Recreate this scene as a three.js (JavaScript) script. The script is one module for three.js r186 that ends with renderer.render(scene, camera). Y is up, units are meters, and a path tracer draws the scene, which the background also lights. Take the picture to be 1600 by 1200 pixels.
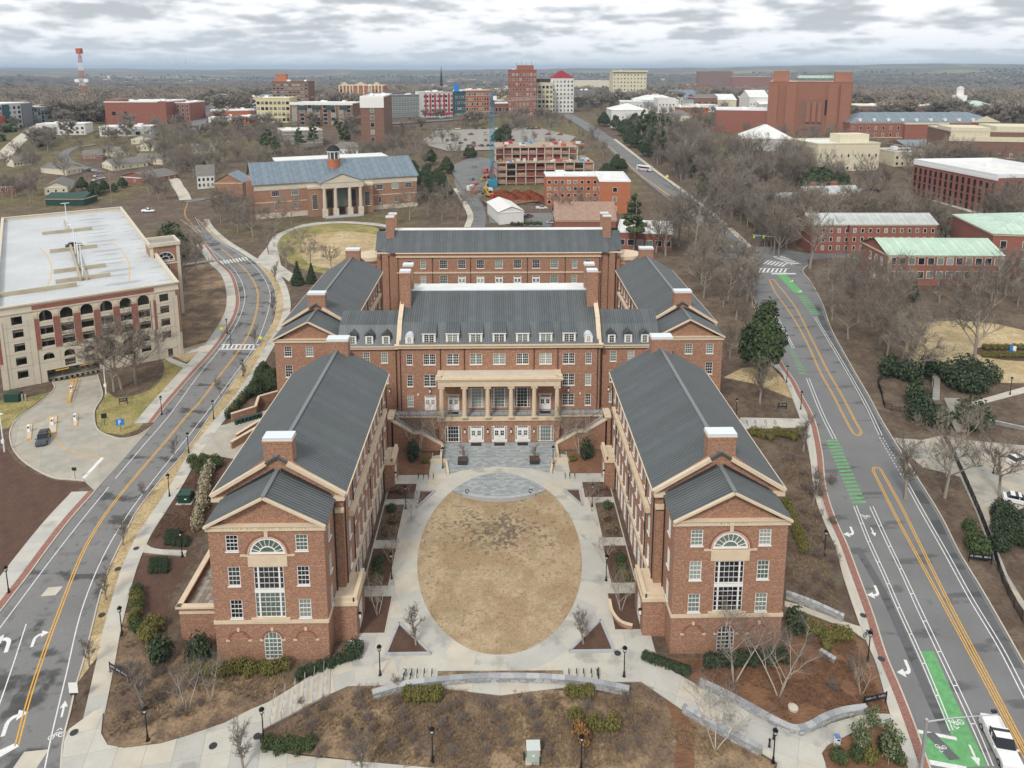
import * as THREE from 'three';
import { mergeGeometries } from 'three/addons/utils/BufferGeometryUtils.js';

// ---------- camera, sky, sun, exposure ----------
const scene = new THREE.Scene();
const CH = 70, FPX = 1139, CX = 800, CY = 308, PITCH = Math.atan(200 / FPX), YAW = 0.0185;
const camera = new THREE.PerspectiveCamera(2 * Math.atan(600 / FPX) * 180 / Math.PI, 4 / 3, 0.5, 30000);
camera.position.set(0, CH, 0);
camera.rotation.order = 'YXZ';
camera.rotation.set(-PITCH, -YAW, 0);
camera.setViewOffset(1600, 1200, 0, 292, 1600, 1200);   // shift lens: verticals stay nearly upright
scene.add(camera);
const renderer = new THREE.WebGLRenderer({ antialias: true });
renderer.setSize(1024, 768);
renderer.toneMapping = THREE.LinearToneMapping;
renderer.toneMappingExposure = 1.6;
renderer.shadowMap.enabled = true;

// seeded random numbers and tileable noise
function rng(s) { return () => { s = (s + 0x6d2b79f5) | 0; let t = Math.imul(s ^ (s >>> 15), 1 | s); t = (t + Math.imul(t ^ (t >>> 7), 61 | t)) ^ t; return ((t ^ (t >>> 14)) >>> 0) / 4294967296; }; }
const hash = (x, y, s) => { let h = Math.imul(x, 374761393) ^ Math.imul(y, 668265263) ^ Math.imul(s, 1274126177); h = Math.imul(h ^ (h >>> 13), 1274126177); return ((h ^ (h >>> 16)) >>> 0) / 4294967296; };
const mod = (a, n) => ((a % n) + n) % n, sm = (t) => t * t * (3 - 2 * t), lerp = (a, b, t) => a + (b - a) * t;
const clamp = (x, a = 0, b = 1) => Math.min(b, Math.max(a, x)), step = (a, b, x) => sm(clamp((x - a) / (b - a)));
function vnoise(x, y, per, s) {
  const xi = Math.floor(x), yi = Math.floor(y), fx = sm(x - xi), fy = sm(y - yi), a = (i, j) => hash(per ? mod(i, per) : i, per ? mod(j, per) : j, s);
  return lerp(lerp(a(xi, yi), a(xi + 1, yi), fx), lerp(a(xi, yi + 1), a(xi + 1, yi + 1), fx), fy);
}
function fbm(x, y, per, oct, s) { let v = 0, a = 0.5, t = 0; for (let i = 0; i < oct; i++) { v += a * vnoise(x, y, per, s + i * 17); t += a; a *= 0.52; x *= 2; y *= 2; per *= 2; } return v / t; }

// overcast sky: a sheet of broken stratus seen in perspective, pale blue-grey towards the horizon
{
  const W = 4096, Hh = 2048, d = new Float32Array(W * Hh * 4);
  for (let j = 0; j < Hh; j++) {
    const el = ((j + 0.5) / Hh - 0.5) * Math.PI, fine = el > -0.02 && el < 0.3 ? 1 : 8; if (fine > 1 && j % 8 && el > 0.3) { d.copyWithin(j * W * 4, (j - 1) * W * 4, j * W * 4); continue; }
    for (let i = 0; i < W; i += fine) {
      let r = 0.30, g = 0.32, b = 0.33;
      if (el > -0.02) {
        const az = ((i + 0.5) / W - 0.5) * 2 * Math.PI, y = Math.sin(Math.max(el, 0)) + 0.15, k = Math.cos(el) / y, x = Math.cos(az) * k, z = Math.sin(az) * k;
        const w = fbm(x * 1.4 + 70, z * 1.4 + 70, 0, 3, 15), n = fbm(x * 2.3 + w * 1.6 + 40, z * 2.3 + w + 40, 0, 6, 5), m = fbm(x * 7.5 + 9, z * 7.5 + 9, 0, 5, 31);
        let c = step(0.38, 0.60, n * 0.6 + m * 0.4); const hor = Math.exp(-Math.max(el, 0) / 0.02), up = clamp(el / 1.57);
        c = lerp(c, 0.6, hor * 0.8); const L = lerp(0.38, 0.70, c) * lerp(1, 1.2, up), blue = 1 - c;
        r = lerp(L * (1 - 0.09 * blue), 0.44, hor * 0.7); g = lerp(L * (1 - 0.03 * blue), 0.52, hor * 0.7); b = lerp(L * 1.02, 0.60, hor * 0.7);
      }
      for (let q = 0; q < fine; q++) { const o = (j * W + i + q) * 4; d[o] = r; d[o + 1] = g; d[o + 2] = b; d[o + 3] = 1; }
    }
  }
  const sky = new THREE.DataTexture(d, W, Hh, THREE.RGBAFormat, THREE.FloatType);
  sky.mapping = THREE.EquirectangularReflectionMapping; sky.magFilter = THREE.LinearFilter; sky.needsUpdate = true;
  scene.background = sky; scene.environment = sky;
}
const sun = new THREE.DirectionalLight(new THREE.Color(1, 0.95, 0.87), 1.5);
sun.position.set(-70, 190, 60); sun.target.position.set(0, 0, -110);
sun.castShadow = true; sun.shadow.radius = 20; sun.shadow.mapSize.set(2048, 2048);
Object.assign(sun.shadow.camera, { left: -250, right: 250, top: 300, bottom: -300, near: 1, far: 900 });
scene.add(sun); scene.add(sun.target);
scene.fog = new THREE.FogExp2(new THREE.Color(0.58, 0.74, 0.92), 0.00009);

// ---------- ground height and picture rays ----------
const V = (x, y, z) => new THREE.Vector3(x, y, z);
function T(x, z) {                                      // the land: level campus, town on a rise, wooded hills beyond
  if (z > -300 && Math.abs(x) < 260) return 0;
  const d = Math.sqrt(x * x * 0.25 + Math.min(z, 0) ** 2), r = Math.hypot(x, z);
  let h = 24 * step(330, 760, d);
  if (r > 1000) {
    const t = step(1000, 2600, r);
    h = lerp(h, -14, t) + step(1100, 3500, r) * (fbm(x / 900 + 50, z / 900 + 50, 0, 4, 77) - 0.5) * 60;
    const side = step(-0.2, 0.75, x / r);
    h += step(3000, 9500, r) * (lerp(48, 138, side) + (fbm(x / 2600 + 20, z / 2600 + 20, 0, 4, 99) - 0.5) * 110);
    h += step(1400, 2100, r) * step(-0.35, -0.6, x / r) * 26;
  }
  return h;
}
function ray(px, py) {
  const a = px - CX, b = py - CY, h = FPX * Math.cos(PITCH) - b * Math.sin(PITCH), d = FPX * Math.sin(PITCH) + b * Math.cos(PITCH);
  return V(h * Math.sin(YAW) + a * Math.cos(YAW), -d, -h * Math.cos(YAW) + a * Math.sin(YAW)).normalize();
}
function G(px, py, h) {                                 // the point of the ground (or of the level h) that a pixel looks at
  const r = ray(px, py);
  if (h !== undefined) { const t = (CH - h) / -r.y; return V(r.x * t, h, r.z * t); }
  const t0 = CH / -r.y;
  if (r.y < 0 && T(r.x * t0, r.z * t0) === 0 && r.z * t0 > -300) return V(r.x * t0, 0, r.z * t0);
  let t = 200; for (; t < 14000; t *= 1.004) if (CH + r.y * t < T(r.x * t, r.z * t)) break;
  return V(r.x * t, T(r.x * t, r.z * t), r.z * t);
}
const heightAt = (px, py, P) => { const r = ray(px, py), D = Math.hypot(P.x, P.z), d = Math.hypot(r.x, r.z); return CH + r.y / d * D; };
const pxSize = (P, px) => px * Math.hypot(P.x, P.y - CH, P.z) / FPX;

// ---------- names, tags ----------
const taken = new Map();
function numbered(n) { const k = taken.get(n) || 0; taken.set(n, k + 1); return k ? n + '_' + String(k).padStart(3, '0') : n; }
function tag(o, label, category, group) { o.userData.label = label; o.userData.category = category; if (group) o.userData.group = group; return o; }
function thing(name, label, category, p = V(0, 0, 0), turn = 0, group) {
  const o = new THREE.Group(); o.name = numbered(name); o.position.copy(p); o.rotation.y = turn; scene.add(o); return tag(o, label, category, group);
}
function shadow(m) { m.castShadow = m.receiveShadow = true; return m; }
function put(name, geo, mat, parent) {                   // one named mesh; at top level its name is numbered
  const m = shadow(new THREE.Mesh(geo, mat)); m.name = parent ? name : numbered(name); (parent || scene).add(m); return m;
}
function struct(name, geo, mat) { const m = put(name, geo, mat); m.userData.kind = 'structure'; return m; }
function copy(o, p, turn, scale, label, group) {
  const c = o.clone(); c.name = numbered(o.name.replace(/_\d{3}$/, '')); if (p) c.position.copy(p); if (turn !== undefined) c.rotation.y = turn;
  if (scale) { if (scale.isVector3) c.scale.copy(scale); else c.scale.setScalar(scale); }
  c.userData = { ...o.userData }; if (label) c.userData.label = label; if (group) c.userData.group = group; scene.add(c); return c;
}

// ---------- mesh builder: flat faces with uv in metres ----------
const UPV = V(0, 1, 0);
class MB {
  constructor() { this.p = []; this.n = []; this.u = []; this.c = null; }
  vert(p, n, u, v) { this.p.push(p.x, p.y, p.z); this.n.push(n.x, n.y, n.z); this.u.push(u, v); }
  tri(a, b, c, n) {
    n = n || V().crossVectors(V().subVectors(b, a), V().subVectors(c, a)).normalize();
    let t = Math.abs(n.y) > 0.98 ? V(1, 0, 0) : V().crossVectors(UPV, n).normalize(); const s = V().crossVectors(n, t);
    for (const p of [a, b, c]) this.vert(p, n, p.dot(t), p.dot(s));
    return this;
  }
  quad(a, b, c, d) { this.tri(a, b, c); return this.tri(a, c, d); }
  poly(pts) { for (let i = 1; i < pts.length - 1; i++) this.tri(pts[0], pts[i], pts[i + 1]); return this; }
  box(x, y, z, w, h, d, turn = 0, skipBottom) {          // x, z centre; y bottom
    const c = Math.cos(turn), s = Math.sin(turn), P = (a, b, e) => V(x + a * w / 2 * c + e * d / 2 * s, y + b * h, z - a * w / 2 * s + e * d / 2 * c);
    this.quad(P(-1, 0, 1), P(1, 0, 1), P(1, 1, 1), P(-1, 1, 1)).quad(P(1, 0, -1), P(-1, 0, -1), P(-1, 1, -1), P(1, 1, -1));
    this.quad(P(1, 0, 1), P(1, 0, -1), P(1, 1, -1), P(1, 1, 1)).quad(P(-1, 0, -1), P(-1, 0, 1), P(-1, 1, 1), P(-1, 1, -1));
    this.quad(P(-1, 1, 1), P(1, 1, 1), P(1, 1, -1), P(-1, 1, -1));
    return skipBottom ? this : this.quad(P(-1, 0, -1), P(1, 0, -1), P(1, 0, 1), P(-1, 0, 1));
  }
  bar(a, b, w, h = w) {                                  // a beam from a to b
    const d = V().subVectors(b, a), l = d.length(); if (l < 1e-6) return this; d.divideScalar(l);
    const s = Math.abs(d.y) > 0.99 ? V(1, 0, 0) : V().crossVectors(d, UPV).normalize(), t = V().crossVectors(s, d);
    const P = (e, i, j) => V().copy(e).addScaledVector(s, i * w / 2).addScaledVector(t, j * h / 2);
    const A = [P(a, -1, -1), P(a, 1, -1), P(a, 1, 1), P(a, -1, 1)], B = [P(b, -1, -1), P(b, 1, -1), P(b, 1, 1), P(b, -1, 1)];
    for (let i = 0; i < 4; i++) { const j = (i + 1) % 4; this.quad(A[i], A[j], B[j], B[i]); }
    return this.quad(A[3], A[2], A[1], A[0]).quad(B[0], B[1], B[2], B[3]);
  }
  tube(pts, rad, sides, cap) {                           // a round limb through pts with radius rad[i]
    const rings = pts.map((p, i) => {
      const d = V().subVectors(pts[Math.min(i + 1, pts.length - 1)], pts[Math.max(i - 1, 0)]).normalize();
      const s = Math.abs(d.y) > 0.95 ? V(1, 0, 0).addScaledVector(d, -d.x).normalize() : V().crossVectors(d, UPV).normalize(), t = V().crossVectors(s, d), r = [];
      for (let k = 0; k < sides; k++) { const a = k / sides * 2 * Math.PI, n = V().addScaledVector(s, Math.cos(a)).addScaledVector(t, Math.sin(a)); r.push([V().copy(p).addScaledVector(n, rad[i]), n]); }
      return r;
    });
    for (let i = 0; i < rings.length - 1; i++) for (let k = 0; k < sides; k++) {
      const a = rings[i][k], b = rings[i][(k + 1) % sides], c = rings[i + 1][(k + 1) % sides], d = rings[i + 1][k];
      for (const [q, u, v] of [[a, 0, 0], [c, 1, 1], [b, 1, 0], [a, 0, 0], [d, 0, 1], [c, 1, 1]]) this.vert(q[0], q[1], (k + u) * 0.3, (i + v) * 0.5);
    }
    if (cap) for (const [r, o] of [[rings[0], 0], [rings[rings.length - 1], 1]]) for (let k = 1; k < sides - 1; k++) o ? this.tri(r[0][0], r[k + 1][0], r[k][0]) : this.tri(r[0][0], r[k][0], r[k + 1][0]);
    return this;
  }
  cyl(x, y, z, r0, r1, h, sides = 12) { return this.tube([V(x, y, z), V(x, y + h, z)], [r0, r1], sides, true); }
  lathe(x, y, z, prof, sides = 14) { return this.tube(prof.map((q) => V(x, y + q[1], z)), prof.map((q) => q[0]), sides, true); }
  // wall in the plane through o along unit u, with outline and holes in (u, v) metres; reveals go `deep` inward
  wall(o, u, outline, holes = [], deep = 0.16) {
    const nrm = V().crossVectors(u, UPV), M = (q, k = 0) => V(o.x + u.x * q.x - nrm.x * k, o.y + q.y, o.z + u.z * q.x - nrm.z * k);
    const ct = outline.map((q) => new THREE.Vector2(q[0], q[1])), hs = holes.map((h) => h.map((q) => new THREE.Vector2(q[0], q[1])));
    if (THREE.ShapeUtils.isClockWise(ct)) ct.reverse();
    for (const h of hs) if (!THREE.ShapeUtils.isClockWise(h)) h.reverse();
    const all = ct.concat(...hs);
    for (const f of THREE.ShapeUtils.triangulateShape(ct, hs)) this.tri(M(all[f[0]]), M(all[f[1]]), M(all[f[2]]), nrm);
    for (const h of hs) for (let i = 0; i < h.length; i++) { const a = h[i], b = h[(i + 1) % h.length]; this.quad(M(a), M(b), M(b, deep), M(a, deep)); }
    return this;
  }
  geo() {
    const g = new THREE.BufferGeometry();
    g.setAttribute('position', new THREE.Float32BufferAttribute(this.p, 3)); g.setAttribute('normal', new THREE.Float32BufferAttribute(this.n, 3)); g.setAttribute('uv', new THREE.Float32BufferAttribute(this.u, 2));
    if (this.c) g.setAttribute('color', new THREE.Float32BufferAttribute(this.c, 3));
    return g;
  }
  to(name, mat, parent) { return put(name, this.geo(), mat, parent); }
}
const rect = (u, v, w, h) => [[u - w / 2, v], [u + w / 2, v], [u + w / 2, v + h], [u - w / 2, v + h]];            // u centre, v bottom
const arch = (u, v, w, h, n = 8) => { const r = w / 2, o = [[u - r, v], [u + r, v]]; for (let i = 0; i <= n; i++) { const a = Math.PI * i / n; o.push([u + r * Math.cos(a), v + h - r + r * Math.sin(a)]); } return o; };

// ---------- materials ----------
const enc = (x) => Math.round(255 * clamp(x <= 0.0031308 ? 12.92 * x : 1.055 * Math.pow(x, 1 / 2.4) - 0.055));
function tex(size, metres, fn) {                          // fn(u, v) gives linear colour, tiled every `metres`
  const d = new Uint8Array(size * size * 4);
  for (let j = 0; j < size; j++) for (let i = 0; i < size; i++) { const c = fn((i + 0.5) / size, (j + 0.5) / size), o = (j * size + i) * 4; d[o] = enc(c[0]); d[o + 1] = enc(c[1]); d[o + 2] = enc(c[2]); d[o + 3] = 255; }
  const t = new THREE.DataTexture(d, size, size); t.colorSpace = THREE.SRGBColorSpace; t.magFilter = THREE.LinearFilter; t.wrapS = t.wrapT = THREE.RepeatWrapping;
  const m = Array.isArray(metres) ? metres : [metres, metres]; t.repeat.set(1 / m[0], 1 / m[1]); t.needsUpdate = true; return t;
}
const col = (r, g, b) => new THREE.Color().setRGB(r, g, b);
const M = (r, g, b, rough = 0.8, o = {}) => new THREE.MeshStandardMaterial({ color: col(r, g, b), roughness: rough, side: THREE.DoubleSide, ...o });
const MT = (t, rough = 0.9, o = {}) => new THREE.MeshStandardMaterial({ map: t, roughness: rough, side: THREE.DoubleSide, ...o });
const mul = (c, k) => [c[0] * k, c[1] * k, c[2] * k], mix3 = (a, b, t) => [lerp(a[0], b[0], t), lerp(a[1], b[1], t), lerp(a[2], b[2], t)];
function brickTex(pal, mortar, seed) {
  const nb = 24, nc = 64;                                 // 4.8 m x 4.8 m of 200 x 75 mm courses
  return tex(1024, 4.8, (u, v) => {
    const row = Math.floor(v * nc), fx = u * nb + (row % 2) * 0.5, cxi = mod(Math.floor(fx), nb), a = fx - Math.floor(fx), b = v * nc - row;
    if (b < 0.11 || a < 0.045) return mortar;
    const h = hash(cxi, row, seed), c = pal[Math.floor(h * pal.length)], w = 0.86 + 0.28 * hash(cxi, row, seed + 1), rowT = 0.84 + 0.2 * hash(3, row, seed + 2) + 0.12 * hash(cxi >> 1, row, seed + 5), p = 0.9 + 0.2 * fbm(u * 6, v * 6, 6, 3, seed);
    return mul(c, w * rowT * p);
  });
}
const MAT = {};
MAT.brick = MT(brickTex([[0.34, 0.16, 0.093], [0.375, 0.185, 0.108], [0.295, 0.135, 0.083], [0.42, 0.23, 0.135], [0.22, 0.11, 0.08], [0.27, 0.145, 0.11]], [0.39, 0.29, 0.21], 3), 0.92);
MAT.brickRed = MT(brickTex([[0.27, 0.088, 0.058], [0.30, 0.10, 0.065], [0.23, 0.075, 0.052]], [0.30, 0.19, 0.15], 8), 0.92);
MAT.brickOrange = MT(brickTex([[0.42, 0.13, 0.055], [0.46, 0.15, 0.065], [0.38, 0.115, 0.05]], [0.42, 0.24, 0.15], 11), 0.92);
MAT.brickBrown = MT(brickTex([[0.21, 0.105, 0.072], [0.24, 0.12, 0.08], [0.17, 0.085, 0.06]], [0.24, 0.17, 0.13], 15), 0.92);
MAT.stone = MT(tex(512, 6, (u, v) => { const n = fbm(u * 8, v * 8, 8, 5, 21), m = fbm(u * 40, v * 40, 40, 2, 22); return mul([0.64, 0.52, 0.375], 0.86 + 0.2 * n + 0.08 * m); }), 0.88);
MAT.precast = MT(tex(1024, 8, (u, v) => { const n = fbm(u * 6, v * 6, 6, 5, 24), s = fbm(u * 60, v * 3, 3, 3, 25); return mul([0.63, 0.565, 0.455], 0.82 + 0.2 * n + 0.12 * (s - 0.5)); }), 0.9);
MAT.white = M(0.80, 0.79, 0.76, 0.5);
MAT.whiteMetal = M(0.78, 0.80, 0.82, 0.4);
MAT.capMetal = M(0.72, 0.77, 0.82, 0.38, { metalness: 0.2 });
MAT.membrane = MT(tex(512, 30, (u, v) => { const n = fbm(u * 7, v * 7, 7, 6, 28); return mul([0.74, 0.74, 0.71], 0.78 + 0.3 * n); }), 0.8);
const seamTex = (c, s) => tex(512, [9, 9], (u, v) => { const p = Math.floor(u * 20), n = fbm(u * 5, v * 5, 5, 4, s), k = 0.84 + 0.26 * hash(p, 1, s), q = fbm(u * 40, v * 4, 4, 3, s + 3); return mul(c, k * (0.7 + 0.4 * n + 0.25 * q)); });
MAT.roof = MT(seamTex([0.090, 0.101, 0.106], 33), 0.45, { metalness: 0.2 });
MAT.seam = M(0.17, 0.185, 0.192, 0.5);
MAT.roofBlue = MT(seamTex([0.175, 0.225, 0.265], 36), 0.45, { metalness: 0.25 });
MAT.roofPale = MT(seamTex([0.40, 0.42, 0.41], 37), 0.6);
MAT.roofGreen = MT(seamTex([0.44, 0.575, 0.47], 39), 0.6);
MAT.seamGreen = M(0.50, 0.63, 0.53, 0.6);
const shing = (c, s) => tex(512, 6, (u, v) => { const r = Math.floor(v * 24), q = mod(Math.floor(u * 14 + hash(r, 2, s) * 14), 14), n = fbm(u * 5, v * 5, 5, 4, s); return mul(c, (0.8 + 0.3 * hash(q, r, s)) * (0.85 + 0.3 * n)); });
MAT.shingle = MT(shing([0.185, 0.17, 0.15], 41), 0.95);
MAT.shingleTan = MT(shing([0.34, 0.225, 0.17], 44), 0.95);
MAT.shingleRed = MT(shing([0.24, 0.02, 0.025], 47), 0.9);
MAT.concrete = MT(tex(768, 14, (u, v) => { const n = fbm(u * 7, v * 7, 7, 6, 51), m = fbm(u * 90, v * 90, 90, 2, 52), st = fbm(u * 4 + 3, v * 4, 4, 5, 53); const k = 0.86 + 0.2 * n + 0.1 * (m - 0.5) - 0.22 * step(0.62, 0.75, st); return mul([0.49, 0.475, 0.43], k); }), 0.92);
MAT.concreteWarm = MT(tex(512, 10, (u, v) => { const n = fbm(u * 6, v * 6, 6, 6, 56); return mul([0.53, 0.485, 0.40], 0.8 + 0.32 * n); }), 0.92);
MAT.concreteDark = MT(tex(512, 10, (u, v) => { const n = fbm(u * 6, v * 6, 6, 6, 57); return mul([0.30, 0.285, 0.25], 0.75 + 0.4 * n); }), 0.92);
MAT.granite = MT(tex(512, 3, (u, v) => { const n = fbm(u * 30, v * 30, 30, 3, 58), m = fbm(u * 5, v * 5, 5, 4, 59); return mul([0.40, 0.41, 0.42], 0.7 + 0.35 * n + 0.2 * m); }), 0.85);
const asph = (c, s) => tex(640, 24, (u, v) => {
  const n = fbm(u * 5, v * 5, 5, 5, s), m = fbm(u * 120, v * 120, 120, 2, s + 1), w = fbm(u * 3 + 0.7 * fbm(u * 9, v * 9, 9, 3, s + 2), v * 9, 3, 5, s + 3);
  return mul(c, (0.78 + 0.3 * n + 0.12 * m) * lerp(1, 0.62, step(0.60, 0.70, w)));
});
MAT.asphalt = MT(asph([0.17, 0.17, 0.17], 61), 0.9);
MAT.asphaltDark = MT(asph([0.11, 0.113, 0.115], 66), 0.85);
MAT.asphaltWorn = MT(tex(1024, 31, (u, v) => { const n = fbm(u * 5, v * 5, 5, 5, 261), m = fbm(u * 120, v * 120, 120, 2, 262), w = fbm(u * 6 + 0.8 * fbm(u * 9, v * 9, 9, 3, 263), v * 10, 6, 5, 264), q = fbm(u * 28, v * 28, 28, 3, 265); return mul([0.19, 0.188, 0.185], (0.78 + 0.3 * n + 0.12 * m) * lerp(1, 0.42, step(0.52, 0.64, w * 0.8 + q * 0.2)) * lerp(1, 0.8, step(0.58, 0.7, q))); }), 0.9);
MAT.brickPath = MT(tex(256, 2, (u, v) => { const r = Math.floor(v * 20), q = mod(Math.floor(u * 10 + (r % 2) * 0.5), 10); return mul([0.28, 0.135, 0.105], 0.75 + 0.5 * hash(q, r, 71)); }), 0.9);
MAT.slate = MT(tex(512, 8, (u, v) => { const r = Math.floor(v * 16), o = hash(r, 5, 73), q = mod(Math.floor(u * 9 + o * 9), 9), a = (u * 9 + o * 9) % 1, b = (v * 16) % 1; if (a < 0.03 || b < 0.05) return [0.20, 0.21, 0.21]; const h = hash(q, r, 74); return mul([0.315, 0.345, 0.35], (0.78 + 0.4 * h) * (0.85 + 0.3 * fbm(u * 8, v * 8, 8, 4, 75))); }), 0.7);
MAT.paintWhite = MT(tex(256, 3, (u, v) => mul([0.72, 0.72, 0.70], 0.75 + 0.4 * fbm(u * 20, v * 20, 20, 3, 78))), 0.8);
MAT.paintYellow = MT(tex(256, 3, (u, v) => mul([0.72, 0.38, 0.04], 0.7 + 0.5 * fbm(u * 20, v * 20, 20, 3, 79))), 0.8);
MAT.paintGreen = MT(tex(256, 6, (u, v) => mul([0.13, 0.36, 0.14], 0.7 + 0.5 * fbm(u * 14, v * 14, 14, 4, 80))), 0.8);
MAT.black = M(0.012, 0.013, 0.018, 0.45);
MAT.dark = M(0.03, 0.032, 0.035, 0.6);
MAT.rubber = M(0.02, 0.02, 0.02, 0.9);
MAT.steel = M(0.55, 0.56, 0.57, 0.4, { metalness: 0.6 });
MAT.green = M(0.012, 0.05, 0.035, 0.5);
MAT.chrome = M(0.6, 0.6, 0.62, 0.25, { metalness: 0.9 });
const glass = (r, g, b) => new THREE.MeshPhysicalMaterial({ color: col(r, g, b), roughness: 0.06, side: THREE.DoubleSide, specularIntensity: 1 });
const PANES = [glass(0.012, 0.014, 0.02), glass(0.02, 0.024, 0.03), glass(0.014, 0.016, 0.022), glass(0.10, 0.135, 0.115), glass(0.20, 0.24, 0.21), glass(0.03, 0.04, 0.04), glass(0.15, 0.19, 0.165), glass(0.30, 0.33, 0.30)];
const wr = rng(4711), somePane = () => PANES[Math.floor(wr() * PANES.length)];
// ---------- the ground ----------
const litter = tex(1024, 17, (u, v) => {
  const n = fbm(u * 6, v * 6, 6, 6, 101), m = fbm(u * 70, v * 70, 70, 3, 102), k = fbm(u * 22, v * 22, 22, 4, 103), f = hash(Math.floor(u * 512), Math.floor(v * 512), 9);
  let c = mix3([0.10, 0.064, 0.044], [0.185, 0.135, 0.09], step(0.35, 0.7, n * 0.6 + k * 0.4)); c = mix3(c, [0.105, 0.09, 0.062], step(0.55, 0.7, k) * 0.6); return mul(c, 0.62 + 0.62 * m + 0.22 * (f - 0.5));
});
const mulchT = tex(512, 7, (u, v) => { const m = fbm(u * 60, v * 60, 60, 3, 111), n = fbm(u * 6, v * 6, 6, 5, 112), f = hash(Math.floor(u * 300), Math.floor(v * 300), 4); return mul(mix3([0.075, 0.04, 0.028], [0.14, 0.075, 0.05], n), 0.55 + 0.6 * m + 0.35 * (f - 0.4)); });
const strawT = tex(512, 8, (u, v) => { const m = fbm(u * 18, v * 90, 18, 3, 121), n = fbm(u * 6, v * 6, 6, 5, 122); return mul(mix3([0.14, 0.066, 0.037], [0.25, 0.13, 0.068], n), 0.5 + 0.85 * m); });
const dryT = (s, a, b, g) => tex(640, 20, (u, v) => { const n = fbm(u * 5, v * 5, 5, 6, s), m = fbm(u * 100, v * 100, 100, 3, s + 1), k = fbm(u * 9, v * 9, 9, 5, s + 2); let c = mix3(a, b, step(0.3, 0.7, n)); c = mix3(c, g, step(0.52, 0.72, k) * 0.7); return mul(c, 0.45 + 1.05 * m); });
MAT.litter = MT(litter, 1, { vertexColors: true });
MAT.mulch = MT(mulchT, 1); MAT.straw = MT(strawT, 1);
MAT.dryGrass = MT(dryT(131, [0.40, 0.295, 0.155], [0.50, 0.395, 0.235], [0.31, 0.25, 0.12]), 1);
MAT.greenGrass = MT(dryT(141, [0.21, 0.19, 0.06], [0.33, 0.265, 0.105], [0.14, 0.16, 0.045]), 1);
MAT.brush = MT(dryT(151, [0.15, 0.10, 0.066], [0.28, 0.195, 0.115], [0.10, 0.068, 0.05]), 1);
{
  const rs = [0, 40, 70, 100, 140, 190, 250]; let r0 = 270; while (r0 < 26000) { rs.push(r0); r0 *= 1.035; }
  const NA = 400, pos = [], colr = [], uv = [], idx = [];
  for (const r of rs) for (let k = 0; k <= NA; k++) {
    const a = (k / NA) * 2 * Math.PI, x = Math.sin(a) * r, z = -Math.cos(a) * r, y = T(x, z);
    pos.push(x, y, z); uv.push(x, -z);
    const n = fbm(x / 60 + 90, z / 60 + 90, 0, 4, 201), f = fbm(x / 420 + 30, z / 420 + 30, 0, 4, 202);
    let c = mix3([0.95, 0.95, 0.95], [1.05, 1.2, 0.75], step(0.45, 0.62, n) * step(280, 330, -z));      // campus litter, winter grass between the trees
    if (r > 900) c = mix3(mix3([0.95, 0.95, 0.9], [0.7, 0.85, 0.6], step(0.42, 0.58, f)), [1.9, 2.2, 1.2], step(0.62, 0.68, fbm(x / 300, z / 300, 0, 3, 205)));      // wood floor and pale fields
    colr.push(...c);
  }
  for (let i = 0; i < rs.length - 1; i++) for (let k = 0; k < NA; k++) { const a = i * (NA + 1) + k, b = a + NA + 1; idx.push(a, a + 1, b, a + 1, b + 1, b); }
  const g = new THREE.BufferGeometry(); g.setAttribute('position', new THREE.Float32BufferAttribute(pos, 3)); g.setAttribute('uv', new THREE.Float32BufferAttribute(uv, 2)); g.setAttribute('color', new THREE.Float32BufferAttribute(colr, 3)); g.setIndex(idx); g.computeVertexNormals();
  struct('terrain', g, MAT.litter);
}
const px2 = (list) => list.map(([x, y]) => G(x, y));
const flat2 = (pts) => pts.map((p) => new THREE.Vector2(p.x, -p.z));
function slabInto(mb, pts, y, low) {                       // pts: world points; a slab with its top at y and sides down to low
  let q = flat2(pts); if (THREE.ShapeUtils.isClockWise(q)) q.reverse();
  const P = (p, h) => V(p.x, h, -p.y);
  for (const f of THREE.ShapeUtils.triangulateShape(q, [])) mb.tri(P(q[f[0]], y), P(q[f[1]], y), P(q[f[2]], y), UPV);
  if (low !== undefined) for (let i = 0; i < q.length; i++) { const a = q[i], b = q[(i + 1) % q.length]; mb.quad(P(a, low), P(b, low), P(b, y), P(a, y)); }
  return mb;
}
const sheet = (name, pts, y, mat) => struct(name, slabInto(new MB(), pts, y).geo(), mat);
const slab = (name, pts, y, mat, low = 0) => struct(name, slabInto(new MB(), pts, y, low).geo(), mat);
const curveOf = (pts, n) => { const c = new THREE.CatmullRomCurve3(pts, false, 'centripetal'); return c.getSpacedPoints(n); };
const smoothPx = (list, n = 90) => curveOf(px2(list), n);
function side(pts, off) { return pts.map((p, i) => { const d = V().subVectors(pts[Math.min(i + 1, pts.length - 1)], pts[Math.max(i - 1, 0)]); d.y = 0; d.normalize(); return V(p.x - d.z * off, p.y, p.z + d.x * off); }); }  // off > 0: right of travel
function ribbonInto(mb, pts, w, y, off = 0) { const a = side(pts, off - w / 2), b = side(pts, off + w / 2); for (let i = 0; i < pts.length - 1; i++) { const L = (p) => V(p.x, p.y + y, p.z); mb.quad(L(a[i]), L(b[i]), L(b[i + 1]), L(a[i + 1])); } return mb; }
const ribbon = (name, pts, w, y, mat, off = 0) => struct(name, ribbonInto(new MB(), pts, w, y, off).geo(), mat);
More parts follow.
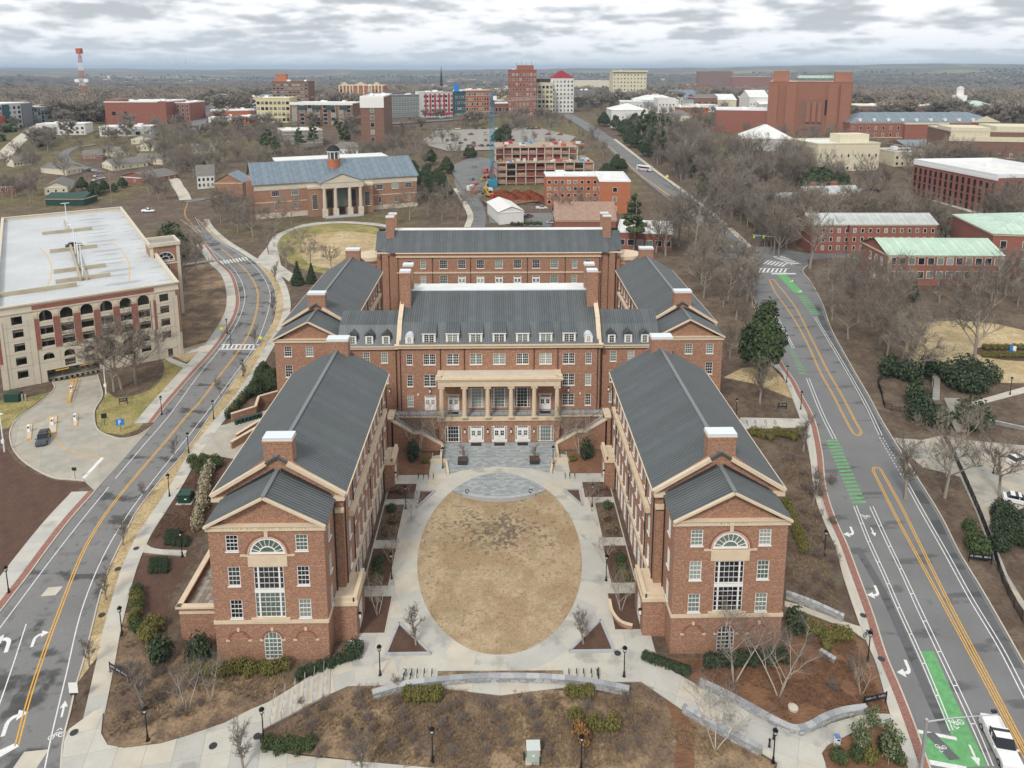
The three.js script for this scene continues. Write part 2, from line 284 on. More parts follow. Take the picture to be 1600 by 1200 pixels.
// pavement laid in slabs: each slab a piece of its own over a darker bed
const slabMats = [MAT.concrete, MAT.concrete.clone(), MAT.concreteWarm, MAT.concrete.clone()]; slabMats[1].color = col(0.93, 0.94, 0.95); slabMats[3].color = col(1.05, 1.04, 1.0);
function between(name, A, B, len, y = 0.12, mats = slabMats, seed = 1) {     // slabs between two edge curves
  const r = rng(seed), bed = new MB(), n = A.length - 1, L = A.reduce((s, p, i) => i ? s + p.distanceTo(A[i - 1]) : 0, 0), k = Math.max(1, Math.round(n / Math.max(1, L / len)));
  slabInto(bed, A.concat([...B].reverse()), y - 0.03, 0);
  const o = struct(name, bed.geo(), MAT.concreteDark);
  for (let i = 0; i < n; i += k) {
    const j = Math.min(n, i + k), a = A.slice(i, j + 1).map((p) => p.clone()), b = B.slice(i, j + 1).map((p) => p.clone());
    const g = 0.02 / Math.max(0.3, a[0].distanceTo(a[a.length - 1])); if (a.length < 2) continue;
    a[0].lerp(a[1], g); b[0].lerp(b[1], g);
    put('slab', slabInto(new MB(), a.concat(b.reverse()), y + (r() - 0.5) * 0.006, y - 0.03).geo(), mats[Math.floor(r() * mats.length)], o);
  }
  return o;
}
function clipCell(poly, x0, x1, y0, y1) {
  const cut = (pts, f, X) => { const out = []; for (let i = 0; i < pts.length; i++) { const a = pts[i], b = pts[(i + 1) % pts.length], fa = f(a), fb = f(b); if (fa >= 0) out.push(a); if ((fa >= 0) !== (fb >= 0)) { const t = fa / (fa - fb); out.push(new THREE.Vector2(lerp(a.x, b.x, t), lerp(a.y, b.y, t))); } } return out; };
  let p = poly; for (const f of [(q) => q.x - x0, (q) => x1 - q.x, (q) => q.y - y0, (q) => y1 - q.y]) { p = cut(p, f); if (p.length < 3) return null; }
  return p;
}
function paved(name, pts, cell, turn = 0, y = 0.12, mats = slabMats, seed = 1, parent) {
  const c = Math.cos(turn), s = Math.sin(turn), q = flat2(pts).map((p) => new THREE.Vector2(p.x * c + p.y * s, -p.x * s + p.y * c)), r = rng(seed);
  const o = struct(name, slabInto(new MB(), pts, y - 0.03, 0).geo(), MAT.concreteDark);
  const b = new THREE.Box2().setFromPoints(q), gap = 0.012;
  for (let i = Math.floor(b.min.x / cell); i * cell < b.max.x; i++) for (let j = Math.floor(b.min.y / cell); j * cell < b.max.y; j++) {
    const p = clipCell(q, i * cell + gap, (i + 1) * cell - gap, j * cell + gap, (j + 1) * cell - gap); if (!p || Math.abs(THREE.ShapeUtils.area(p)) < 0.15) continue;
    put('slab', slabInto(new MB(), p.map((v) => V(v.x * c - v.y * s, 0, -(v.x * s + v.y * c))), y + (r() - 0.5) * 0.006, y - 0.03).geo(), mats[Math.floor(r() * mats.length)], o);
  }
  return o;
}

// --- street on the left, curving past the parking deck ---
const LR = [[308, 314], [304, 330], [316, 352], [344, 377], [382, 397], [412, 424], [429, 454], [430, 479], [423, 509], [407, 536], [385, 565], [344, 625], [312, 673], [285, 710], [250, 750], [225, 782], [207, 808], [190, 845], [175, 875], [157, 923], [143, 978], [128, 1037], [117, 1072], [108, 1112], [100, 1142], [95, 1172], [92, 1230], [88, 1320]];
const LL = [[271, 314], [275, 336], [300, 356], [324, 383], [342, 407], [363, 427], [373, 454], [374, 479], [368, 498], [355, 521], [338, 545], [302, 586], [261, 634], [235, 667], [190, 720], [150, 767], [112, 810], [70, 865], [47, 897], [0, 958], [-70, 1050], [-180, 1200], [-270, 1320]];
const lrw = smoothPx(LR, 160), llw = smoothPx(LL, 160);
sheet('road', lrw.concat([...llw].reverse()), 0.012, MAT.asphaltWorn);
const LY = [[294, 316], [289, 336], [313, 363], [355, 396], [388, 427], [402, 454], [402, 479], [393, 512], [377, 542], [346, 583], [308, 633], [295, 646], [260, 688], [212, 744], [170, 796], [147, 831], [127, 868], [96, 946], [67, 1025], [46, 1089], [26, 1165]];
const LWl = [[302, 366], [330, 389], [366, 421], [381, 451], [382, 471], [371, 503], [346, 542], [312, 584], [262, 652], [225, 695], [180, 748]], LWl2 = [[170, 761], [130, 810], [86, 866], [41, 926], [0, 981], [-60, 1062]];
const LWr = [[305, 340], [316, 357], [340, 376], [382, 402], [407, 427], [421, 454], [421, 477], [410, 514], [399, 539], [355, 601], [325, 642], [282, 697], [232, 760], [197, 808], [162, 868], [128, 952], [102, 1060], [79, 1156], [68, 1210]];
const ly = smoothPx(LY, 140);
const marks = (name, list, mat, y = 0.018) => { const mb = new MB(); for (const f of list) f(mb, y); return struct(name, mb.geo(), mat); };
marks('road_marking', [(m, y) => ribbonInto(m, ly, 0.14, y, -0.16), (m, y) => ribbonInto(m, ly, 0.14, y, 0.16)], MAT.paintYellow);
function quadPx(m, y, pts) { slabInto(m, px2(pts), y); }
function arrowInto(m, y, P, ang, kind, s = 1) {            // painted arrows: 's' straight, 'l' left, 'r' right; ang is the heading
  const f = V(Math.sin(ang), 0, -Math.cos(ang)), rt = V(Math.cos(ang), 0, Math.sin(ang)), Q = (a, b) => V().copy(P).addScaledVector(rt, a * s).addScaledVector(f, b * s);
  const S = (pts) => slabInto(m, pts.map((q) => Q(q[0], q[1])), y);
  if (kind === 's') { S([[-0.13, -1.4], [0.13, -1.4], [0.13, 0.3], [-0.13, 0.3]]); S([[-0.5, 0.3], [0.5, 0.3], [0, 1.5]]); return; }
  const k = kind === 'l' ? -1 : 1; S([[-0.17 * k, -1.5], [0.2 * k, -1.5], [0.24 * k, 0], [0.45 * k, 0.35], [0.8 * k, 0.5], [0.8 * k, 0.9], [0.35 * k, 0.8], [0 * k, 0.45], [-0.14 * k, 0]]); S([[0.78 * k, 0.05], [0.78 * k, 1.4], [1.7 * k, 0.72]]);
}
const hdg = (a, b, c, d) => { const p = G(a, b), q = G(c, d); return Math.atan2(q.x - p.x, p.z - q.z); }, hL = hdg(79, 1156, 102, 1060), hR = hdg(1352, 920, 1380, 985), hB = hdg(1484, 1080, 1521, 1160);
function bikeInto(m, y, P, ang, s = 1) {
  const f = V(Math.sin(ang), 0, -Math.cos(ang)), rt = V(Math.cos(ang), 0, Math.sin(ang)), Q = (a, b) => V().copy(P).addScaledVector(rt, a * s).addScaledVector(f, b * s);
  for (const c of [-0.55, 0.55]) for (let k = 0; k < 12; k++) { const a = k / 12 * 6.283, b = (k + 1) / 12 * 6.283; slabInto(m, [Q(c + 0.38 * Math.cos(a), 0.38 * Math.sin(a)), Q(c + 0.38 * Math.cos(b), 0.38 * Math.sin(b)), Q(c + 0.26 * Math.cos(b), 0.26 * Math.sin(b)), Q(c + 0.26 * Math.cos(a), 0.26 * Math.sin(a))], y); }
  const L = (a, b, c, d) => { const A = Q(a, b), B = Q(c, d), w = V().subVectors(B, A).normalize(), n = V(-w.z * 0.06 * s, 0, w.x * 0.06 * s); slabInto(m, [A.clone().add(n), B.clone().add(n), B.clone().sub(n), A.clone().sub(n)], y); };
  L(-0.55, 0, -0.1, 0.5); L(-0.1, 0.5, 0.4, 0.45); L(0.4, 0.45, 0.55, 0); L(-0.1, 0.5, 0, 0); L(0, 0, 0.4, 0.45); L(-0.1, 0.8, 0.25, 1.1); L(0.25, 1.1, 0.5, 0.7);
}
marks('road_marking', [
  (m, y) => ribbonInto(m, smoothPx(LWl, 90), 0.13, y), (m, y) => ribbonInto(m, smoothPx(LWl2, 50), 0.13, y), (m, y) => ribbonInto(m, smoothPx(LWr, 140), 0.13, y),
  (m, y) => ribbonInto(m, smoothPx([[41, 975], [20, 1040], [-4, 1110]], 10), 0.13, y),
  (m, y) => quadPx(m, y, [[-30, 1186], [24, 1161], [30, 1166], [-24, 1197]]),
  (m, y) => arrowInto(m, y, G(53, 999), hL, 'r', 0.9), (m, y) => arrowInto(m, y, G(15, 1003), hL, 'l', 1.2), (m, y) => arrowInto(m, y, G(10, 1131), hL, 'r', 1.1),
  (m, y) => arrowInto(m, y, G(99, 1108), hL, 's', 0.8), (m, y) => bikeInto(m, y, G(88, 1150), hL, 0.85),
  (m, y) => { for (let k = 0; k < 9; k++) { const t = k / 9, t2 = t + 0.06, a = [343, 408], b = [386, 401]; quadPx(m, y, [[lerp(a[0], b[0], t), lerp(a[1], b[1], t)], [lerp(a[0], b[0], t2), lerp(a[1], b[1], t2)], [lerp(a[0], b[0], t2) + 5, lerp(a[1], b[1], t2) + 5], [lerp(a[0], b[0], t) + 5, lerp(a[1], b[1], t) + 5]]); } },
  (m, y) => { const a = [349, 539], b = [403, 539]; for (let k = 0; k < 8; k++) { const x = lerp(a[0], b[0], k / 8); quadPx(m, y, [[x, 539], [x + 2.6, 539], [x - 0.6, 545.5], [x - 3.2, 545.5]]); } quadPx(m, y, [[346, 538], [405, 538], [405, 539.3], [346, 539.3]]); quadPx(m, y, [[342, 545], [402, 545], [401, 546.4], [341, 546.4]]); },
], MAT.paintWhite);
for (const [x, y, w] of [[81, 924, 0.95], [47, 1188, 1.2]]) { const p = G(x, y); slab('road_patch', [V(p.x - w, 0, p.z - w * 0.8), V(p.x + w, 0, p.z - w), V(p.x + w, 0, p.z + w * 0.8), V(p.x - w, 0, p.z + w)], 0.017, MAT.concreteWarm, 0.012); }
// kerbs
function kerb(pts, off) { const a = side(pts, off), b = side(pts, off + Math.sign(off) * 0.18), mb = new MB(); for (let i = 0; i < a.length - 1; i++) { const U = (p, h) => V(p.x, h, p.z); mb.quad(U(a[i], 0.0), U(a[i + 1], 0.0), U(a[i + 1], 0.13), U(a[i], 0.13)).quad(U(a[i], 0.13), U(a[i + 1], 0.13), U(b[i + 1], 0.13), U(b[i], 0.13)).quad(U(b[i], 0), U(b[i + 1], 0), U(b[i + 1], 0.13), U(b[i], 0.13)); } return struct('kerb', mb.geo(), MAT.concreteWarm); }
kerb(lrw.slice(0, 90), -0.02); kerb(lrw.slice(96), -0.02); const cut0 = llw.findIndex((p) => p.z > G(235, 667).z), cut1 = llw.findIndex((p) => p.z > G(150, 767).z);
kerb(llw.slice(0, cut0), 0.02); kerb(llw.slice(cut1), 0.02);
// footways: left of the street with their red brick strip, right of it behind a grass verge
{
  const up = llw.slice(Math.floor(cut0 * 0.38), cut0), dn = llw.slice(cut1);
  for (const [pts, w, s] of [[up, 2.6, 5], [dn, 2.7, 6]]) { between('pavement', side(pts, 1.15), side(pts, 1.15 + w), 2.2, 0.12, slabMats, s); slab('brick_strip', side(pts, 0.2).concat(side(pts, 1.14).reverse()), 0.125, MAT.brickPath); }
  const RW = [[320, 336], [330, 356], [355, 378], [385, 397], [405, 410], [427, 424], [440, 442], [447, 463], [448, 485], [440, 511], [425, 536], [411, 560], [397, 585], [370, 625], [335, 667], [305, 707], [277, 757], [247, 803], [226, 835], [211, 866], [198, 900], [187, 940], [175, 985], [166, 1031], [155, 1083], [147, 1120]];
  const rw = smoothPx(RW, 110); between('pavement', side(rw, -1.05), side(rw, 1.05), 2.0, 0.12, slabMats, 7);
  const verge = side(lrw.slice(8, 152), -0.25); const vb = side(rw.slice(0, 106), -1.05);
  sheet('grass', verge.concat([...vb].reverse()), 0.05, MAT.dryGrass);
}
// driveway of the deck
const drive = [[152, 586], [158, 605], [160, 620], [148, 642], [150, 667], [158, 676], [172, 682], [192, 686], [215, 681], [236, 668], [190, 721], [148, 768], [132, 752], [110, 750], [87, 748], [57, 735], [30, 715], [17, 693], [17, 670], [30, 652], [55, 635], [77, 617], [85, 607], [82, 597]];
paved('driveway', px2(drive), 4.6, 0.5, 0.05, [MAT.concreteDark, MAT.concreteDark.clone(), MAT.concreteWarm.clone()].map((m, i) => { m = m.clone(); m.color = [col(1.25, 1.25, 1.22), col(1.38, 1.36, 1.3), col(0.72, 0.72, 0.72)][i]; return m; }), 12);
{
  const mb = new MB(), e1 = smoothPx(drive.slice(0, 10), 40), e2 = smoothPx(drive.slice(12), 60);
  for (const e of [e1, e2]) for (let i = 0; i < e.length - 1; i++) mb.bar(V(e[i].x, 0.09, e[i].z), V(e[i + 1].x, 0.09, e[i + 1].z), 0.2, 0.2);
  struct('kerb', mb.geo(), MAT.concreteWarm);
  marks('road_marking', [(m, y) => ribbonInto(m, smoothPx([[84, 680], [92, 694], [110, 705], [135, 710], [160, 715]], 30), 0.15, y)], MAT.paintYellow, 0.06);
  marks('road_marking', [(m, y) => quadPx(m, y, [[158, 715], [163, 716], [133, 748], [128, 747]])], MAT.paintWhite, 0.06);
}
sheet('grass', px2([[300, 572], [264, 618], [215, 672], [190, 680], [160, 675], [152, 665], [150, 643], [162, 622], [166, 600], [180, 570], [240, 560], [262, 556]]), 0.02, MAT.greenGrass);
sheet('mulch_bed', smoothPx([[166, 610], [172, 585], [190, 565], [230, 555], [252, 562], [255, 585], [240, 605], [210, 618], [180, 622]], 30), 0.035, MAT.litter.clone()).material.vertexColors = false;
sheet('grass', px2([[262, 552], [330, 532], [322, 552], [290, 566]]), 0.025, MAT.dryGrass);
between('pavement', smoothPx([[258, 553], [300, 545], [336, 536]], 12), smoothPx([[262, 558], [302, 551], [330, 545]], 12), 2.5, 0.11, slabMats, 3);
between('pavement', smoothPx([[258, 553], [272, 562], [296, 571]], 12), smoothPx([[252, 556], [266, 567], [292, 577]], 12), 2.5, 0.108, slabMats, 4);
sheet('mulch_bed', px2([[-60, 700], [10, 700], [25, 722], [55, 740], [86, 751], [130, 756], [122, 768], [60, 846], [0, 916], [-60, 990]]), 0.02, MAT.mulch);
sheet('grass', px2([[-40, 630], [40, 622], [80, 612], [54, 632], [28, 650], [14, 668], [-40, 680]]), 0.02, MAT.greenGrass);
sheet('grass', px2([[320, 405], [342, 414], [356, 440], [360, 468], [350, 500], [330, 530], [288, 545], [276, 470], [285, 430]]), 0.015, MAT.brush);

// --- street on the right ---
const RRt = [[1262, 414], [1254, 423], [1266, 440], [1285, 476], [1297, 511], [1325, 564], [1359, 623], [1377, 657], [1392, 682], [1430, 743], [1470, 808], [1497, 862], [1532, 920], [1567, 981], [1600, 1040], [1680, 1180], [1760, 1320]];
const RL = [[1150, 420], [1180, 470], [1205, 530], [1226, 572], [1242, 595], [1254, 618], [1272, 652], [1285, 705], [1292, 765], [1307, 812], [1325, 852], [1342, 897], [1366, 961], [1387, 1026], [1410, 1080], [1433, 1139], [1454, 1198], [1500, 1320]];
const rrw = smoothPx(RRt, 150), rlw = smoothPx(RL, 150);
sheet('road', rrw.concat([...rlw].reverse()), 0.012, MAT.asphalt);
sheet('road', px2([[1120, 398], [1150, 388], [1200, 385], [1262, 396], [1262, 414], [1254, 424], [1205, 440], [1150, 422]]), 0.010, MAT.asphalt);
// darker resurfaced lane on the far side and worn strips
{ const pts = smoothPx([[1281, 476], [1294, 511], [1322, 564], [1355, 623], [1373, 657], [1389, 683], [1426, 743], [1466, 808], [1493, 862], [1528, 920], [1563, 981], [1600, 1046]], 80); slab('road_patch', pts.concat(side(pts, 1.5).reverse()), 0.0145, MAT.asphaltDark, 0.012); }
{ const pts = smoothPx([[1320, 862], [1352, 920], [1380, 985], [1405, 1045], [1424, 1092], [1446, 1142]], 50); slab('road_patch', side(pts, -1.6).concat(side(pts, -2.7).reverse()), 0.0145, MAT.asphaltDark, 0.012); }
kerb(rrw, -0.02); kerb(rlw, 0.02);
const dbl = (m, y, px, gap, w = 0.13) => { const c = smoothPx(px, 70); ribbonInto(m, c, w, y, -gap / 2); ribbonInto(m, c, w, y, gap / 2); };
const Y1l = [[1204, 441], [1211, 456], [1231, 484], [1248, 511], [1264, 542], [1284, 586], [1300, 614], [1322, 657], [1332, 675]], Y1r = [[1209, 437], [1240, 476], [1270, 533], [1292, 577], [1315, 617], [1336, 657], [1346, 675]];
const Y2l = [[1364, 735], [1400, 807], [1427, 857], [1477, 949], [1521, 1031], [1561, 1106], [1600, 1180], [1640, 1256]], Y2r = [[1376, 733], [1410, 795], [1437, 850], [1491, 958], [1545, 1060], [1600, 1165], [1650, 1258]];
marks('road_marking', [...[Y1l, Y1r, Y2l, Y2r].map((p) => (m, y) => dbl(m, y, p, 0.3)), (m, y) => dbl(m, y, [[1332, 675], [1336, 679], [1342, 680], [1346, 675]], 0.3), (m, y) => dbl(m, y, [[1364, 735], [1366, 731], [1373, 731], [1376, 733]], 0.3), (m, y) => dbl(m, y, [[1204, 441], [1203, 437], [1209, 437]], 0.25)], MAT.paintYellow);
const ladder = (m, y, A, B, n) => { const a = smoothPx(A, n), b = smoothPx(B, n); for (let i = 1; i < n; i++) m.quad(V(a[i].x, y, a[i].z), V(b[i].x, y, b[i].z), V(b[i].x, y, b[i].z + 0.14), V(a[i].x, y, a[i].z + 0.14)); };
const BLa = [[1334, 791], [1355, 845], [1380, 900], [1401, 949], [1442, 1040], [1484, 1142]], BLb = [[1338, 790], [1360, 845], [1385, 900], [1406, 948], [1447, 1039], [1489, 1141]], BRa = [[1359, 792], [1384, 846], [1410, 900], [1433, 952], [1474, 1039], [1521, 1141], [1545, 1197]], BRb = [[1364, 791], [1389, 846], [1415, 900], [1439, 951], [1481, 1039], [1529, 1141], [1552, 1197]];
const right2 = [[[1273, 495], [1308, 553], [1352, 630], [1376, 680]], [[1409, 740], [1440, 797], [1477, 862], [1520, 940], [1564, 1013], [1600, 1083], [1650, 1180]]];
marks('road_marking', [
  ...right2.map((p) => (m, y) => dbl(m, y, p, 0.55)), (m, y) => dbl(m, y, [[1212, 492], [1226, 518], [1240, 544]], 0.5), (m, y) => dbl(m, y, [[1262, 591], [1286, 650], [1304, 686]], 0.6),
  (m, y) => { const c = smoothPx([[1377, 684], [1408, 738]], 24); for (let i = 0; i < 24; i += 2) for (const o of [-0.3, 0.3]) ribbonInto(m, [c[i], c[i + 1]], 0.13, y, o); },
  ...[BLa, BLb, BRa, BRb].map((p) => (m, y) => ribbonInto(m, smoothPx(p, 60), 0.12, y)), (m, y) => ladder(m, y, BLa, BLb, 9), (m, y) => ladder(m, y, BRa, BRb, 9),
  (m, y) => arrowInto(m, y, G(1333, 832), hR, 'r', 0.95), (m, y) => arrowInto(m, y, G(1372, 926), hR, 'r', 0.95), (m, y) => arrowInto(m, y, G(1421, 1046), hR, 'r', 0.95), (m, y) => arrowInto(m, y, G(1364, 831), hR, 's', 0.75), 
  (m, y) => bikeInto(m, y, G(1352, 806), hR, 0.8), (m, y) => quadPx(m, y, [[1434, 1140], [1494, 1152], [1496, 1157], [1436, 1146]]), (m, y) => quadPx(m, y, [[1451, 1187], [1510, 1198], [1512, 1206], [1454, 1195]]),
  (m, y) => arrowInto(m, y, G(1239, 439), hR, 'r', 0.8), (m, y) => arrowInto(m, y, G(1252, 455), hR, 'r', 0.8),
  // ladder crossings at the junction
  (m, y) => { const C = (a, b, n, wx, wy) => { for (let k = 0; k < n; k++) { const t = k / n, u = (k + 0.42) / n; quadPx(m, y, [[lerp(a[0], b[0], t), lerp(a[1], b[1], t)], [lerp(a[0], b[0], u), lerp(a[1], b[1], u)], [lerp(a[0], b[0], u) + wx, lerp(a[1], b[1], u) + wy], [lerp(a[0], b[0], t) + wx, lerp(a[1], b[1], t) + wy]]); } const E = (p, q) => ribbonInto(m, smoothPx([p, q], 4), 0.25, y); E(a, b); E([a[0] + wx, a[1] + wy], [b[0] + wx, b[1] + wy]); };
    C([1168, 419], [1234, 420], 10, -4, 6); C([1186, 404], [1163, 418], 6, -16, -4); C([1222, 400], [1252, 413], 6, -14, 1); C([1192, 412], [1226, 417], 6, 8, -5); },
  (m, y) => quadPx(m, y, [[1205, 427], [1243, 427], [1244, 428.5], [1206, 428.5]]),
], MAT.paintWhite);
marks('bike_lane', [
  (m, y) => quadPx(m, y, [[1438, 1018], [1459, 1018], [1498, 1105], [1543, 1197], [1494, 1200], [1451, 1187], [1438, 1147], [1489, 1156]]),
  (m, y) => { const a = smoothPx([[1290, 688], [1334, 790]], 36), b = smoothPx([[1309, 687], [1355, 789]], 36); for (let i = 0; i < 36; i += 2) m.quad(a[i], b[i], b[i + 1], a[i + 1]); for (let i = m.p.length - 36 / 2 * 18; i < m.p.length; i += 3) m.p[i + 1] = y; },
  (m, y) => { const a = smoothPx([[1226, 529], [1251, 588]], 30), b = smoothPx([[1240, 545], [1263, 588]], 30); for (let i = 6; i < 30; i += 3) { const s = m.p.length; m.quad(a[i], b[i], b[i + 1], a[i + 1]); for (let k = s; k < m.p.length; k += 3) m.p[k + 1] = y; } },
  (m, y) => quadPx(m, y, [[1213, 428], [1227, 428], [1256, 458], [1242, 458]]),
  (m, y) => { const a = smoothPx([[1246, 462], [1268, 492]], 22), b = smoothPx([[1260, 462], [1282, 492]], 22); for (let i = 0; i < 22; i += 2) { const s = m.p.length; m.quad(a[i], b[i], b[i + 1], a[i + 1]); for (let k = s; k < m.p.length; k += 3) m.p[k + 1] = y; } },
], MAT.paintGreen, 0.0155);
marks('road_marking', [(m, y) => bikeInto(m, y, G(1493, 1127), hB, 0.9), (m, y) => arrowInto(m, y, G(1522, 1180), hB, 's', 0.85)], MAT.paintWhite, 0.021);
{ const p = G(1470, 1167); slab('road_patch', [V(p.x - 0.8, 0, p.z - 1.6), V(p.x + 0.3, 0, p.z - 1.7), V(p.x + 1.2, 0, p.z + 1.4), V(p.x, 0, p.z + 1.5)], 0.019, MAT.asphaltDark, 0.0155); marks('road_marking', [(m, y) => bikeInto(m, y, p, hB, 0.6)], MAT.paintWhite, 0.025); }
// footway along the right street with its brick strip
{
  const pts = rlw.slice(30); slab('brick_strip', side(pts, 0.2).concat(side(pts, 1.1).reverse()), 0.125, MAT.brickPath);
  const Lf = smoothPx([[1205, 570], [1222, 585], [1238, 602], [1250, 645], [1264, 707], [1275, 782], [1290, 822], [1305, 855], [1317, 900], [1343, 977], [1352, 1000], [1368, 1036], [1390, 1115], [1408, 1168], [1430, 1235]], 90);
  const Rt = side(curveOf(pts, 90), 1.12); between('pavement', Lf, Rt, 2.4, 0.12, slabMats, 9);
}
paved('path', px2([[1157, 653], [1254, 655], [1262, 668], [1165, 671], [1150, 668]]), 2.2, 0, 0.115, slabMats, 14);
paved('path', px2([[1226, 940], [1250, 946], [1312, 970], [1344, 980], [1352, 1001], [1330, 985], [1250, 955], [1226, 948]]), 2.4, -0.3, 0.115, [MAT.concreteWarm], 15);
sheet('grass', px2([[1130, 590], [1160, 575], [1205, 572], [1235, 605], [1243, 625], [1180, 600]]), 0.02, MAT.dryGrass);
// east bank: winding steps, service drive and lawn
sheet('grass', px2([[1410, 545], [1440, 505], [1500, 500], [1560, 507], [1640, 525], [1640, 600], [1560, 598], [1490, 590], [1440, 575]]), 0.02, MAT.dryGrass);
paved('service_drive', px2([[1394, 684], [1440, 688], [1475, 680], [1510, 688], [1640, 700], [1640, 760], [1590, 800], [1560, 775], [1545, 800], [1555, 850], [1575, 900], [1600, 940], [1640, 980], [1640, 1010], [1590, 940], [1555, 880], [1525, 800], [1500, 745], [1440, 730]]), 3.4, 0.4, 0.06, [MAT.concreteDark.clone(), MAT.concrete, MAT.concreteWarm].map((m, i) => { m = m.clone(); m.color = [col(1.3, 1.26, 1.2), col(0.8, 0.78, 0.75), col(0.85, 0.82, 0.8)][i]; return m; }), 16);
between('path', smoothPx([[1478, 640], [1530, 625], [1600, 605]], 14), smoothPx([[1486, 648], [1535, 632], [1610, 612]], 14), 2.4, 0.1, [MAT.concreteWarm], 17);

// --- the quadrangle ---
const ell = (a, b, cz, n = 72, t0 = 0, t1 = 2 * Math.PI) => { const o = []; for (let i = 0; i < n; i++) { const t = lerp(t0, t1, i / n); o.push(V(a * Math.cos(t), 0, cz + b * Math.sin(t))); } return o; };
const LZ = -97.4;
{
  // lawn of dormant grass with bare, dark and moss-green worn patches
  const t = tex(1024, 1, (u, v) => {
    const x = (u - 0.5) * 26, z = (v - 0.5) * 42, n = fbm(u * 9, v * 14, 0, 6, 301), m = fbm(u * 150, v * 230, 0, 3, 302), k = fbm(u * 60, v * 96, 0, 5, 303);
    let c = mix3([0.345, 0.245, 0.14], [0.44, 0.335, 0.21], step(0.3, 0.65, n));
    const w = step(0.44, 0.66, k * 0.6 + n * 0.16 + 0.2 * Math.exp(-(((x + 0.5) / 7.5) ** 2) - (((z - 4) / 6) ** 2))); c = mix3(c, [0.14, 0.11, 0.075], w * 0.95);
    c = mix3(c, [0.31, 0.245, 0.13], step(0.5, 0.75, fbm(u * 16 + 3, v * 25, 0, 5, 305)) * 0.5);
    return mul(c, 0.62 + 0.6 * m);
  });
  t.repeat.set(1 / 26, 1 / 42); t.offset.set(0.5, 0.5 + LZ / 42);
  const lawn = slabInto(new MB(), ell(12.0, 20.0, LZ, 96), 0.145, 0.10); struct('lawn', lawn.geo(), MT(t, 1));
  // ring path of poured panels
  const a0 = curveOf([...ell(15.3, 22.9, LZ, 72), V(15.3, 0, LZ)], 144), a1 = curveOf([...ell(12.05, 20.05, LZ, 72), V(12.05, 0, LZ)], 144);
  between('ring_path', a0, a1, 4.2, 0.135, slabMats, 21);
  paved('quad_paving', [V(-18.9, 0, -73.2), V(18.9, 0, -73.2), V(18.9, 0, -121), V(11.5, 0, -124), V(-11.5, 0, -124), V(-18.9, 0, -121)], 3.1, 0, 0.12, slabMats, 22);
  sheet('slate_plaza', [V(-9.2, 0, -117.4), V(-6, 0, -119.0), V(0, 0, -119.9), V(6, 0, -119.0), V(9.2, 0, -117.4), V(10.6, 0, -123), V(11.4, 0, -128.4), V(-11.4, 0, -128.4), V(-10.6, 0, -123)], 0.142, MAT.slate);
  // planting beds between the walks
  for (const s of [-1, 1]) {
    for (const [z0, z1, w, m] of [[-87.6, -81.2, 4.2, MAT.mulch], [-97.6, -89.7, 3.4, MAT.mulch], [-108.6, -99.6, 3.2, MAT.litter], [-114.6, -110.2, 4.6, MAT.mulch], [-124.8, -117.4, 6.4, MAT.straw]]) {
      const x0 = 18.7, mm = m === MAT.litter ? Object.assign(m.clone(), { vertexColors: false }) : m; slab('planting_bed', [V(s * x0, 0, z0), V(s * (x0 - w), 0, z0), V(s * (x0 - w), 0, z1), V(s * x0, 0, z1)], 0.15, mm, 0.1);
      const e = new MB(); e.bar(V(s * (x0 - w), 0.14, z0), V(s * (x0 - w), 0.14, z1), 0.12, 0.1); struct('bed_edging', e.geo(), MAT.concreteWarm);
    }
    // walled triangular tree beds
    for (const tri of [[[-8.4, -77.6], [-13.8, -77.6], [-12.9, -82.6]], [[-10.9, -112.2], [-13.4, -107.6], [-13.4, -112.2]]]) {
      const p = tri.map((q) => V(s * -q[0] * -1 * -1, 0, q[1])); slab('planting_bed', p, 0.22, MAT.mulch, 0.1);
      const g = tag(thing('bed_wall', '', 'wall'), (tri[0][1] > -90 ? 'low granite kerb round the triangular tree bed at the foot of the oval lawn' : 'low granite kerb round the triangular tree bed beside the slate plaza'), 'kerb', tri[0][1] > -90 ? 'granite kerbs of the lower tree beds' : 'granite kerbs of the upper tree beds');
      const mb = new MB(); for (let i = 0; i < 3; i++) { const a = p[i], b = p[(i + 1) % 3]; mb.bar(V(a.x, 0.25, a.z), V(b.x, 0.25, b.z), 0.26, 0.34); } mb.to('coping', MAT.granite, g);
    }
  }
}
// --- gardens in front ---
const brushM = MAT.brush.clone(); 
sheet('garden_bed', px2([[163, 1106], [160, 1148], [168, 1163], [194, 1168], [250, 1161], [292, 1149], [350, 1129], [400, 1105], [425, 1094], [470, 1062], [420, 1055], [344, 1037], [260, 1000], [228, 950], [240, 870], [215, 872], [200, 905], [190, 960], [176, 1030]]), 0.02, brushM);
sheet('garden_bed', px2([[414, 1172], [407, 1155], [420, 1142], [470, 1115], [520, 1085], [560, 1068], [625, 1052], [700, 1080], [860, 1078], [985, 1085], [1000, 1066], [1067, 1112], [1125, 1144], [1212, 1194], [1200, 1225], [700, 1210], [560, 1188]]), 0.02, brushM);
sheet('straw_bed', px2([[1008, 1018], [1060, 1030], [1222, 1022], [1240, 985], [1255, 960], [1320, 985], [1352, 1004], [1366, 1038], [1389, 1114], [1352, 1112], [1300, 1126], [1262, 1143], [1236, 1140], [1095, 1070], [1040, 1038]]), 0.02, MAT.straw);
sheet('straw_bed', px2([[1286, 1176], [1294, 1165], [1332, 1146], [1394, 1124], [1410, 1170], [1425, 1220], [1300, 1220]]), 0.02, MAT.straw);
sheet('straw_path', px2([[1040, 1092], [1066, 1112], [1085, 1135], [1085, 1205], [1052, 1205], [1058, 1150]]), 0.03, MAT.straw);
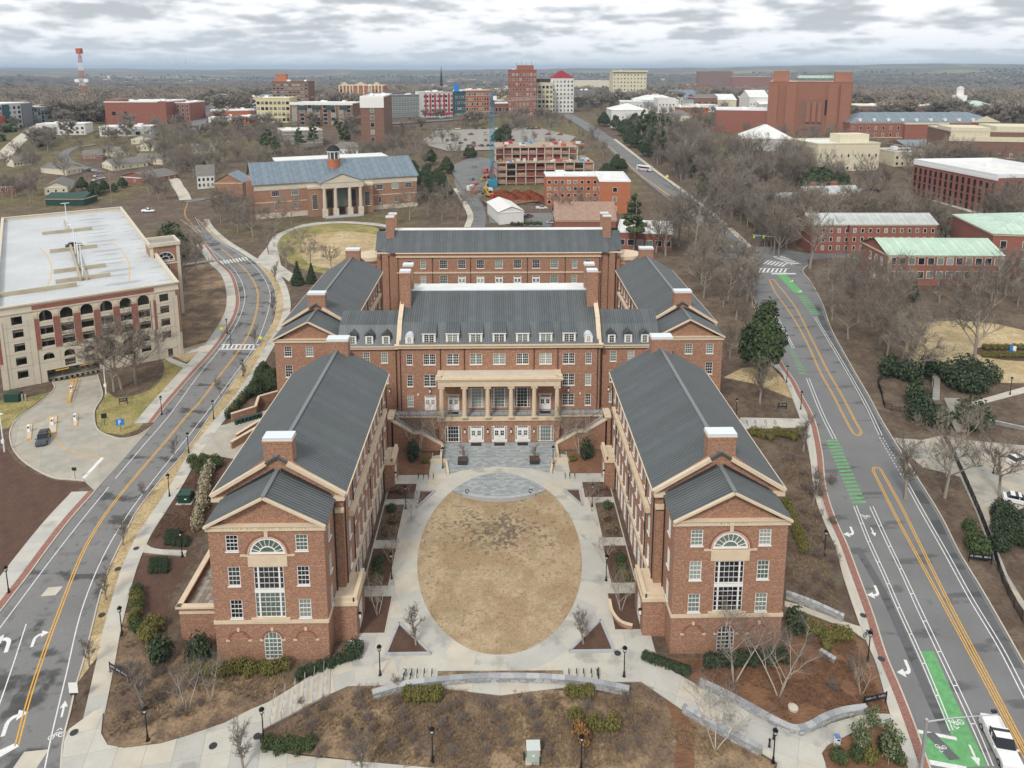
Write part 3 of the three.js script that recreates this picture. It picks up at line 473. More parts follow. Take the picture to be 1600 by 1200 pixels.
paved('plaza', px2([[147, 1112], [162, 1107], [158, 1147], [168, 1165], [194, 1170], [251, 1163], [292, 1151], [350, 1131], [391, 1110], [420, 1098], [412, 1140], [405, 1156], [414, 1173], [460, 1181], [550, 1190], [662, 1200], [800, 1212], [800, 1290], [95, 1290], [96, 1200], [102, 1145]]), 2.9, 0.2, 0.12, slabMats, 31);
paved('path', px2([[516, 1040], [560, 1024], [600, 1010], [628, 1030], [622, 1051], [560, 1066], [515, 1086]]), 2.4, 0.35, 0.125, slabMats, 32);
paved('quad_entrance', [...[[600, 1010], [628, 1030], [622, 1051], [618, 1068]].map((q) => G(...q)), V(0, 0, -71.6), ...[[942, 1068], [940, 1050], [936, 1022]].map((q) => G(...q)), V(16.5, 0, -78.5), V(15, 0, -77.8), V(-15, 0, -77.8)], 3.2, 0, 0.128, slabMats, 33);
sheet('grass', px2([[684, 1050], [880, 1049], [881, 1063], [683, 1067]]), 0.15, MAT.brush);
paved('path', px2([[936, 1020], [975, 1012], [1005, 1023], [1092, 1073], [1225, 1140], [1252, 1152], [1300, 1131], [1356, 1115], [1392, 1117], [1396, 1126], [1332, 1146], [1294, 1165], [1284, 1178], [1300, 1225], [1208, 1225], [1215, 1193], [1190, 1178], [1125, 1143], [1067, 1111], [1000, 1065], [940, 1052]]), 2.6, -0.45, 0.122, slabMats, 34);
// walk and beds left of the left wing
between('path', smoothPx([[209, 862], [240, 866], [290, 870]], 10), smoothPx([[222, 838], [236, 856], [292, 861]], 10), 2.4, 0.115, slabMats, 35);
sheet('mulch_bed', px2([[232, 838], [250, 800], [280, 756], [306, 712], [332, 708], [360, 712], [342, 760], [325, 810], [305, 840], [262, 860], [240, 858]]), 0.025, MAT.mulch);
sheet('mulch_bed', px2([[218, 868], [262, 868], [300, 876], [262, 932], [262, 1000], [230, 950], [190, 960], [200, 905]]), 0.025, MAT.mulch);
// apron with bins behind the left wing
paved('service_apron', px2([[335, 667], [352, 664], [420, 640], [452, 640], [410, 700], [370, 718], [330, 712], [306, 706]]), 3.2, 0.6, 0.1, [MAT.concreteDark.clone(), MAT.concreteWarm].map((m, i) => { m = m.clone(); m.color = i ? col(0.8, 0.8, 0.8) : col(1.4, 1.4, 1.35); return m; }), 36);
// far lawn with its curved walks, north of the complex
sheet('grass', smoothPx([[612, 405], [560, 425], [490, 425], [445, 405], [432, 385], [446, 366], [480, 354], [530, 350], [580, 354], [612, 372]], 40), 0.03, MAT.greenGrass);
sheet('grass', smoothPx([[600, 405], [540, 420], [490, 415], [470, 395], [480, 372], [530, 362], [590, 368], [605, 385]], 40), 0.035, MAT.dryGrass);
between('path', smoothPx([[404, 402], [418, 385], [430, 368], [455, 357], [480, 350], [530, 346], [590, 350], [612, 354]], 40), smoothPx([[440, 420], [436, 398], [434, 380], [446, 366], [482, 354], [530, 349.5], [590, 353.5], [612, 358]], 40), 4, 0.08, slabMats, 41);
paved('path', px2([[402, 404], [416, 396], [440, 415], [458, 428], [452, 440], [430, 425]]), 3.5, 0.5, 0.085, slabMats, 42);
const farPts = [], far = (list, w, y, mat, name = 'road', n = 60) => { const pts = curveOf(px2(list), n); for (const p of pts) { p.y = Math.max(p.y, T(p.x, p.z)); farPts.push([p.x, p.z, w / 2 + 4]); } return ribbon(name, pts, w, y, mat); };
far([[1160, 395], [1132, 370], [1095, 338], [1050, 303], [1012, 275], [975, 243], [950, 221], [925, 203], [900, 188], [880, 178]], 13, 0.3, MAT.asphalt); far([[1150, 392], [1122, 368], [1086, 338], [1040, 303], [1002, 275], [966, 243], [942, 221]], 0.5, 0.34, MAT.paintYellow, 'road_marking');
far([[1172, 388], [1146, 364], [1110, 333], [1065, 298], [1026, 270], [988, 240], [960, 218]], 2.5, 0.34, MAT.concreteWarm, 'pavement');
far([[1255, 402], [1300, 399], [1350, 402], [1420, 408]], 8, 0.05, MAT.asphalt);
far([[290, 314], [286, 304], [278, 292], [268, 280], [240, 276], [200, 276]], 6, 0.3, MAT.concreteWarm); far([[160, 270], [130, 263], [108, 254], [100, 242], [118, 232], [150, 226]], 6, 0.3, MAT.asphalt); far([[290, 316], [340, 308], [380, 304]], 7, 0.12, MAT.asphalt);
far([[0, 250], [25, 225], [50, 205], [62, 196]], 10, 0.3, MAT.concreteWarm); far([[302, 205], [312, 188], [325, 170], [345, 160]], 14, 0.4, MAT.asphalt);
far([[742, 356], [745, 340], [740, 320], [728, 300], [722, 280], [735, 262], [770, 250]], 9, 0.15, MAT.asphalt); far([[730, 356], [735, 338], [722, 312], [712, 295]], 3, 0.16, MAT.concreteWarm, 'pavement');
far([[600, 195], [700, 188], [800, 180], [880, 178]], 14, 0.5, MAT.asphalt); sheet('parking_lot', px2([[765, 350], [762, 330], [775, 316], [850, 312], [868, 345], [860, 356]]).map((p) => V(p.x, 0, p.z)), 0.2, MAT.asphalt);
for (const [pts, m, n] of [[[[655, 225], [680, 205], [840, 200], [900, 215], [880, 232], [700, 238]], MAT.concreteDark, 'parking_lot'], [[[700, 262], [740, 246], [770, 250], [760, 300], [725, 300]], MAT.asphalt, 'parking_lot'], [[[770, 318], [850, 300], [868, 312], [800, 322]], MAT.straw, 'building_site']]) { const p = px2(pts), mb = new MB(); const q = p.map((v) => v.clone().setY(v.y + 0.5)); mb.poly(q); struct(n, mb.geo(), m); }
paved('parking_lot', px2([[1290, 296], [1330, 288], [1390, 292], [1395, 304], [1330, 308]]).map((p) => V(p.x, 0, p.z)), 8, 0, 0.3, [MAT.asphalt], 44);
// weathered lettering too small to read: rows of letter-high strokes
function carved(words, bg, ink) {
  const c = document.createElement('canvas'), n = words.reduce((a, b) => a + b, 0) + words.length - 1, r = rng(n * 7); c.width = n * 24; c.height = 40; const x = c.getContext('2d'); x.fillStyle = bg; x.fillRect(0, 0, c.width, 40); x.strokeStyle = ink; x.lineWidth = 4; let at = 4;
  for (const w of words) { for (let k = 0; k < w; k++) { x.beginPath(); x.moveTo(at, 32); x.lineTo(at + (r() > 0.5 ? 0 : 6), 8); if (r() > 0.4) x.lineTo(at + 13, r() > 0.5 ? 8 : 32); if (r() > 0.5) { x.moveTo(at + 13, 8); x.lineTo(at + 13, 32); } if (r() > 0.5) { x.moveTo(at, 20); x.lineTo(at + 12, 20); } x.stroke(); at += 24; } at += 24; }
  const t = new THREE.CanvasTexture(c); t.colorSpace = THREE.SRGBColorSpace; return t;
}
// ---------- windows and doors ----------
const wcache = new Map();
function sash(w, h, cols, rows, o = {}) {                 // frame with glazing bars, and the pane behind it; origin at the sill's middle, facing +z
  const key = [w, h, cols, rows, JSON.stringify(o)].join(); if (wcache.has(key)) return wcache.get(key);
  const f = new MB(), t = o.t || 0.09, m = o.m || 0.035;
  f.box(-w / 2 + t / 2, 0, 0, t, h, 0.1).box(w / 2 - t / 2, 0, 0, t, h, 0.1).box(0, 0, 0, w - 2 * t, t, 0.1).box(0, h - t, 0, w - 2 * t, t, 0.1);
  const iw = w - 2 * t, ih = h - 2 * t, pw = o.pair ? 0.16 : 0;
  if (o.pair) f.box(0, t, 0, pw, ih, 0.1);
  const half = o.pair ? (iw - pw) / 2 : iw, cx = o.pair ? [-(pw + half) / 2, (pw + half) / 2] : [0];
  for (const c of cx) { for (let i = 1; i < cols; i++) f.box(c - half / 2 + half * i / cols, t, 0, m, ih, 0.05); for (let j = 1; j < rows; j++) { const k = o.rail && j === Math.round(rows / 2) ? 0.07 : m; f.box(c, t + ih * j / rows - k / 2, 0, half, k, 0.06); } }
  if (!o.noSill) f.box(0, -0.1, 0.08, w + 0.16, 0.1, 0.3);
  const p = new MB(); p.quad(V(-w / 2 + t, t, -0.03), V(w / 2 - t, t, -0.03), V(w / 2 - t, h - t, -0.03), V(-w / 2 + t, h - t, -0.03));
  const r = [f.geo(), p.geo()]; wcache.set(key, r); return r;
}
function ringInto(mb, cx, cy, r0, r1, z, d, a0 = 0, a1 = Math.PI, n = 12) {    // a flat curved bar
  for (let i = 0; i < n; i++) { const a = lerp(a0, a1, i / n), b = lerp(a0, a1, (i + 1) / n), P = (r, t, k) => V(cx + r * Math.cos(t), cy + r * Math.sin(t), z + k);
    mb.quad(P(r1, a, d), P(r1, b, d), P(r0, b, d), P(r0, a, d)).quad(P(r0, a, d), P(r0, b, d), P(r0, b, 0), P(r0, a, 0)).quad(P(r1, b, d), P(r1, a, d), P(r1, a, 0), P(r1, b, 0)); }
}
function archSash(w, h, cols, rows, fan) {
  const key = ['arch', w, h, cols, rows, fan].join(); if (wcache.has(key)) return wcache.get(key);
  const f = new MB(), r = w / 2, s = h - r, t = fan ? 0.26 : 0.1; ringInto(f, 0, s, r - t, r, -0.05, 0.1);
  if (s > 0.05) f.box(-r + t / 2, 0, 0, t, s, 0.1).box(r - t / 2, 0, 0, t, s, 0.1);
  f.box(0, 0, 0, w - 2 * t, t, 0.1); if (fan) { ringInto(f, 0, s, r * 0.42, r * 0.48, -0.03, 0.06); for (let k = 1; k < fan; k++) { const a = Math.PI * k / fan; f.bar(V(r * 0.46 * Math.cos(a), s + r * 0.46 * Math.sin(a), 0), V((r - t) * Math.cos(a), s + (r - t) * Math.sin(a), 0), 0.05, 0.06); } f.box(0, s, 0, w - 2 * t, 0.08, 0.08); }
  const top = (x) => s + Math.sqrt(Math.max(0, (r - t) ** 2 - x * x));
  if (s > 0.3) { for (let i = 1; i < cols; i++) { const x = -r + t + (w - 2 * t) * i / cols; f.box(x, t, 0, i === 1 || i === cols - 1 ? 0.09 : 0.04, (fan ? s : top(x)) - t, 0.06); } for (let j = 1; j < rows; j++) f.box(0, s * j / rows, 0, w - 2 * t, 0.045, 0.06); if (!fan) f.box(0, s, 0, w - 2 * t, 0.07, 0.07); }
  const p = new MB(); p.poly([V(-r + t, t, -0.03), V(r - t, t, -0.03), ...Array.from({ length: 11 }, (_, i) => { const a = Math.PI * i / 10; return V((r - t) * Math.cos(a), s + (r - t) * Math.sin(a), -0.03); })]);
  const q = [f.geo(), p.geo()]; wcache.set(key, q); return q;
}
function triple(w, h, rows, o = {}) {                      // a wide light between two sidelights
  const key = ['tri', w, h, rows, JSON.stringify(o)].join(); if (wcache.has(key)) return wcache.get(key);
  const f = new MB(), sw = w * 0.15, t = 0.08; f.box(0, h - t, 0, w - 2 * t, t, 0.12).box(0, 0, 0, w - 2 * t, t, 0.12);
  for (const s of [-1, 1]) { f.box(s * (w / 2 - t / 2), 0, 0, t, h, 0.12).box(s * (w / 2 - sw), 0, 0, 0.2, h, 0.16); for (let j = 1; j < rows; j++) f.box(s * (w / 2 - sw / 2 - t), h * j / rows, 0, sw * 0.7, 0.04, 0.06); }
  const iw = w - 2 * sw - 0.2; for (let i = 1; i < (o.cols || 4); i++) f.box(-iw / 2 + iw * i / (o.cols || 4), t, 0, 0.04, h - 2 * t, 0.06); for (let j = 1; j < rows; j++) f.box(0, h * j / rows, 0, iw, 0.04, 0.06);
  const p = new MB(); p.quad(V(-w / 2 + t, t, -0.03), V(w / 2 - t, t, -0.03), V(w / 2 - t, h - t, -0.03), V(-w / 2 + t, h - t, -0.03));
  const q = [f.geo(), p.geo()]; wcache.set(key, q); return q;
}
function doorGeo(w, h, sidelights) {                       // double leaf with four-light panes and a transom
  const key = ['door', w, h, sidelights].join(); if (wcache.has(key)) return wcache.get(key);
  const f = new MB(), p = new MB(), sl = sidelights ? 0.42 : 0.12, lw = w / 2 - sl, th = h - 0.55, hole = [];
  for (const s of [-1, 1]) { hole.push(rect(s * (lw / 2 + 0.02), th * 0.48, lw * 0.62, th * 0.36)); if (sidelights) hole.push(rect(s * (w / 2 - 0.22), 0.5, 0.2, h - 0.7)); }
  hole.push(rect(0, th + 0.12, lw * 1.8, 0.32)); f.wall(V(0, 0, 0.06), V(1, 0, 0), rect(0, 0, w, h), hole, 0.08);
  for (const s of [-1, 1]) { const x = s * (lw / 2 + 0.02); f.box(x, th * 0.48, 0.03, 0.04, th * 0.36, 0.05).box(x, th * 0.66, 0.03, lw * 0.62, 0.04, 0.05).box(x, 0.15, 0.07, lw * 0.7, th * 0.24, 0.03); if (sidelights) for (let k = 1; k < 5; k++) f.box(s * (w / 2 - 0.22), 0.5 + (h - 0.7) * k / 5, 0.03, 0.2, 0.04, 0.05); }
  for (let k = 1; k < 5; k++) f.box(-lw * 0.9 + lw * 1.8 * k / 5, th + 0.12, 0.03, 0.04, 0.32, 0.05); f.box(0, 0.02, 0.04, 0.03, th - 0.02, 0.07);
  p.quad(V(-w / 2 + 0.06, 0.1, -0.01), V(w / 2 - 0.06, 0.1, -0.01), V(w / 2 - 0.06, h - 0.06, -0.01), V(-w / 2 + 0.06, h - 0.06, -0.01));
  const hd = new MB(); for (const s of [-1, 1]) hd.bar(V(s * 0.1, th * 0.4, 0.12), V(s * 0.1, th * 0.52, 0.12), 0.035); const q = [f.geo(), p.geo(), hd.geo()]; wcache.set(key, q); return q;
}
function setIn(parent, geos, x, y, z, turn, name = 'window', frame = MAT.white, pane) {
  const f = put(name, geos[0], frame, parent); f.position.set(x, y, z); f.rotation.y = turn; put('pane', geos[1], pane || somePane(), f); if (geos[2]) put('handle', geos[2], MAT.black, f); return f;
}
// a wall panel with openings and what stands in them: list of {u, v, w, h, arch, geo, name}
function facade(parent, mb, o, u, outline, list, deep = 0.16) {
  mb.wall(o, u, outline, list.map((q) => (q.arch ? arch(q.u, q.v, q.w, q.h) : rect(q.u, q.v, q.w, q.h))), deep);
  const n = V().crossVectors(u, UPV), turn = Math.atan2(n.x, n.z);
  for (const q of list) setIn(parent, q.geo, o.x + u.x * q.u - n.x * (deep - 0.06), o.y + q.v, o.z + u.z * q.u - n.z * (deep - 0.06), turn, q.name, MAT.white, q.pane);
}
const X1 = V(1, 0, 0), XM = V(-1, 0, 0), ZM = V(0, 0, -1), ZP = V(0, 0, 1);
function gableRoof(parent, x0, x1, z0, z1, he, hr, o = {}) {  // ridge along z; x0 < x1 eaves, z0 (near) > z1 (far)
  const xm = (x0 + x1) / 2, th = 0.22, mb = new MB(), P = V; mb.quad(P(x0, he, z0), P(xm, hr, z0), P(xm, hr, z1), P(x0, he, z1)).quad(P(xm, hr, z0), P(x1, he, z0), P(x1, he, z1), P(xm, hr, z1));
  mb.quad(P(x0, he - th, z1), P(xm, hr - th, z1), P(xm, hr - th, z0), P(x0, he - th, z0)).quad(P(xm, hr - th, z1), P(x1, he - th, z1), P(x1, he - th, z0), P(xm, hr - th, z0));
  for (const x of [x0, x1]) mb.quad(P(x, he - th, z0), P(x, he, z0), P(x, he, z1), P(x, he - th, z1));
  for (const z of [z0, z1]) mb.quad(P(x0, he - th, z), P(xm, hr - th, z), P(xm, hr, z), P(x0, he, z)).quad(P(xm, hr - th, z), P(x1, he - th, z), P(x1, he, z), P(xm, hr, z));
  const roof = mb.to('roof', o.mat || MAT.roof, parent);
  if (!o.noSeam) { const s = new MB(), k = o.pitch || 0.46; for (let z = z0 - 0.2; z > z1; z -= k) for (const x of [x0, x1]) s.bar(V(x, he + 0.025, z), V(xm, hr + 0.025, z), 0.055, 0.08); const m = s.to('standing_seam', o.seam || MAT.seam, roof); m.userData.kind = 'stuff'; }
  const r = new MB(); r.bar(V(xm, hr + 0.05, z0), V(xm, hr + 0.05, z1), 0.5, 0.1); r.to('ridge_cap', o.ridge || MAT.seam, roof);
  return roof;
}
function chimney(parent, x, y, z, w, h, d, name = 'chimney') {
  const b = new MB(); b.box(x, y, z, w, h, d); const c = b.to(name, MAT.brick, parent);
  const t = new MB(); t.box(x, y + h - 0.35, z, w + 0.14, 0.35, d + 0.14); t.to('brick_corbel', MAT.brick, c);
  const s = new MB(); s.box(x, y + h + 0.002, z, w + 0.2, 0.12, d + 0.2); s.to('stone_band', MAT.stone, c);
  const k = new MB(); k.box(x, y + h + 0.125, z, w + 0.1, 0.32, d + 0.1); k.to('metal_cap', MAT.capMetal, c); return c;
}
function lantern(parent, x, y, z, turn = 0) { const g = put('wall_lantern', lanternG[0], MAT.black, parent); g.position.set(x, y, z); g.rotation.y = turn; put('glass', lanternG[1], MAT.white, g); return g; }
const lanternG = [new MB().box(0, 0.62, 0.24, 0.34, 0.08, 0.34).box(0, -0.06, 0.24, 0.3, 0.06, 0.3).box(0, 0.7, 0.24, 0.14, 0.14, 0.14).bar(V(0, 0.75, 0.1), V(0, 0.75, 0), 0.06).bar(V(0, 0.78, 0.24), V(0, 0.78, 0.02), 0.05).box(0, -0.02, 0.24, 0.05, 0.7, 0.05).geo(), new MB().box(0, 0, 0.24, 0.26, 0.62, 0.26).geo()];
const pipeInto = (mb, x, z, y0, y1) => { mb.cyl(x, y0, z, 0.075, 0.075, y1 - y0, 6).box(x, y1 - 0.05, z, 0.34, 0.36, 0.26); };

// ---------- front and rear wings ----------
const partBox2 = (g, name, mat, ...b) => new MB().box(...b).to(name, mat, g);
const W_A = sash(1.45, 2.55, 3, 4, { rail: 1 }), W_B = sash(1.45, 2.1, 3, 4, { rail: 1 }), W_N = sash(1.15, 2.5, 3, 4, { rail: 1 }), W_P = sash(2.35, 2.35, 2, 4, { pair: 1, rail: 1 });
function wing(o) {
  const { cx, zf, pw, pd, mw, ml, inner, he = 18.5, pe = 17.2 } = o, g = thing(o.name, o.label, 'building', V(cx, 0, zf), 0);
  const hp = pw / 2, hm = mw / 2, zi = -pd, zb = -pd - ml, slope = 0.615, apex = pe + 0.15 + hp * slope, ridge = he + (hm + 0.35) * slope, wall = new MB(), st = new MB();
  // pavilion front
  const L = [];
  if (o.front) {
    for (const s of [-1, 1]) L.push({ u: s * 4.05, v: 5.65, w: 1.45, h: 2.5, geo: sash(1.45, 2.5, 3, 4, { rail: 1 }) }, { u: s * 4.05, v: 9.98, w: 1.45, h: 2.5, geo: sash(1.45, 2.5, 3, 4, { rail: 1 }) }, { u: s * 4.05, v: 14.5, w: 1.45, h: 2.1, geo: W_B });
    L.push({ u: 0, v: 5.75, w: 3.5, h: 3.3, geo: triple(3.5, 3.3, 5) }, { u: 0, v: 9.5, w: 3.5, h: 2.95, geo: triple(3.5, 2.95, 4) }, { u: 0, v: 14.05, w: 4.3, h: 2.15, arch: 1, geo: archSash(4.3, 2.15, 0, 0, 9) }, { u: 0, v: 0.05, w: 2.1, h: 3.75, arch: 1, geo: archSash(2.1, 3.75, 4, 5) });
  } else for (const s of [-1, 0, 1]) L.push({ u: s * 4.2, v: 5.7, w: 1.45, h: 2.5, geo: W_A }, { u: s * 4.2, v: 9.98, w: 1.45, h: 2.55, geo: W_A }, { u: s * 4.2, v: 14.3, w: 1.45, h: 2.1, geo: W_B });
  facade(g, wall, V(0, 0, 0), X1, [[-hp, 0], [hp, 0], [hp, pe], [-hp, pe]], L);
  wall.wall(V(0, 0, -0.25), X1, [[-hp, pe], [hp, pe], [0, apex - 0.2]]);
  for (const s of [-1, 1]) {                                 // pavilion sides
    const S = []; if (s === inner) for (const v of [5.7, 9.98, 14.4]) S.push({ u: pd / 2 * (s > 0 ? 1 : -1) + 0, v, w: 1.2, h: v > 14 ? 2.1 : 2.5, geo: v > 14 ? sash(1.2, 2.1, 3, 4) : sash(1.2, 2.5, 3, 4) });
    const u = s > 0 ? ZM : ZM; facade(g, wall, V(s * hp, 0, 0), s > 0 ? ZM : ZP, s > 0 ? rect(pd / 2, 0, pd, pe) : rect(-pd / 2, 0, pd, pe), S);
  }
  // main block: gable fronts
  const gp = (z, holes) => [[-hm, 0], [hm, 0], [hm, he], [0.9, ridge + 0.1], [-0.9, ridge + 0.1], [-hm, he]];
  wall.wall(V(0, 0, zi - 0.4), X1, gp()); wall.wall(V(0, 0, zb + 0.3), XM, gp());
  // long inner wall with four rows of windows
  const rowsI = [], n = o.bays || 11, inU = inner > 0 ? ZM : ZP;
  for (let i = 0; i < n; i++) { const u = (ml - 4.4) * (i + 0.5) / n + 2.2, q = inner > 0 ? u : -u; rowsI.push({ u: q, v: 0.35, w: 1.9, h: 3.3, geo: triple(1.9, 3.3, 4, { cols: 2 }) }, { u: q, v: 5.75, w: 1.25, h: 2.6, geo: sash(1.25, 2.6, 3, 4, { rail: 1 }) }, { u: q, v: 10.0, w: 1.25, h: 2.6, geo: sash(1.25, 2.6, 3, 4, { rail: 1 }) }, { u: q, v: 14.7, w: 1.25, h: 2.1, geo: sash(1.25, 2.1, 3, 4, { rail: 1 }) }); }
  facade(g, wall, V(inner * hm, 0, zi - 0.4), inU, inner > 0 ? rect(ml / 2 - 0.4, 0, ml - 0.7, he) : rect(-ml / 2 + 0.4, 0, ml - 0.7, he), rowsI);
  wall.wall(V(-inner * hm, 0, zi - 0.4), inner > 0 ? ZP : ZM, inner > 0 ? rect(-ml / 2 + 0.4, 0, ml - 0.7, he) : rect(ml / 2 - 0.4, 0, ml - 0.7, he));
  // brick dentils stepping up the gable over the pavilion roof
  const wm = wall.to('wall', MAT.brick, g);
  // stone: string course, cornices, bands, rakes
  st.box(0, 5.0, 0.06, pw + 0.2, 0.42, 0.16).box(0, pe, 0.0, pw + 0.5, 0.62, 0.42).box(0, pe + 0.62, 0.08, pw + 0.7, 0.14, 0.6);
  for (const s of [-1, 1]) { st.box(s * (hp + 0.05), 5.0, -pd / 2, 0.16, 0.42, pd).box(s * (hp + 0.03), pe, -pd / 2, 0.28, 0.62, pd); st.bar(V(s * (hp + 0.3), pe + 0.66, 0.42), V(0, apex + 0.06, 0.42), 0.4, 0.26); st.bar(V(s * (hm + 0.45), he - 0.05, zi - 0.1), V(s * 1.3, ridge - 0.75 - 0.05, zi - 0.1), 0.55, 0.42); st.box(s * (hm - 0.7), he - 0.75, zi - 0.15, 2.2, 0.4, 0.7).box(s * (hm - 0.55), pe - 1.2, zi - 0.22, 1.4, 0.5, 0.5); }
  st.box(inner * (hm + 0.1), 4.75, (zi + zb) / 2, 0.35, 0.5, ml - 3.6); st.box(inner * (hm + 0.22), 13.15, (zi + zb) / 2, 0.75, 0.75, ml - 7.2).box(inner * (hm + 0.16), he - 0.75, (zi + zb) / 2, 0.5, 0.6, ml - 0.4); st.box(-inner * (hm + 0.12), he - 0.7, (zi + zb) / 2, 0.4, 0.5, ml - 0.4);
  if (o.front) {
    st.box(0, 12.55, 0.02, 4.6, 1.42, 0.2).box(0, 5.28, 0.1, 4.6, 0.46, 0.22);
    for (const s of [-1, 1]) st.box(s * 2.72, 13.85, 0.02, 0.9, 0.24, 0.12);
    ringInto(st, 0, 14.05, 2.2, 2.32, 0, 0.03); st.box(0, 16.3, 0.03, 0.42, 0.85, 0.22);
    for (const q of [-4, 0, 4]) { st.box(q, 3.95, 0.03, 0.28, 0.42, 0.12); for (const s of [-1, 1]) st.box(q + s * 1.32, 2.58, 0.03, 0.42, 0.24, 0.1); }
  }
  st.to('stone_trim', MAT.stone, g);
  if (o.front) { partBox2(g, 'spandrel_panel', MAT.white, 0, 9.06, -0.03, 3.5, 0.44, 0.1); for (const q of [-4, 0, 4]) { const bl = new MB(); ringInto(bl, q, 2.7, q ? 1.08 : 1.12, 1.35, 0.0, 0.035, 0, Math.PI, 14); bl.to('brick_arch', MAT.brickRed, g); } const a2 = new MB(); ringInto(a2, 0, 14.05, 2.33, 2.62, 0, 0.03, 0, Math.PI, 18); a2.to('brick_arch', MAT.brickRed, g);
    if (o.inscription) { const q = put('inscription', new THREE.PlaneGeometry(o.inscription[0], 0.42), MT(carved(o.inscription[1], '#d8c9ac', '#a8987a'), 0.9), g); q.position.set(0, pe + 0.31, 0.215); } }
  const den = new MB(); for (const s of [-1, 1]) for (let k = 0; k < 26; k++) { const t = (k + 0.5) / 26, x = s * lerp(hp - 0.3, 0.4, t), y = lerp(pe + 0.9, apex + 0.1, t); den.box(x, y, zi - 0.29, 0.17, 0.34, 0.2); } den.to('stepped_flashing', MAT.dark, g).userData.kind = 'stuff';
  gableRoof(g, -hp - 0.35, hp + 0.35, 0.45, zi - 0.42, pe + 0.78, apex + 0.2);
  gableRoof(g, -hm - 0.55, hm + 0.55, zi + 0.02, zb - 0.2, he + 0.06, ridge + 0.12);
  chimney(g, 0.15, ridge - 2.2, zi - 1.3, 3.5, 4.1, 1.7); chimney(g, 0.15, ridge - 2.2, zb + 1.2, 3.5, 3.9, 1.9);
  const gut = new MB(); for (const s of [-1, 1]) gut.bar(V(s * (hm + 0.6), he - 0.02, zi), V(s * (hm + 0.6), he - 0.02, zb), 0.18, 0.16); gut.to('gutter', MAT.stone, g);
  const pp = new MB(); for (const t of o.pipes || [0.02, 0.16, 0.5, 0.84, 0.98]) pipeInto(pp, inner * (hm + 0.12), lerp(zi - 0.5, zb + 0.4, t), 0, he - 0.9); pipeInto(pp, inner * (hp + 0.12), zi + 0.25, 5.5, pe - 0.1); pp.to('downpipe', MAT.black, g).userData.kind = 'stuff';
  return g;
}
const leftWing = wing({ name: 'brick_hall', label: 'four-storey brick hall wing flanking the oval lawn, beside the walled roof terrace', cx: -27.2, zf: -77.3, pw: 13.4, pd: 5.0, mw: 15.5, ml: 36, inner: 1, front: true, inscription: [9.6, [7, 3, 7, 5, 4]] });
const rightWing = wing({ name: 'brick_hall', label: 'four-storey brick hall wing flanking the oval lawn, next to the street with green bike lanes', cx: 27.3, zf: -77.3, pw: 13.4, pd: 5.0, mw: 15.5, ml: 36, inner: -1, front: true, inscription: [3.9, [4, 4]] });
wing({ name: 'brick_hall', label: 'gabled brick hall behind the wing, joined by a dormered link, near the curving street', cx: -37.3, zf: -136.6, pw: 13.4, pd: 6.0, mw: 13.6, ml: 40, inner: 1, bays: 10 });
wing({ name: 'brick_hall', label: 'gabled brick hall behind the wing, joined by a dormered link, near the big magnolia', cx: 37.6, zf: -136.6, pw: 13.4, pd: 6.0, mw: 13.6, ml: 40, inner: -1, bays: 10 });
// entrance porches between pavilion and main block
for (const [w, s] of [[leftWing, 1], [rightWing, -1]]) {
  for (const [z, d] of [[-5.4, 5.2], [-37.5, 4.6]]) {
    const mb = new MB(), x0 = 6.72, x1 = 9.5, L = [{ u: (s > 0 ? -1 : 1) * 0 + 0, v: 0.1, w: 2.0, h: 3.6, geo: doorGeo(2.0, 3.6, true), name: 'door' }];
    facade(w, mb, V(s * x1, 0, z), s > 0 ? ZM : ZP, rect(0, 0, d, 5.0), L); mb.wall(V(s * (x0 + x1) / 2, 0, z + d / 2), X1, rect(0, 0, x1 - x0, 5.0)); mb.wall(V(s * (x0 + x1) / 2, 0, z - d / 2), XM, rect(0, 0, x1 - x0, 5.0));
    const p = mb.to('porch', MAT.brick, w), st = new MB(); st.box(s * (x0 + x1) / 2, 4.98, z, x1 - x0 + 0.4, 0.5, d + 0.4); st.box(s * (x1 - 0.15), 5.48, z, 0.5, 0.65, d + 0.1).box(s * (x0 + x1) / 2, 5.48, z + d / 2 - 0.15, x1 - x0 - 0.4, 0.55, 0.4); st.to('parapet', MAT.stone, p);
    lantern(w, s * x1, 2.6, z + 1.9, s * Math.PI / 2);
  }
}
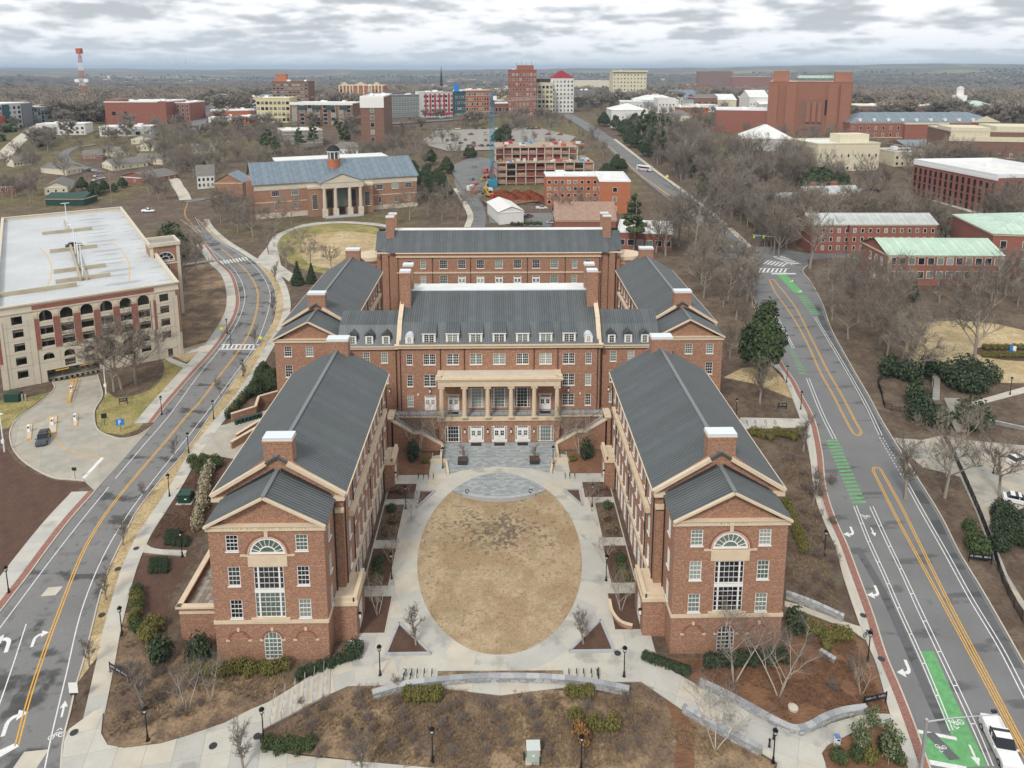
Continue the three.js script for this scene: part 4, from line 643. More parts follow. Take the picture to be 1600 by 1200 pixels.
// walled roof terrace beside the left wing
{
  const g = thing('roof_terrace', 'low brick terrace block with pale coping and paved roof, against the left hall wing', 'terrace', V(0, 0, 0)), mb = new MB();
  const a = V(-39.6, 0, -80.6), b = V(-34.0, 0, -80.6), c = V(-35.3, 0, -101), d = V(-39.9, 0, -101); const wall = (p, q) => mb.quad(p, q, V(q.x, 4.6, q.z), V(p.x, 4.6, p.z)); wall(a, b); wall(d, a); wall(c, d); mb.quad(V(a.x, 3.7, a.z), V(b.x, 3.7, b.z), V(c.x, 3.7, c.z), V(d.x, 3.7, d.z)); mb.to('wall', MAT.brick, g);
  const st = new MB(); st.bar(V(a.x - 0.3, 4.7, a.z), V(b.x, 4.7, b.z), 0.7, 0.25).bar(V(d.x, 4.7, d.z), V(a.x, 4.7, a.z + 0.3), 0.7, 0.25).bar(V(a.x, 3.9, a.z + 0.1), V(b.x, 3.9, b.z + 0.1), 0.12, 0.3).bar(V(c.x, 4.7, c.z), V(d.x, 4.7, d.z), 0.7, 0.25); st.to('coping', MAT.stone, g);
  const pm = [MAT.concreteWarm.clone(), MAT.granite.clone(), MAT.concreteWarm.clone()]; pm[0].color = col(0.62, 0.60, 0.58); pm[1].color = col(0.9, 0.85, 0.8); pm[2].color = col(0.45, 0.42, 0.40);
  const r = rng(9), pg = new THREE.BoxGeometry(0.58, 0.05, 0.58); for (let i = 0; i < 7; i++) for (let j = 0; j < 32; j++) { const x = -39.1 + i * 0.62, z = -81.3 - j * 0.62; if (i > 3 && j > 3 && j < 12) continue; const q = put('paver', pg, pm[Math.floor(r() * 3)], g); q.position.set(x + 0.1, 3.74, z); }
  const so = new MB(); so.box(-35.6, 3.7, -86, 1.9, 0.12, 5); so.to('soil', MAT.mulch, g);
}
// ---------- central hall with its portico ----------
const hall = thing('central_hall', 'central brick hall with six-column portico, mansard roof and dormers above the slate plaza', 'building', V(0, 0, -131.8), 0);
{
  const wall = new MB(), st = new MB(), L = [], TB = 5.1, big = 19.3;
  for (const s of [-1, 1]) {
    L.push({ u: s * 17.1, v: 14.4, w: 1.15, h: 2.2, geo: sash(1.15, 2.2, 3, 4, { rail: 1 }) }, { u: s * 17.1, v: 10.0, w: 1.15, h: 2.4, geo: sash(1.15, 2.4, 3, 4, { rail: 1 }) }, { u: s * 17.1, v: 5.9, w: 1.15, h: 2.4, geo: sash(1.15, 2.4, 3, 4, { rail: 1 }) });
    for (const x of [4.45, 8.85, 13.3]) L.push({ u: s * x, v: 14.4, w: 2.3, h: 2.2, geo: sash(2.3, 2.2, 3, 4, { pair: 1, rail: 1 }) });
    L.push({ u: s * 13.3, v: 10.0, w: 2.3, h: 2.4, geo: sash(2.3, 2.4, 3, 4, { pair: 1, rail: 1 }) }, { u: s * 8.85, v: 10.6, w: 1.25, h: 1.5, geo: sash(1.25, 1.5, 3, 2) }, { u: s * 8.85, v: TB + 0.02, w: 2.2, h: 3.0, geo: doorGeo(2.2, 3.0, false), name: 'door' });
  }
  L.push({ u: 0, v: 14.4, w: 2.3, h: 2.2, geo: sash(2.3, 2.2, 3, 4, { pair: 1, rail: 1 }) }, { u: -13.3, v: TB + 0.02, w: 2.2, h: 3.0, geo: doorGeo(2.2, 3.0, false), name: 'door' }, { u: 13.3, v: 5.9, w: 2.3, h: 2.4, geo: sash(2.3, 2.4, 3, 4, { pair: 1, rail: 1 }) });
  for (const x of [-4.4, 0, 4.4]) L.push({ u: x, v: TB + 0.5, w: 3.0, h: 4.0, geo: triple(3.0, 4.0, 6, { cols: 3 }) }, { u: x, v: 10.1, w: 3.0, h: 2.2, geo: triple(3.0, 2.2, 3, { cols: 3 }) });
  facade(hall, wall, V(0, 0, 0), X1, [[-big, TB], [big, TB], [big, 17.9], [-big, 17.9]], L);
  // entrance storey under the portico
  const D = [-4.4, 0, 4.4].map((u) => ({ u, v: 0.16, w: 2.9, h: 3.3, geo: doorGeo(2.9, 3.3, true), name: 'door' })); for (const u of [-8.75, 8.75]) D.push({ u, v: 0.25, w: 3.0, h: 3.2, geo: triple(3.0, 3.2, 4) });
  facade(hall, wall, V(0, 0, 3.3), X1, rect(0, 0, 22.8, 4.6), D); for (const s of [-1, 1]) wall.wall(V(s * 11.4, 0, 3.3), s > 0 ? ZM : ZP, rect(s > 0 ? 1 : -1, 0, 2, 4.6));
  for (const s of [-1, 1]) { wall.wall(V(s * 16.2, 0, 2.3), X1, rect(0, 0, 9.6, 4.8)); wall.wall(V(s * big, 0, 0), s > 0 ? ZM : ZP, rect(s > 0 ? 13 : -13, TB, 26, 13.5)); wall.wall(V(s * (big + 0.05), 0, 0), s > 0 ? ZM : ZP, [[0, 17.9], [s * 2.9, 22.3], [s * 9.8, 26.5], [s * 13.9, 26.5], [s * 26, 17.9]]); wall.wall(V(s * (big - 0.5), 0, 0), s > 0 ? ZP : ZM, [[0, 17.9], [-s * 2.9, 22.3], [-s * 9.8, 26.5], [-s * 13.9, 26.5], [-s * 26, 17.9]]); }
  wall.wall(V(0, 0, -26), XM, rect(0, 0, big * 2, 18)); wall.to('wall', MAT.brick, hall);
  for (const s of [-1, 1]) for (const u of [s * 2.2, s * 6.55]) lantern(hall, u, 2.2, 3.3);
  for (const u of [-13.3, 13.3]) lantern(hall, u, 8.9, 0); for (const u of [-15.6, 15.6]) { const m = new MB(); m.box(u, 8.2, 0.06, 0.25, 0.35, 0.14); m.to('wall_fitting', MAT.white, hall); }
  // terrace floor and stone edges
  const t = new MB(); t.box(0, 4.75, 1.75, 22.8, 0.33, 3.3); for (const s of [-1, 1]) t.box(s * 16.4, 4.75, 1.25, 10, 0.33, 2.4); t.to('terrace_floor', MAT.granite, hall);
  st.box(0, 4.55, 3.32, 23.4, 0.9, 0.4); for (const s of [-1, 1]) st.box(s * 16.0, 4.85, 2.42, 8.4, 0.3, 0.4);
  st.box(0, 17.85, 0.25, big * 2 + 0.8, 0.55, 0.6).box(0, 18.4, 0.35, big * 2 + 1.1, 0.2, 0.9);
  // portico: entablature, parapet, roof
  st.box(0, 11.7, 3.55, 22.9, 1.15, 0.9).box(0, 12.85, 3.55, 23.6, 0.3, 1.3).box(0, 13.15, 3.6, 23.9, 0.18, 1.5); for (const s of [-1, 1]) st.box(s * 11.0, 11.7, 1.5, 0.9, 1.15, 3.2).box(s * 11.2, 12.85, 1.5, 1.1, 0.48, 3.2).box(s * 11.3, 13.33, 3.7, 0.9, 0.5, 0.9);
  st.box(0, 13.33, 3.95, 21.6, 0.18, 0.5); st.box(0, 8.35, 0.05, 0.01, 0.01, 0.01); for (const s of [-1, 1]) st.box(s * 8.85, 8.2, 0.12, 2.7, 0.3, 0.4);
  st.to('stone_trim', MAT.stone, hall); const pr = new MB(); pr.box(0, 12.9, 1.45, 21.3, 0.35, 3.0); pr.to('portico_roof', MAT.precast, hall);
  const colG = new MB(); colG.box(0, 0, 0, 1.15, 0.22, 1.15); colG.lathe(0, 0.22, 0, [[0.55, 0], [0.55, 0.14], [0.47, 0.2], [0.44, 0.3], [0.44, 2.2], [0.42, 3.6], [0.38, 5.5], [0.42, 5.6]], 18); const cg = colG.geo();
  const capG = new MB(); for (const s of [-1, 1]) capG.tube([V(s * 0.46, 5.95, -0.4), V(s * 0.46, 5.95, 0.42)], [0.2, 0.2], 10, true); capG.box(0, 5.82, 0, 0.92, 0.2, 0.8).box(0, 6.08, 0, 1.08, 0.3, 0.95); const cpg = capG.geo();
  for (const x of [-10.85, -6.55, -2.2, 2.2, 6.55, 10.85]) { const c = put('column', cg, MAT.stone, hall); c.position.set(x, 5.42, 3.5); put('capital', cpg, MAT.stone, c); }
  // railings of the terrace
  const rail = (x0, x1, z, y) => { const r = new MB(); r.bar(V(x0, y + 1.02, z), V(x1, y + 1.02, z), 0.05).bar(V(x0, y + 0.12, z), V(x1, y + 0.12, z), 0.04); const n = Math.max(2, Math.round((x1 - x0) / 0.16)); for (let i = 0; i <= n; i++) r.bar(V(lerp(x0, x1, i / n), y + 0.1, z), V(lerp(x0, x1, i / n), y + 1.02, z), i % 8 ? 0.018 : 0.05); r.to('railing', MAT.black, hall); };
  for (let i = 0; i < 5; i++) { const xs = [-10.85, -6.55, -2.2, 2.2, 6.55, 10.85]; rail(xs[i] + 0.5, xs[i + 1] - 0.5, 3.4, 5.42); } rail(-19.6, -11.5, 2.4, 5.1); rail(11.5, 19.6, 2.4, 5.1);
  // mansard roof: eave, break, upper slope, flat top
  const R0 = [0.6, 18.55], R1 = [-2.9, 21.95], R2 = [-9.8, 26.1], RB = [-13.9, 26.1], RE = [-26.2, 18.5], w2 = big - 0.35, rf = new MB(), Q = (x, q) => V(x, q[1], q[0]);
  const strip = (a, b) => rf.quad(Q(-w2, a), Q(w2, a), Q(w2, b), Q(-w2, b)); strip(R0, R1); strip(R1, R2); strip(RB, RE); const roof = rf.to('roof', MAT.roof, hall);
  const fl = new MB(); fl.quad(Q(-w2 + 1.4, R2), Q(w2 - 1.4, R2), Q(w2 - 1.4, RB), Q(-w2 + 1.4, RB)); fl.to('flat_roof', MAT.membrane, roof);
  const sk = new MB(); sk.bar(V(-w2, 26.15, R2[0]), V(w2, 26.15, R2[0]), 0.35, 0.2).bar(V(-w2, 26.15, RB[0]), V(w2, 26.15, RB[0]), 0.35, 0.2); for (const s of [-1, 1]) sk.bar(V(s * (w2 - 0.6), 26.1, R2[0]), V(s * (w2 - 0.6), 26.1, RB[0]), 1.4, 0.12); sk.to('ridge_cap', MAT.capMetal, roof);
  const se = new MB(); for (let x = -w2 + 0.3; x < w2; x += 0.44) { se.bar(V(x, R0[1] + 0.03, R0[0]), V(x, R1[1] + 0.03, R1[0]), 0.055, 0.08).bar(V(x, R1[1] + 0.03, R1[0]), V(x, R2[1] + 0.03, R2[0]), 0.055, 0.08); } se.to('standing_seam', MAT.seam, roof).userData.kind = 'stuff';
  const gt = new MB(); gt.bar(V(-w2, 18.62, 0.7), V(w2, 18.62, 0.7), 0.18, 0.14); gt.to('gutter', MAT.stone, roof);
  // shed dormers and two round-headed dormers
  for (const x of [-13.3, -8.85, -4.45, 0, 4.45, 8.85, 13.3]) {
    const d = new MB(), hw = 1.25, zf = 0.1, yt = 20.7; d.quad(V(x - hw - 0.12, yt, zf + 0.2), V(x + hw + 0.12, yt, zf + 0.2), V(x + hw + 0.12, R1[1] + 0.15, R1[0] - 0.2), V(x - hw - 0.12, R1[1] + 0.15, R1[0] - 0.2)); for (const s of [-1, 1]) d.poly([V(x + s * hw, 18.7, zf), V(x + s * hw, yt, zf), V(x + s * hw, R1[1], R1[0])]);
    const dm = d.to('dormer', MAT.roof, hall), s2 = new MB(); for (let k = -3; k <= 3; k++) s2.bar(V(x + k * 0.42, yt + 0.03, zf + 0.2), V(x + k * 0.42, R1[1] + 0.18, R1[0] - 0.2), 0.055, 0.08); s2.to('standing_seam', MAT.seam, dm).userData.kind = 'stuff';
    const fr = new MB(); fr.wall(V(x, 0, zf + 0.04), X1, rect(0, 18.66, 2 * hw, yt - 18.72), [rect(0, 18.9, 1.95, 1.62)], 0.1); fr.box(x, yt - 0.1, zf + 0.12, 2.75, 0.14, 0.22); fr.to('dormer_front', MAT.white, dm); setIn(dm, sash(1.95, 1.62, 2, 4, { pair: 1, noSill: 1 }), x, 18.9, zf, 0);
  }
  for (const x of [-17.0, 17.0]) {
    const d = new MB(), r = 0.72; ringInto(d, x, 19.75, r, r + 0.14, -1.6, 1.95, 0, Math.PI, 12); for (const s of [-1, 1]) d.quad(V(x + s * r, 18.7, 0.3), V(x + s * r, 19.75, 0.3), V(x + s * r, 19.75, -1.6), V(x + s * r, 18.7, -1.6)); const dm = d.to('dormer', MAT.capMetal, hall);
    const fr = new MB(); fr.wall(V(x, 0, 0.32), X1, arch(0, 18.62, r * 2 + 0.1, 1.9), [arch(0, 18.85, 0.86, 1.4)], 0.1); fr.to('dormer_front', MAT.white, dm); setIn(dm, archSash(0.86, 1.4, 2, 3), x, 18.85, 0.28, 0);
  }
  // coped gable parapets and paired chimneys
  for (const s of [-1, 1]) {
    const c = new MB(); c.bar(V(s * (big - 0.22), 18.2, 0.5), V(s * (big - 0.22), 22.5, -2.9), 0.85, 0.32).bar(V(s * (big - 0.22), 22.5, -2.9), V(s * (big - 0.22), 24.9, -6.9), 0.85, 0.32); c.to('parapet_coping', MAT.stone, hall);
    chimney(hall, s * (big - 0.95), 22, -6.8, 2.0, 8.8, 1.6); chimney(hall, s * (big - 0.95), 23, -11.6, 2.0, 7.8, 1.6);
    const pp = new MB(); for (const x of [s * 18.85, s * 11.2]) pipeInto(pp, x, 0.14, x > 0 ? 5.1 : 5.1, 17.7); pp.to('downpipe', MAT.black, hall);
  }
  { const pp = new MB(); for (const x of [-6.65, 6.65]) pipeInto(pp, x, 0.14, 13.4, 17.7); pp.to('downpipe', MAT.black, hall); }
}
for (const [x, z] of [[-8.85, 1.2], [8.85, 1.2]]) { const m = new MB(); m.box(x, 5.09, -131.8 + z, 2.0, 0.03, 1.0); tag(m.to('door_mat', MAT.rubber), 'dark mat on the terrace before a white portico door', 'mat', 'mats on the portico terrace'); }
for (const x of [-4.4, 0, 4.4]) { const m = new MB(); m.box(x, 0.145, -127.7, 2.0, 0.03, 1.1); tag(m.to('door_mat', MAT.rubber), 'dark mat on the slate plaza before the lower white doors', 'mat', 'mats at the plaza doors'); }
// stairs from the plaza up to the terrace, one each side
for (const s of [-1, 1]) {
  const g = thing('terrace_stair', s < 0 ? 'brick stair with sloping stone coping rising from the plaza towards the left wing' : 'brick stair with sloping stone coping rising from the plaza towards the right wing', 'stairs', V(0, 0, -131.8)), mb = new MB(), st = new MB();
  const pr = [[s * 10.6, 0.15], [s * 14.6, 2.5], [s * 16.0, 2.5], [s * 20.0, 5.1]], zf = 6.0, zb = 2.6;
  const o = [[pr[0][0], 0], [pr[3][0], 0], ...[...pr].reverse().map((q) => [q[0], q[1] + 0.9])]; mb.wall(V(0, 0, zf), X1, o); mb.wall(V(0, 0, zf - 0.4), X1, o); mb.box(s * 20.2, 0, 4.2, 1.0, 6.2, 3.6); mb.to('wall', MAT.brick, g);
  for (let i = 0; i < 3; i++) st.bar(V(pr[i][0], pr[i][1] + 0.98, zf - 0.2), V(pr[i + 1][0], pr[i + 1][1] + 0.98, zf - 0.2), 0.75, 0.24); st.box(s * 20.2, 6.2, 4.2, 1.25, 0.25, 3.8); st.to('coping', MAT.stone, g);
  for (let i = 0; i < 14; i++) { const b = new MB(); b.box(s * lerp(10.8, 14.4, (i + 0.5) / 14), 0.1, (zf + zb) / 2 - 0.2, 0.3, 0.1 + (i + 1) * 0.168, zf - zb - 0.5); b.to('stair_tread', MAT.granite, g); }
  for (let i = 0; i < 15; i++) { const b = new MB(); b.box(s * lerp(16.1, 19.6, (i + 0.5) / 15), 2.3, (zf + zb) / 2 - 0.2, 0.26, 0.2 + (i + 1) * 0.17, zf - zb - 0.5); b.to('stair_tread', MAT.granite, g); } const ld = new MB(); ld.box(s * 15.3, 2.3, (zf + zb) / 2 - 0.2, 1.6, 0.2, zf - zb - 0.5); ld.to('landing', MAT.granite, g);
  const r = new MB(); for (const z of [zf - 0.6, zb + 0.15]) for (let i = 0; i < 3; i++) { r.bar(V(pr[i][0], pr[i][1] + 1.5, z), V(pr[i + 1][0], pr[i + 1][1] + 1.5, z), 0.05); for (let k = 0; k < 3; k++) { const t = k / 3, x = lerp(pr[i][0], pr[i + 1][0], t), y = lerp(pr[i][1], pr[i + 1][1], t); r.bar(V(x, y + 0.3, z), V(x, y + 1.5, z), 0.04); } } r.to('handrail', MAT.black, g);
  // low coped walls round the bed at the stair's foot
  const b = new MB(); b.bar(V(s * 9.0, 0.35, 14.5), V(s * 9.7, 0.35, 10.2), 0.4, 0.6).bar(V(s * 9.7, 0.35, 10.2), V(s * 13, 0.35, 10.2), 0.4, 0.6).bar(V(s * 10.6, 0.6, 10.2), V(s * 10.6, 0.6, 6.1), 0.4, 1.2); b.to('bed_wall', MAT.stone, g);
}
// ---------- dormered links ----------
for (const s of [-1, 1]) {
  const x0 = 19.35, x1 = 31.0, cx = s * (x0 + x1) / 2, w = x1 - x0, g = thing('link_building', s < 0 ? 'narrow brick link with three gabled dormers, joining the central hall to the left rear hall' : 'narrow brick link with three gabled dormers, joining the central hall to the right rear hall', 'building', V(cx, 0, -133.3)), wall = new MB(), L = [];
  for (const u of [-3.1, 0.35, 3.8]) for (const [v, h] of [[5.8, 2.3], [10.0, 2.4], [14.2, 2.2]]) if (v > 6 || u * s < 0) L.push({ u: u * -s * -1 * s * s, v, w: 1.25, h, geo: sash(1.25, h, 3, 4, { rail: 1 }) });
  facade(g, wall, V(0, 0, 0), X1, rect(0, 0, w, 17.3), L); wall.to('wall', MAT.brick, g); lantern(g, -s * 3.9 * 1, 8.3, 0);
  const st = new MB(); st.box(0, 17.1, 0.2, w, 0.5, 0.5).box(0, 17.6, 0.3, w, 0.15, 0.75); st.to('stone_trim', MAT.stone, g);
  const A = [0.45, 17.7], B = [-2.6, 21.0], C = [-6.4, 22.6], rf = new MB(), Q = (x, q) => V(x, q[1], q[0]); rf.quad(Q(-w / 2, A), Q(w / 2, A), Q(w / 2, B), Q(-w / 2, B)).quad(Q(-w / 2, B), Q(w / 2, B), Q(w / 2, C), Q(-w / 2, C)).quad(Q(-w / 2, C), Q(w / 2, C), V(w / 2, 17.5, -13), V(-w / 2, 17.5, -13)); const roof = rf.to('roof', MAT.roof, g);
  const se = new MB(); for (let x = -w / 2 + 0.2; x < w / 2; x += 0.44) se.bar(V(x, A[1] + 0.03, A[0]), V(x, B[1] + 0.03, B[0]), 0.055, 0.08).bar(V(x, B[1] + 0.03, B[0]), V(x, C[1] + 0.03, C[0]), 0.055, 0.08); se.to('standing_seam', MAT.seam, roof).userData.kind = 'stuff';
  for (const u of [-3.2, 0, 3.2]) { const d = new MB(), x = u + s * -0.3, hw = 0.75, zf = 0.05, ye = 19.75, yp = 20.45; for (const k of [-1, 1]) { d.quad(V(x + k * (hw + 0.2), ye, zf + 0.2), V(x, yp, zf + 0.2), V(x, yp, -2.2), V(x + k * (hw + 0.2), ye, -1.6)); d.quad(V(x + k * hw, 17.8, zf), V(x + k * hw, ye, zf), V(x + k * hw, ye, -1.6), V(x + k * hw, 17.8, -0.2)); } d.poly([V(x - hw - 0.2, ye, zf + 0.1), V(x + hw + 0.2, ye, zf + 0.1), V(x, yp, zf + 0.1)]); const dm = d.to('dormer', MAT.roof, g); const fr = new MB(); fr.wall(V(x, 0, zf + 0.03), X1, rect(0, 17.9, 1.5, 1.85), [rect(0, 18.05, 1.02, 1.55)], 0.1); fr.to('dormer_front', MAT.white, dm); setIn(dm, sash(1.02, 1.55, 2, 3, { noSill: 1 }), x, 18.05, zf, 0); }
  const pp = new MB(); pipeInto(pp, -s * (w / 2 - 0.5), 0.14, 5, 17); pp.to('downpipe', MAT.black, g);
}
// ---------- rear hall ----------
{
  const g = thing('rear_hall', 'long brick hall with grey metal roof and white ridge strip closing the rear court', 'building', V(0, 0, -201.4)), wall = new MB(), st = new MB(), L = [];
  for (const x of [-25.4, -21.6, 21.6, 25.4]) for (const v of [5.5, 9.6, 14.0]) L.push({ u: x, v, w: 1.5, h: 2.4, geo: sash(1.5, 2.4, 3, 4, { rail: 1 }) });
  for (const x of [-15.8, -10.6, -5.3, 0, 5.3, 10.6, 15.8]) { L.push({ u: x, v: 14.0, w: 2.2, h: 2.5, geo: sash(2.2, 2.5, 4, 4, { rail: 1 }) }); L.push(Math.abs(x) > 11 ? { u: x, v: 9.6, w: 2.2, h: 2.4, geo: sash(2.2, 2.4, 4, 3) } : { u: x, v: 8.8, w: 2.2, h: 3.0, geo: doorGeo(2.2, 3.0, false), name: 'door' }); }
  facade(g, wall, V(0, 0, 0), X1, rect(0, 0, 58, 18.0), L); for (const s of [-1, 1]) { wall.wall(V(s * 29, 0, 0), s > 0 ? ZM : ZP, rect(s * 1.5, 0, 3, 18.4)); wall.wall(V(s * 31.2, 0, -1.6), X1, rect(0, 0, 4.5, 18.2)); wall.wall(V(s * 34, 0, -3.5), X1, rect(0, 0, 2.4, 18.2)); wall.wall(V(s * 35.2, 0, -3.5), s > 0 ? ZM : ZP, rect(s * 6, 0, 12, 18.2)); wall.wall(V(s * 33.4, 0, -1.6), s > 0 ? ZM : ZP, rect(s * 1, 0, 2, 18.2)); } wall.to('wall', MAT.brick, g);
  st.box(0, 17.3, 0.1, 58.4, 0.4, 0.4).box(0, 18.4, 0.12, 58.6, 0.22, 0.55).box(0, 12.6, 0.06, 58.2, 0.4, 0.24); for (const s of [-1, 1]) st.box(s * 32.2, 18.0, -1.7, 6.6, 0.35, 0.5); st.to('stone_trim', MAT.stone, g);
  const pw = new MB(); pw.box(0, 17.7, 0.0, 58.1, 0.7, 0.2); pw.to('parapet', MAT.brick, g);
  const rf = new MB(); rf.quad(V(-31.4, 18.5, -0.4), V(31.4, 18.5, -0.4), V(31.4, 23.6, -7.2), V(-31.4, 23.6, -7.2)); for (const s of [-1, 1]) rf.quad(V(s * 31.4, 18.5, -1.2), V(s * 35.6, 18.5, -3.2), V(s * 35.6, 23.2, -8.0), V(s * 31.4, 23.6, -7.2)); rf.quad(V(-35.6, 23.4, -10.2), V(35.6, 23.4, -10.2), V(35.6, 18.5, -16), V(-35.6, 18.5, -16)); const roof = rf.to('roof', MAT.roof, g);
  const se = new MB(); for (let x = -31.2; x < 31.3; x += 0.46) se.bar(V(x, 18.53, -0.4), V(x, 23.63, -7.2), 0.055, 0.08); se.to('standing_seam', MAT.seam, roof).userData.kind = 'stuff';
  const fl = new MB(); fl.box(0, 23.3, -8.7, 66, 0.4, 3.0); fl.to('flat_roof', MAT.membrane, roof);
  for (const s of [-1, 1]) { chimney(g, s * 31.4, 21.6, -5.6, 2.3, 6.2, 1.4); chimney(g, s * 31.4, 21.6, -11, 2.3, 6.0, 1.4); const pp = new MB(); for (const x of [8.1 * 1, 18.9, 28.7, 31.5, 34.0]) pipeInto(pp, s * x, x > 30 ? (x > 33 ? -3.3 : -1.45) : 0.15, 0, 17.2); pp.to('downpipe', MAT.black, g); }
  // round bays at both ends
  for (const s of [-1, 1]) { const b = new MB(); b.tube([V(s * 37.5, 0, -8), V(s * 37.5, 15.5, -8)], [4.2, 4.2], 24, false); const o = b.to('round_bay', MAT.brick, g), c = new MB(); c.tube([V(s * 37.5, 15.2, -8), V(s * 37.5, 16.3, -8)], [4.4, 4.4], 24, true); c.to('stone_band', MAT.stone, o); setIn(o, sash(1.5, 2.5, 3, 4, { rail: 1 }), s * 37.5 - s * 0 + s * 0.6, 11.5, -3.82, 0); }
}
// ---------- parking deck on the left ----------
{
  const FR = G(278, 441, 18.7), u = V(0.84, 0, -0.54).normalize(), W = 37, D = 119, FL = V(FR.x - u.x * W, 0, FR.z - u.z * W), turn = Math.atan2(-u.z, u.x);
  const g = thing('parking_deck', 'cream precast parking deck with brick piers, arched openings and open roof level', 'parking deck', V((FL.x + FR.x) / 2, 0, (FL.z + FR.z) / 2), turn);   // local +x along the front, +z outward
  const wall = new MB(), hw = W / 2, top = 17.5;
  const holes = [], add = (x, y, w, h, a) => holes.push(a ? arch(x, y, w, h) : rect(x, y, w, h));
  for (const x of [-14.6, 15.1]) for (const y of [1.9, 5.0, 8.2, 11.4, 14.4]) if (!(x > 0 && y < 2)) add(x, y, 2.0, 1.9); add(15.6, 0.05, 1.1, 2.2);
  const bx = [-9.2, -5.2, -1.2, 2.8, 6.8, 10.6]; for (const x of bx) { add(x, 14.3, 2.5, 2.5, 1); add(x, 11.2, 2.5, 2.0); add(x, 8.3, 2.5, 2.0); add(x - 0.2, 5.2, 2.1, 1.7, 1); if (x > -8) add(x - 0.2, 2.6 - (x < 1 ? -0.4 : 0), 2.1, 1.6); }
  add(-4.9, 0.02, 10.4, 2.65);
  const hh = holes.filter((h) => !(h[0][1] > 2.5 && h[0][1] < 3.2 && h[0][0] < 0.5 && h[0][1] < 2.7)); wall.wall(V(0, 0, 0), X1, rect(0, 0, W, top + 1.1), hh, 0.5);
  // long right side: open levels between spandrels, and the rest of the shell
  const sh = []; for (let k = 0; k < 17; k++) for (const y of [2.2, 5.3, 8.4, 11.5, 14.6]) if (k < 4 || k > 6) sh.push(rect(4 + k * 6.6, y, 4.6, 1.7)); wall.wall(V(hw, 0, 0), ZM, rect(D / 2, 0, D, top + 1.1), sh, 0.5); wall.wall(V(-hw, 0, 0), ZP, rect(-D / 2, 0, D, top + 1.1)); wall.wall(V(0, 0, -D), XM, rect(0, 0, W, top + 1.1));
  for (const [x, t] of [[-hw + 0.35, ZM], [hw - 0.35, ZP]]) wall.wall(V(x, 0, 0), t, x < 0 ? rect(D / 2, top - 0.2, D, 1.3) : rect(-D / 2, top - 0.2, D, 1.3)); wall.wall(V(0, 0, -0.35), XM, rect(0, top - 0.2, W, 1.3)); wall.wall(V(0, 0, -D + 0.35), X1, rect(0, top - 0.2, W, 1.3));
  wall.to('wall', MAT.precast, g);
  const fl = new MB(); for (const y of [0.3, 3.4, 6.5, 9.6, 12.7]) fl.box(0, y - 0.3, -D / 2 - 0.3, W - 1.2, 0.35, D - 1.4); for (let x = -hw + 3; x < hw; x += 6) fl.box(x, 0, -5, 0.5, 16.6, 0.5); fl.to('inner_floor', MAT.concreteWarm, g);
  // roof deck
  const rt = new MB(); rt.box(0, top - 0.5, -D / 2, W - 0.7, 0.45, D - 0.7); const dm = MT(tex(1024, 40, (a, b) => { const n = fbm(a * 5, b * 5, 5, 6, 401), s = fbm(a * 5, b * 14, 5, 5, 402), q = fbm(a * 30, b * 30, 30, 3, 403); return mul([0.50, 0.52, 0.53], (0.8 + 0.28 * n + 0.1 * q) * lerp(1, 0.72, step(0.56, 0.68, s))); }), 0.6); const roof = rt.to('roof_deck', dm, g);
  const cp = new MB(); cp.box(0, top + 1.1, -0.15, W + 0.5, 0.35, 0.9).box(hw - 0.15, top + 1.1, -D / 2, 0.8, 0.22, D - 0.9).box(-hw + 0.15, top + 1.1, -D / 2, 0.8, 0.22, D - 0.9).box(0, top + 1.1, -D + 0.15, W + 0.4, 0.22, 0.8).box(0, 16.95, 0.06, W + 0.1, 0.3, 0.22); cp.to('coping', MAT.precast, g);
  // brick piers and frieze on the front
  const bp = new MB(); for (let i = 0; i <= 6; i++) { const x = i < 6 ? bx[i] - 2.0 : bx[5] + 2.0; bp.box(x, 7.9, 0.03, 1.3, 7.2, 0.1); } bp.box(0.7, 17.25, 0.05, 24.6, 0.95, 0.14); bp.box(hw - 0.45, 6, 0.03, 0.7, 11, 0.1).box(-hw + 0.4, 6, 0.03, 0.7, 11, 0.1); for (let i = 0; i < 4; i++) bp.box(hw + 0.03, 6, -1.0 - i * 0.01, 0.1, 11, 1.3); bp.to('brick_pier', MAT.brickRed, g);
  for (let i = 0; i <= 6; i++) { const x = i < 6 ? bx[i] - 2.0 : bx[5] + 2.0, m = new MB(); m.box(x, 15.5, 0.06, 0.95, 0.95, 0.14); m.to('stone_block', MAT.stone, g); }
  for (const x of [-17.6, -11.7, 12.4, 17.8]) { const m = new MB(); m.box(x, 0, 0.05, 0.55, 15.5, 0.2); m.to('pilaster', MAT.precast, g); }
  const jt = new MB(); for (const y of [4.6, 7.6, 10.7, 13.9]) jt.box(0, y, 0.004, W - 0.2, 0.05, 0.03); for (const x of [-16.6, -12.6, 13.1, 17.2, -7.2, 0.8, 8.7]) jt.box(x, 0.2, 0.004, 0.05, x < -10 || x > 10 ? 15 : 7, 0.034); jt.to('panel_joint', MAT.concreteDark, g).userData.kind = 'stuff';
  const q = put('lettering', new THREE.PlaneGeometry(7.2, 0.42), MT(carved([4, 6, 7, 4], '#d6cdb8', '#3a332c'), 0.9), g); q.position.set(-4.2, 7.55, 0.012);
  const yb = new MB(); yb.box(-7.2, 2.2, 0.1, 2.6, 0.28, 0.06).box(-2.2, 2.3, 0.1, 2.8, 0.28, 0.06); yb.to('height_bar', MAT.paintYellow, g);
  const eb = new MB(); for (let i = 0; i < 10; i++) eb.box(-9.6 + i * 1.05, 0.05, 0.3, 0.6, 0.5, 0.4); eb.to('entry_block', MAT.rubber, g);
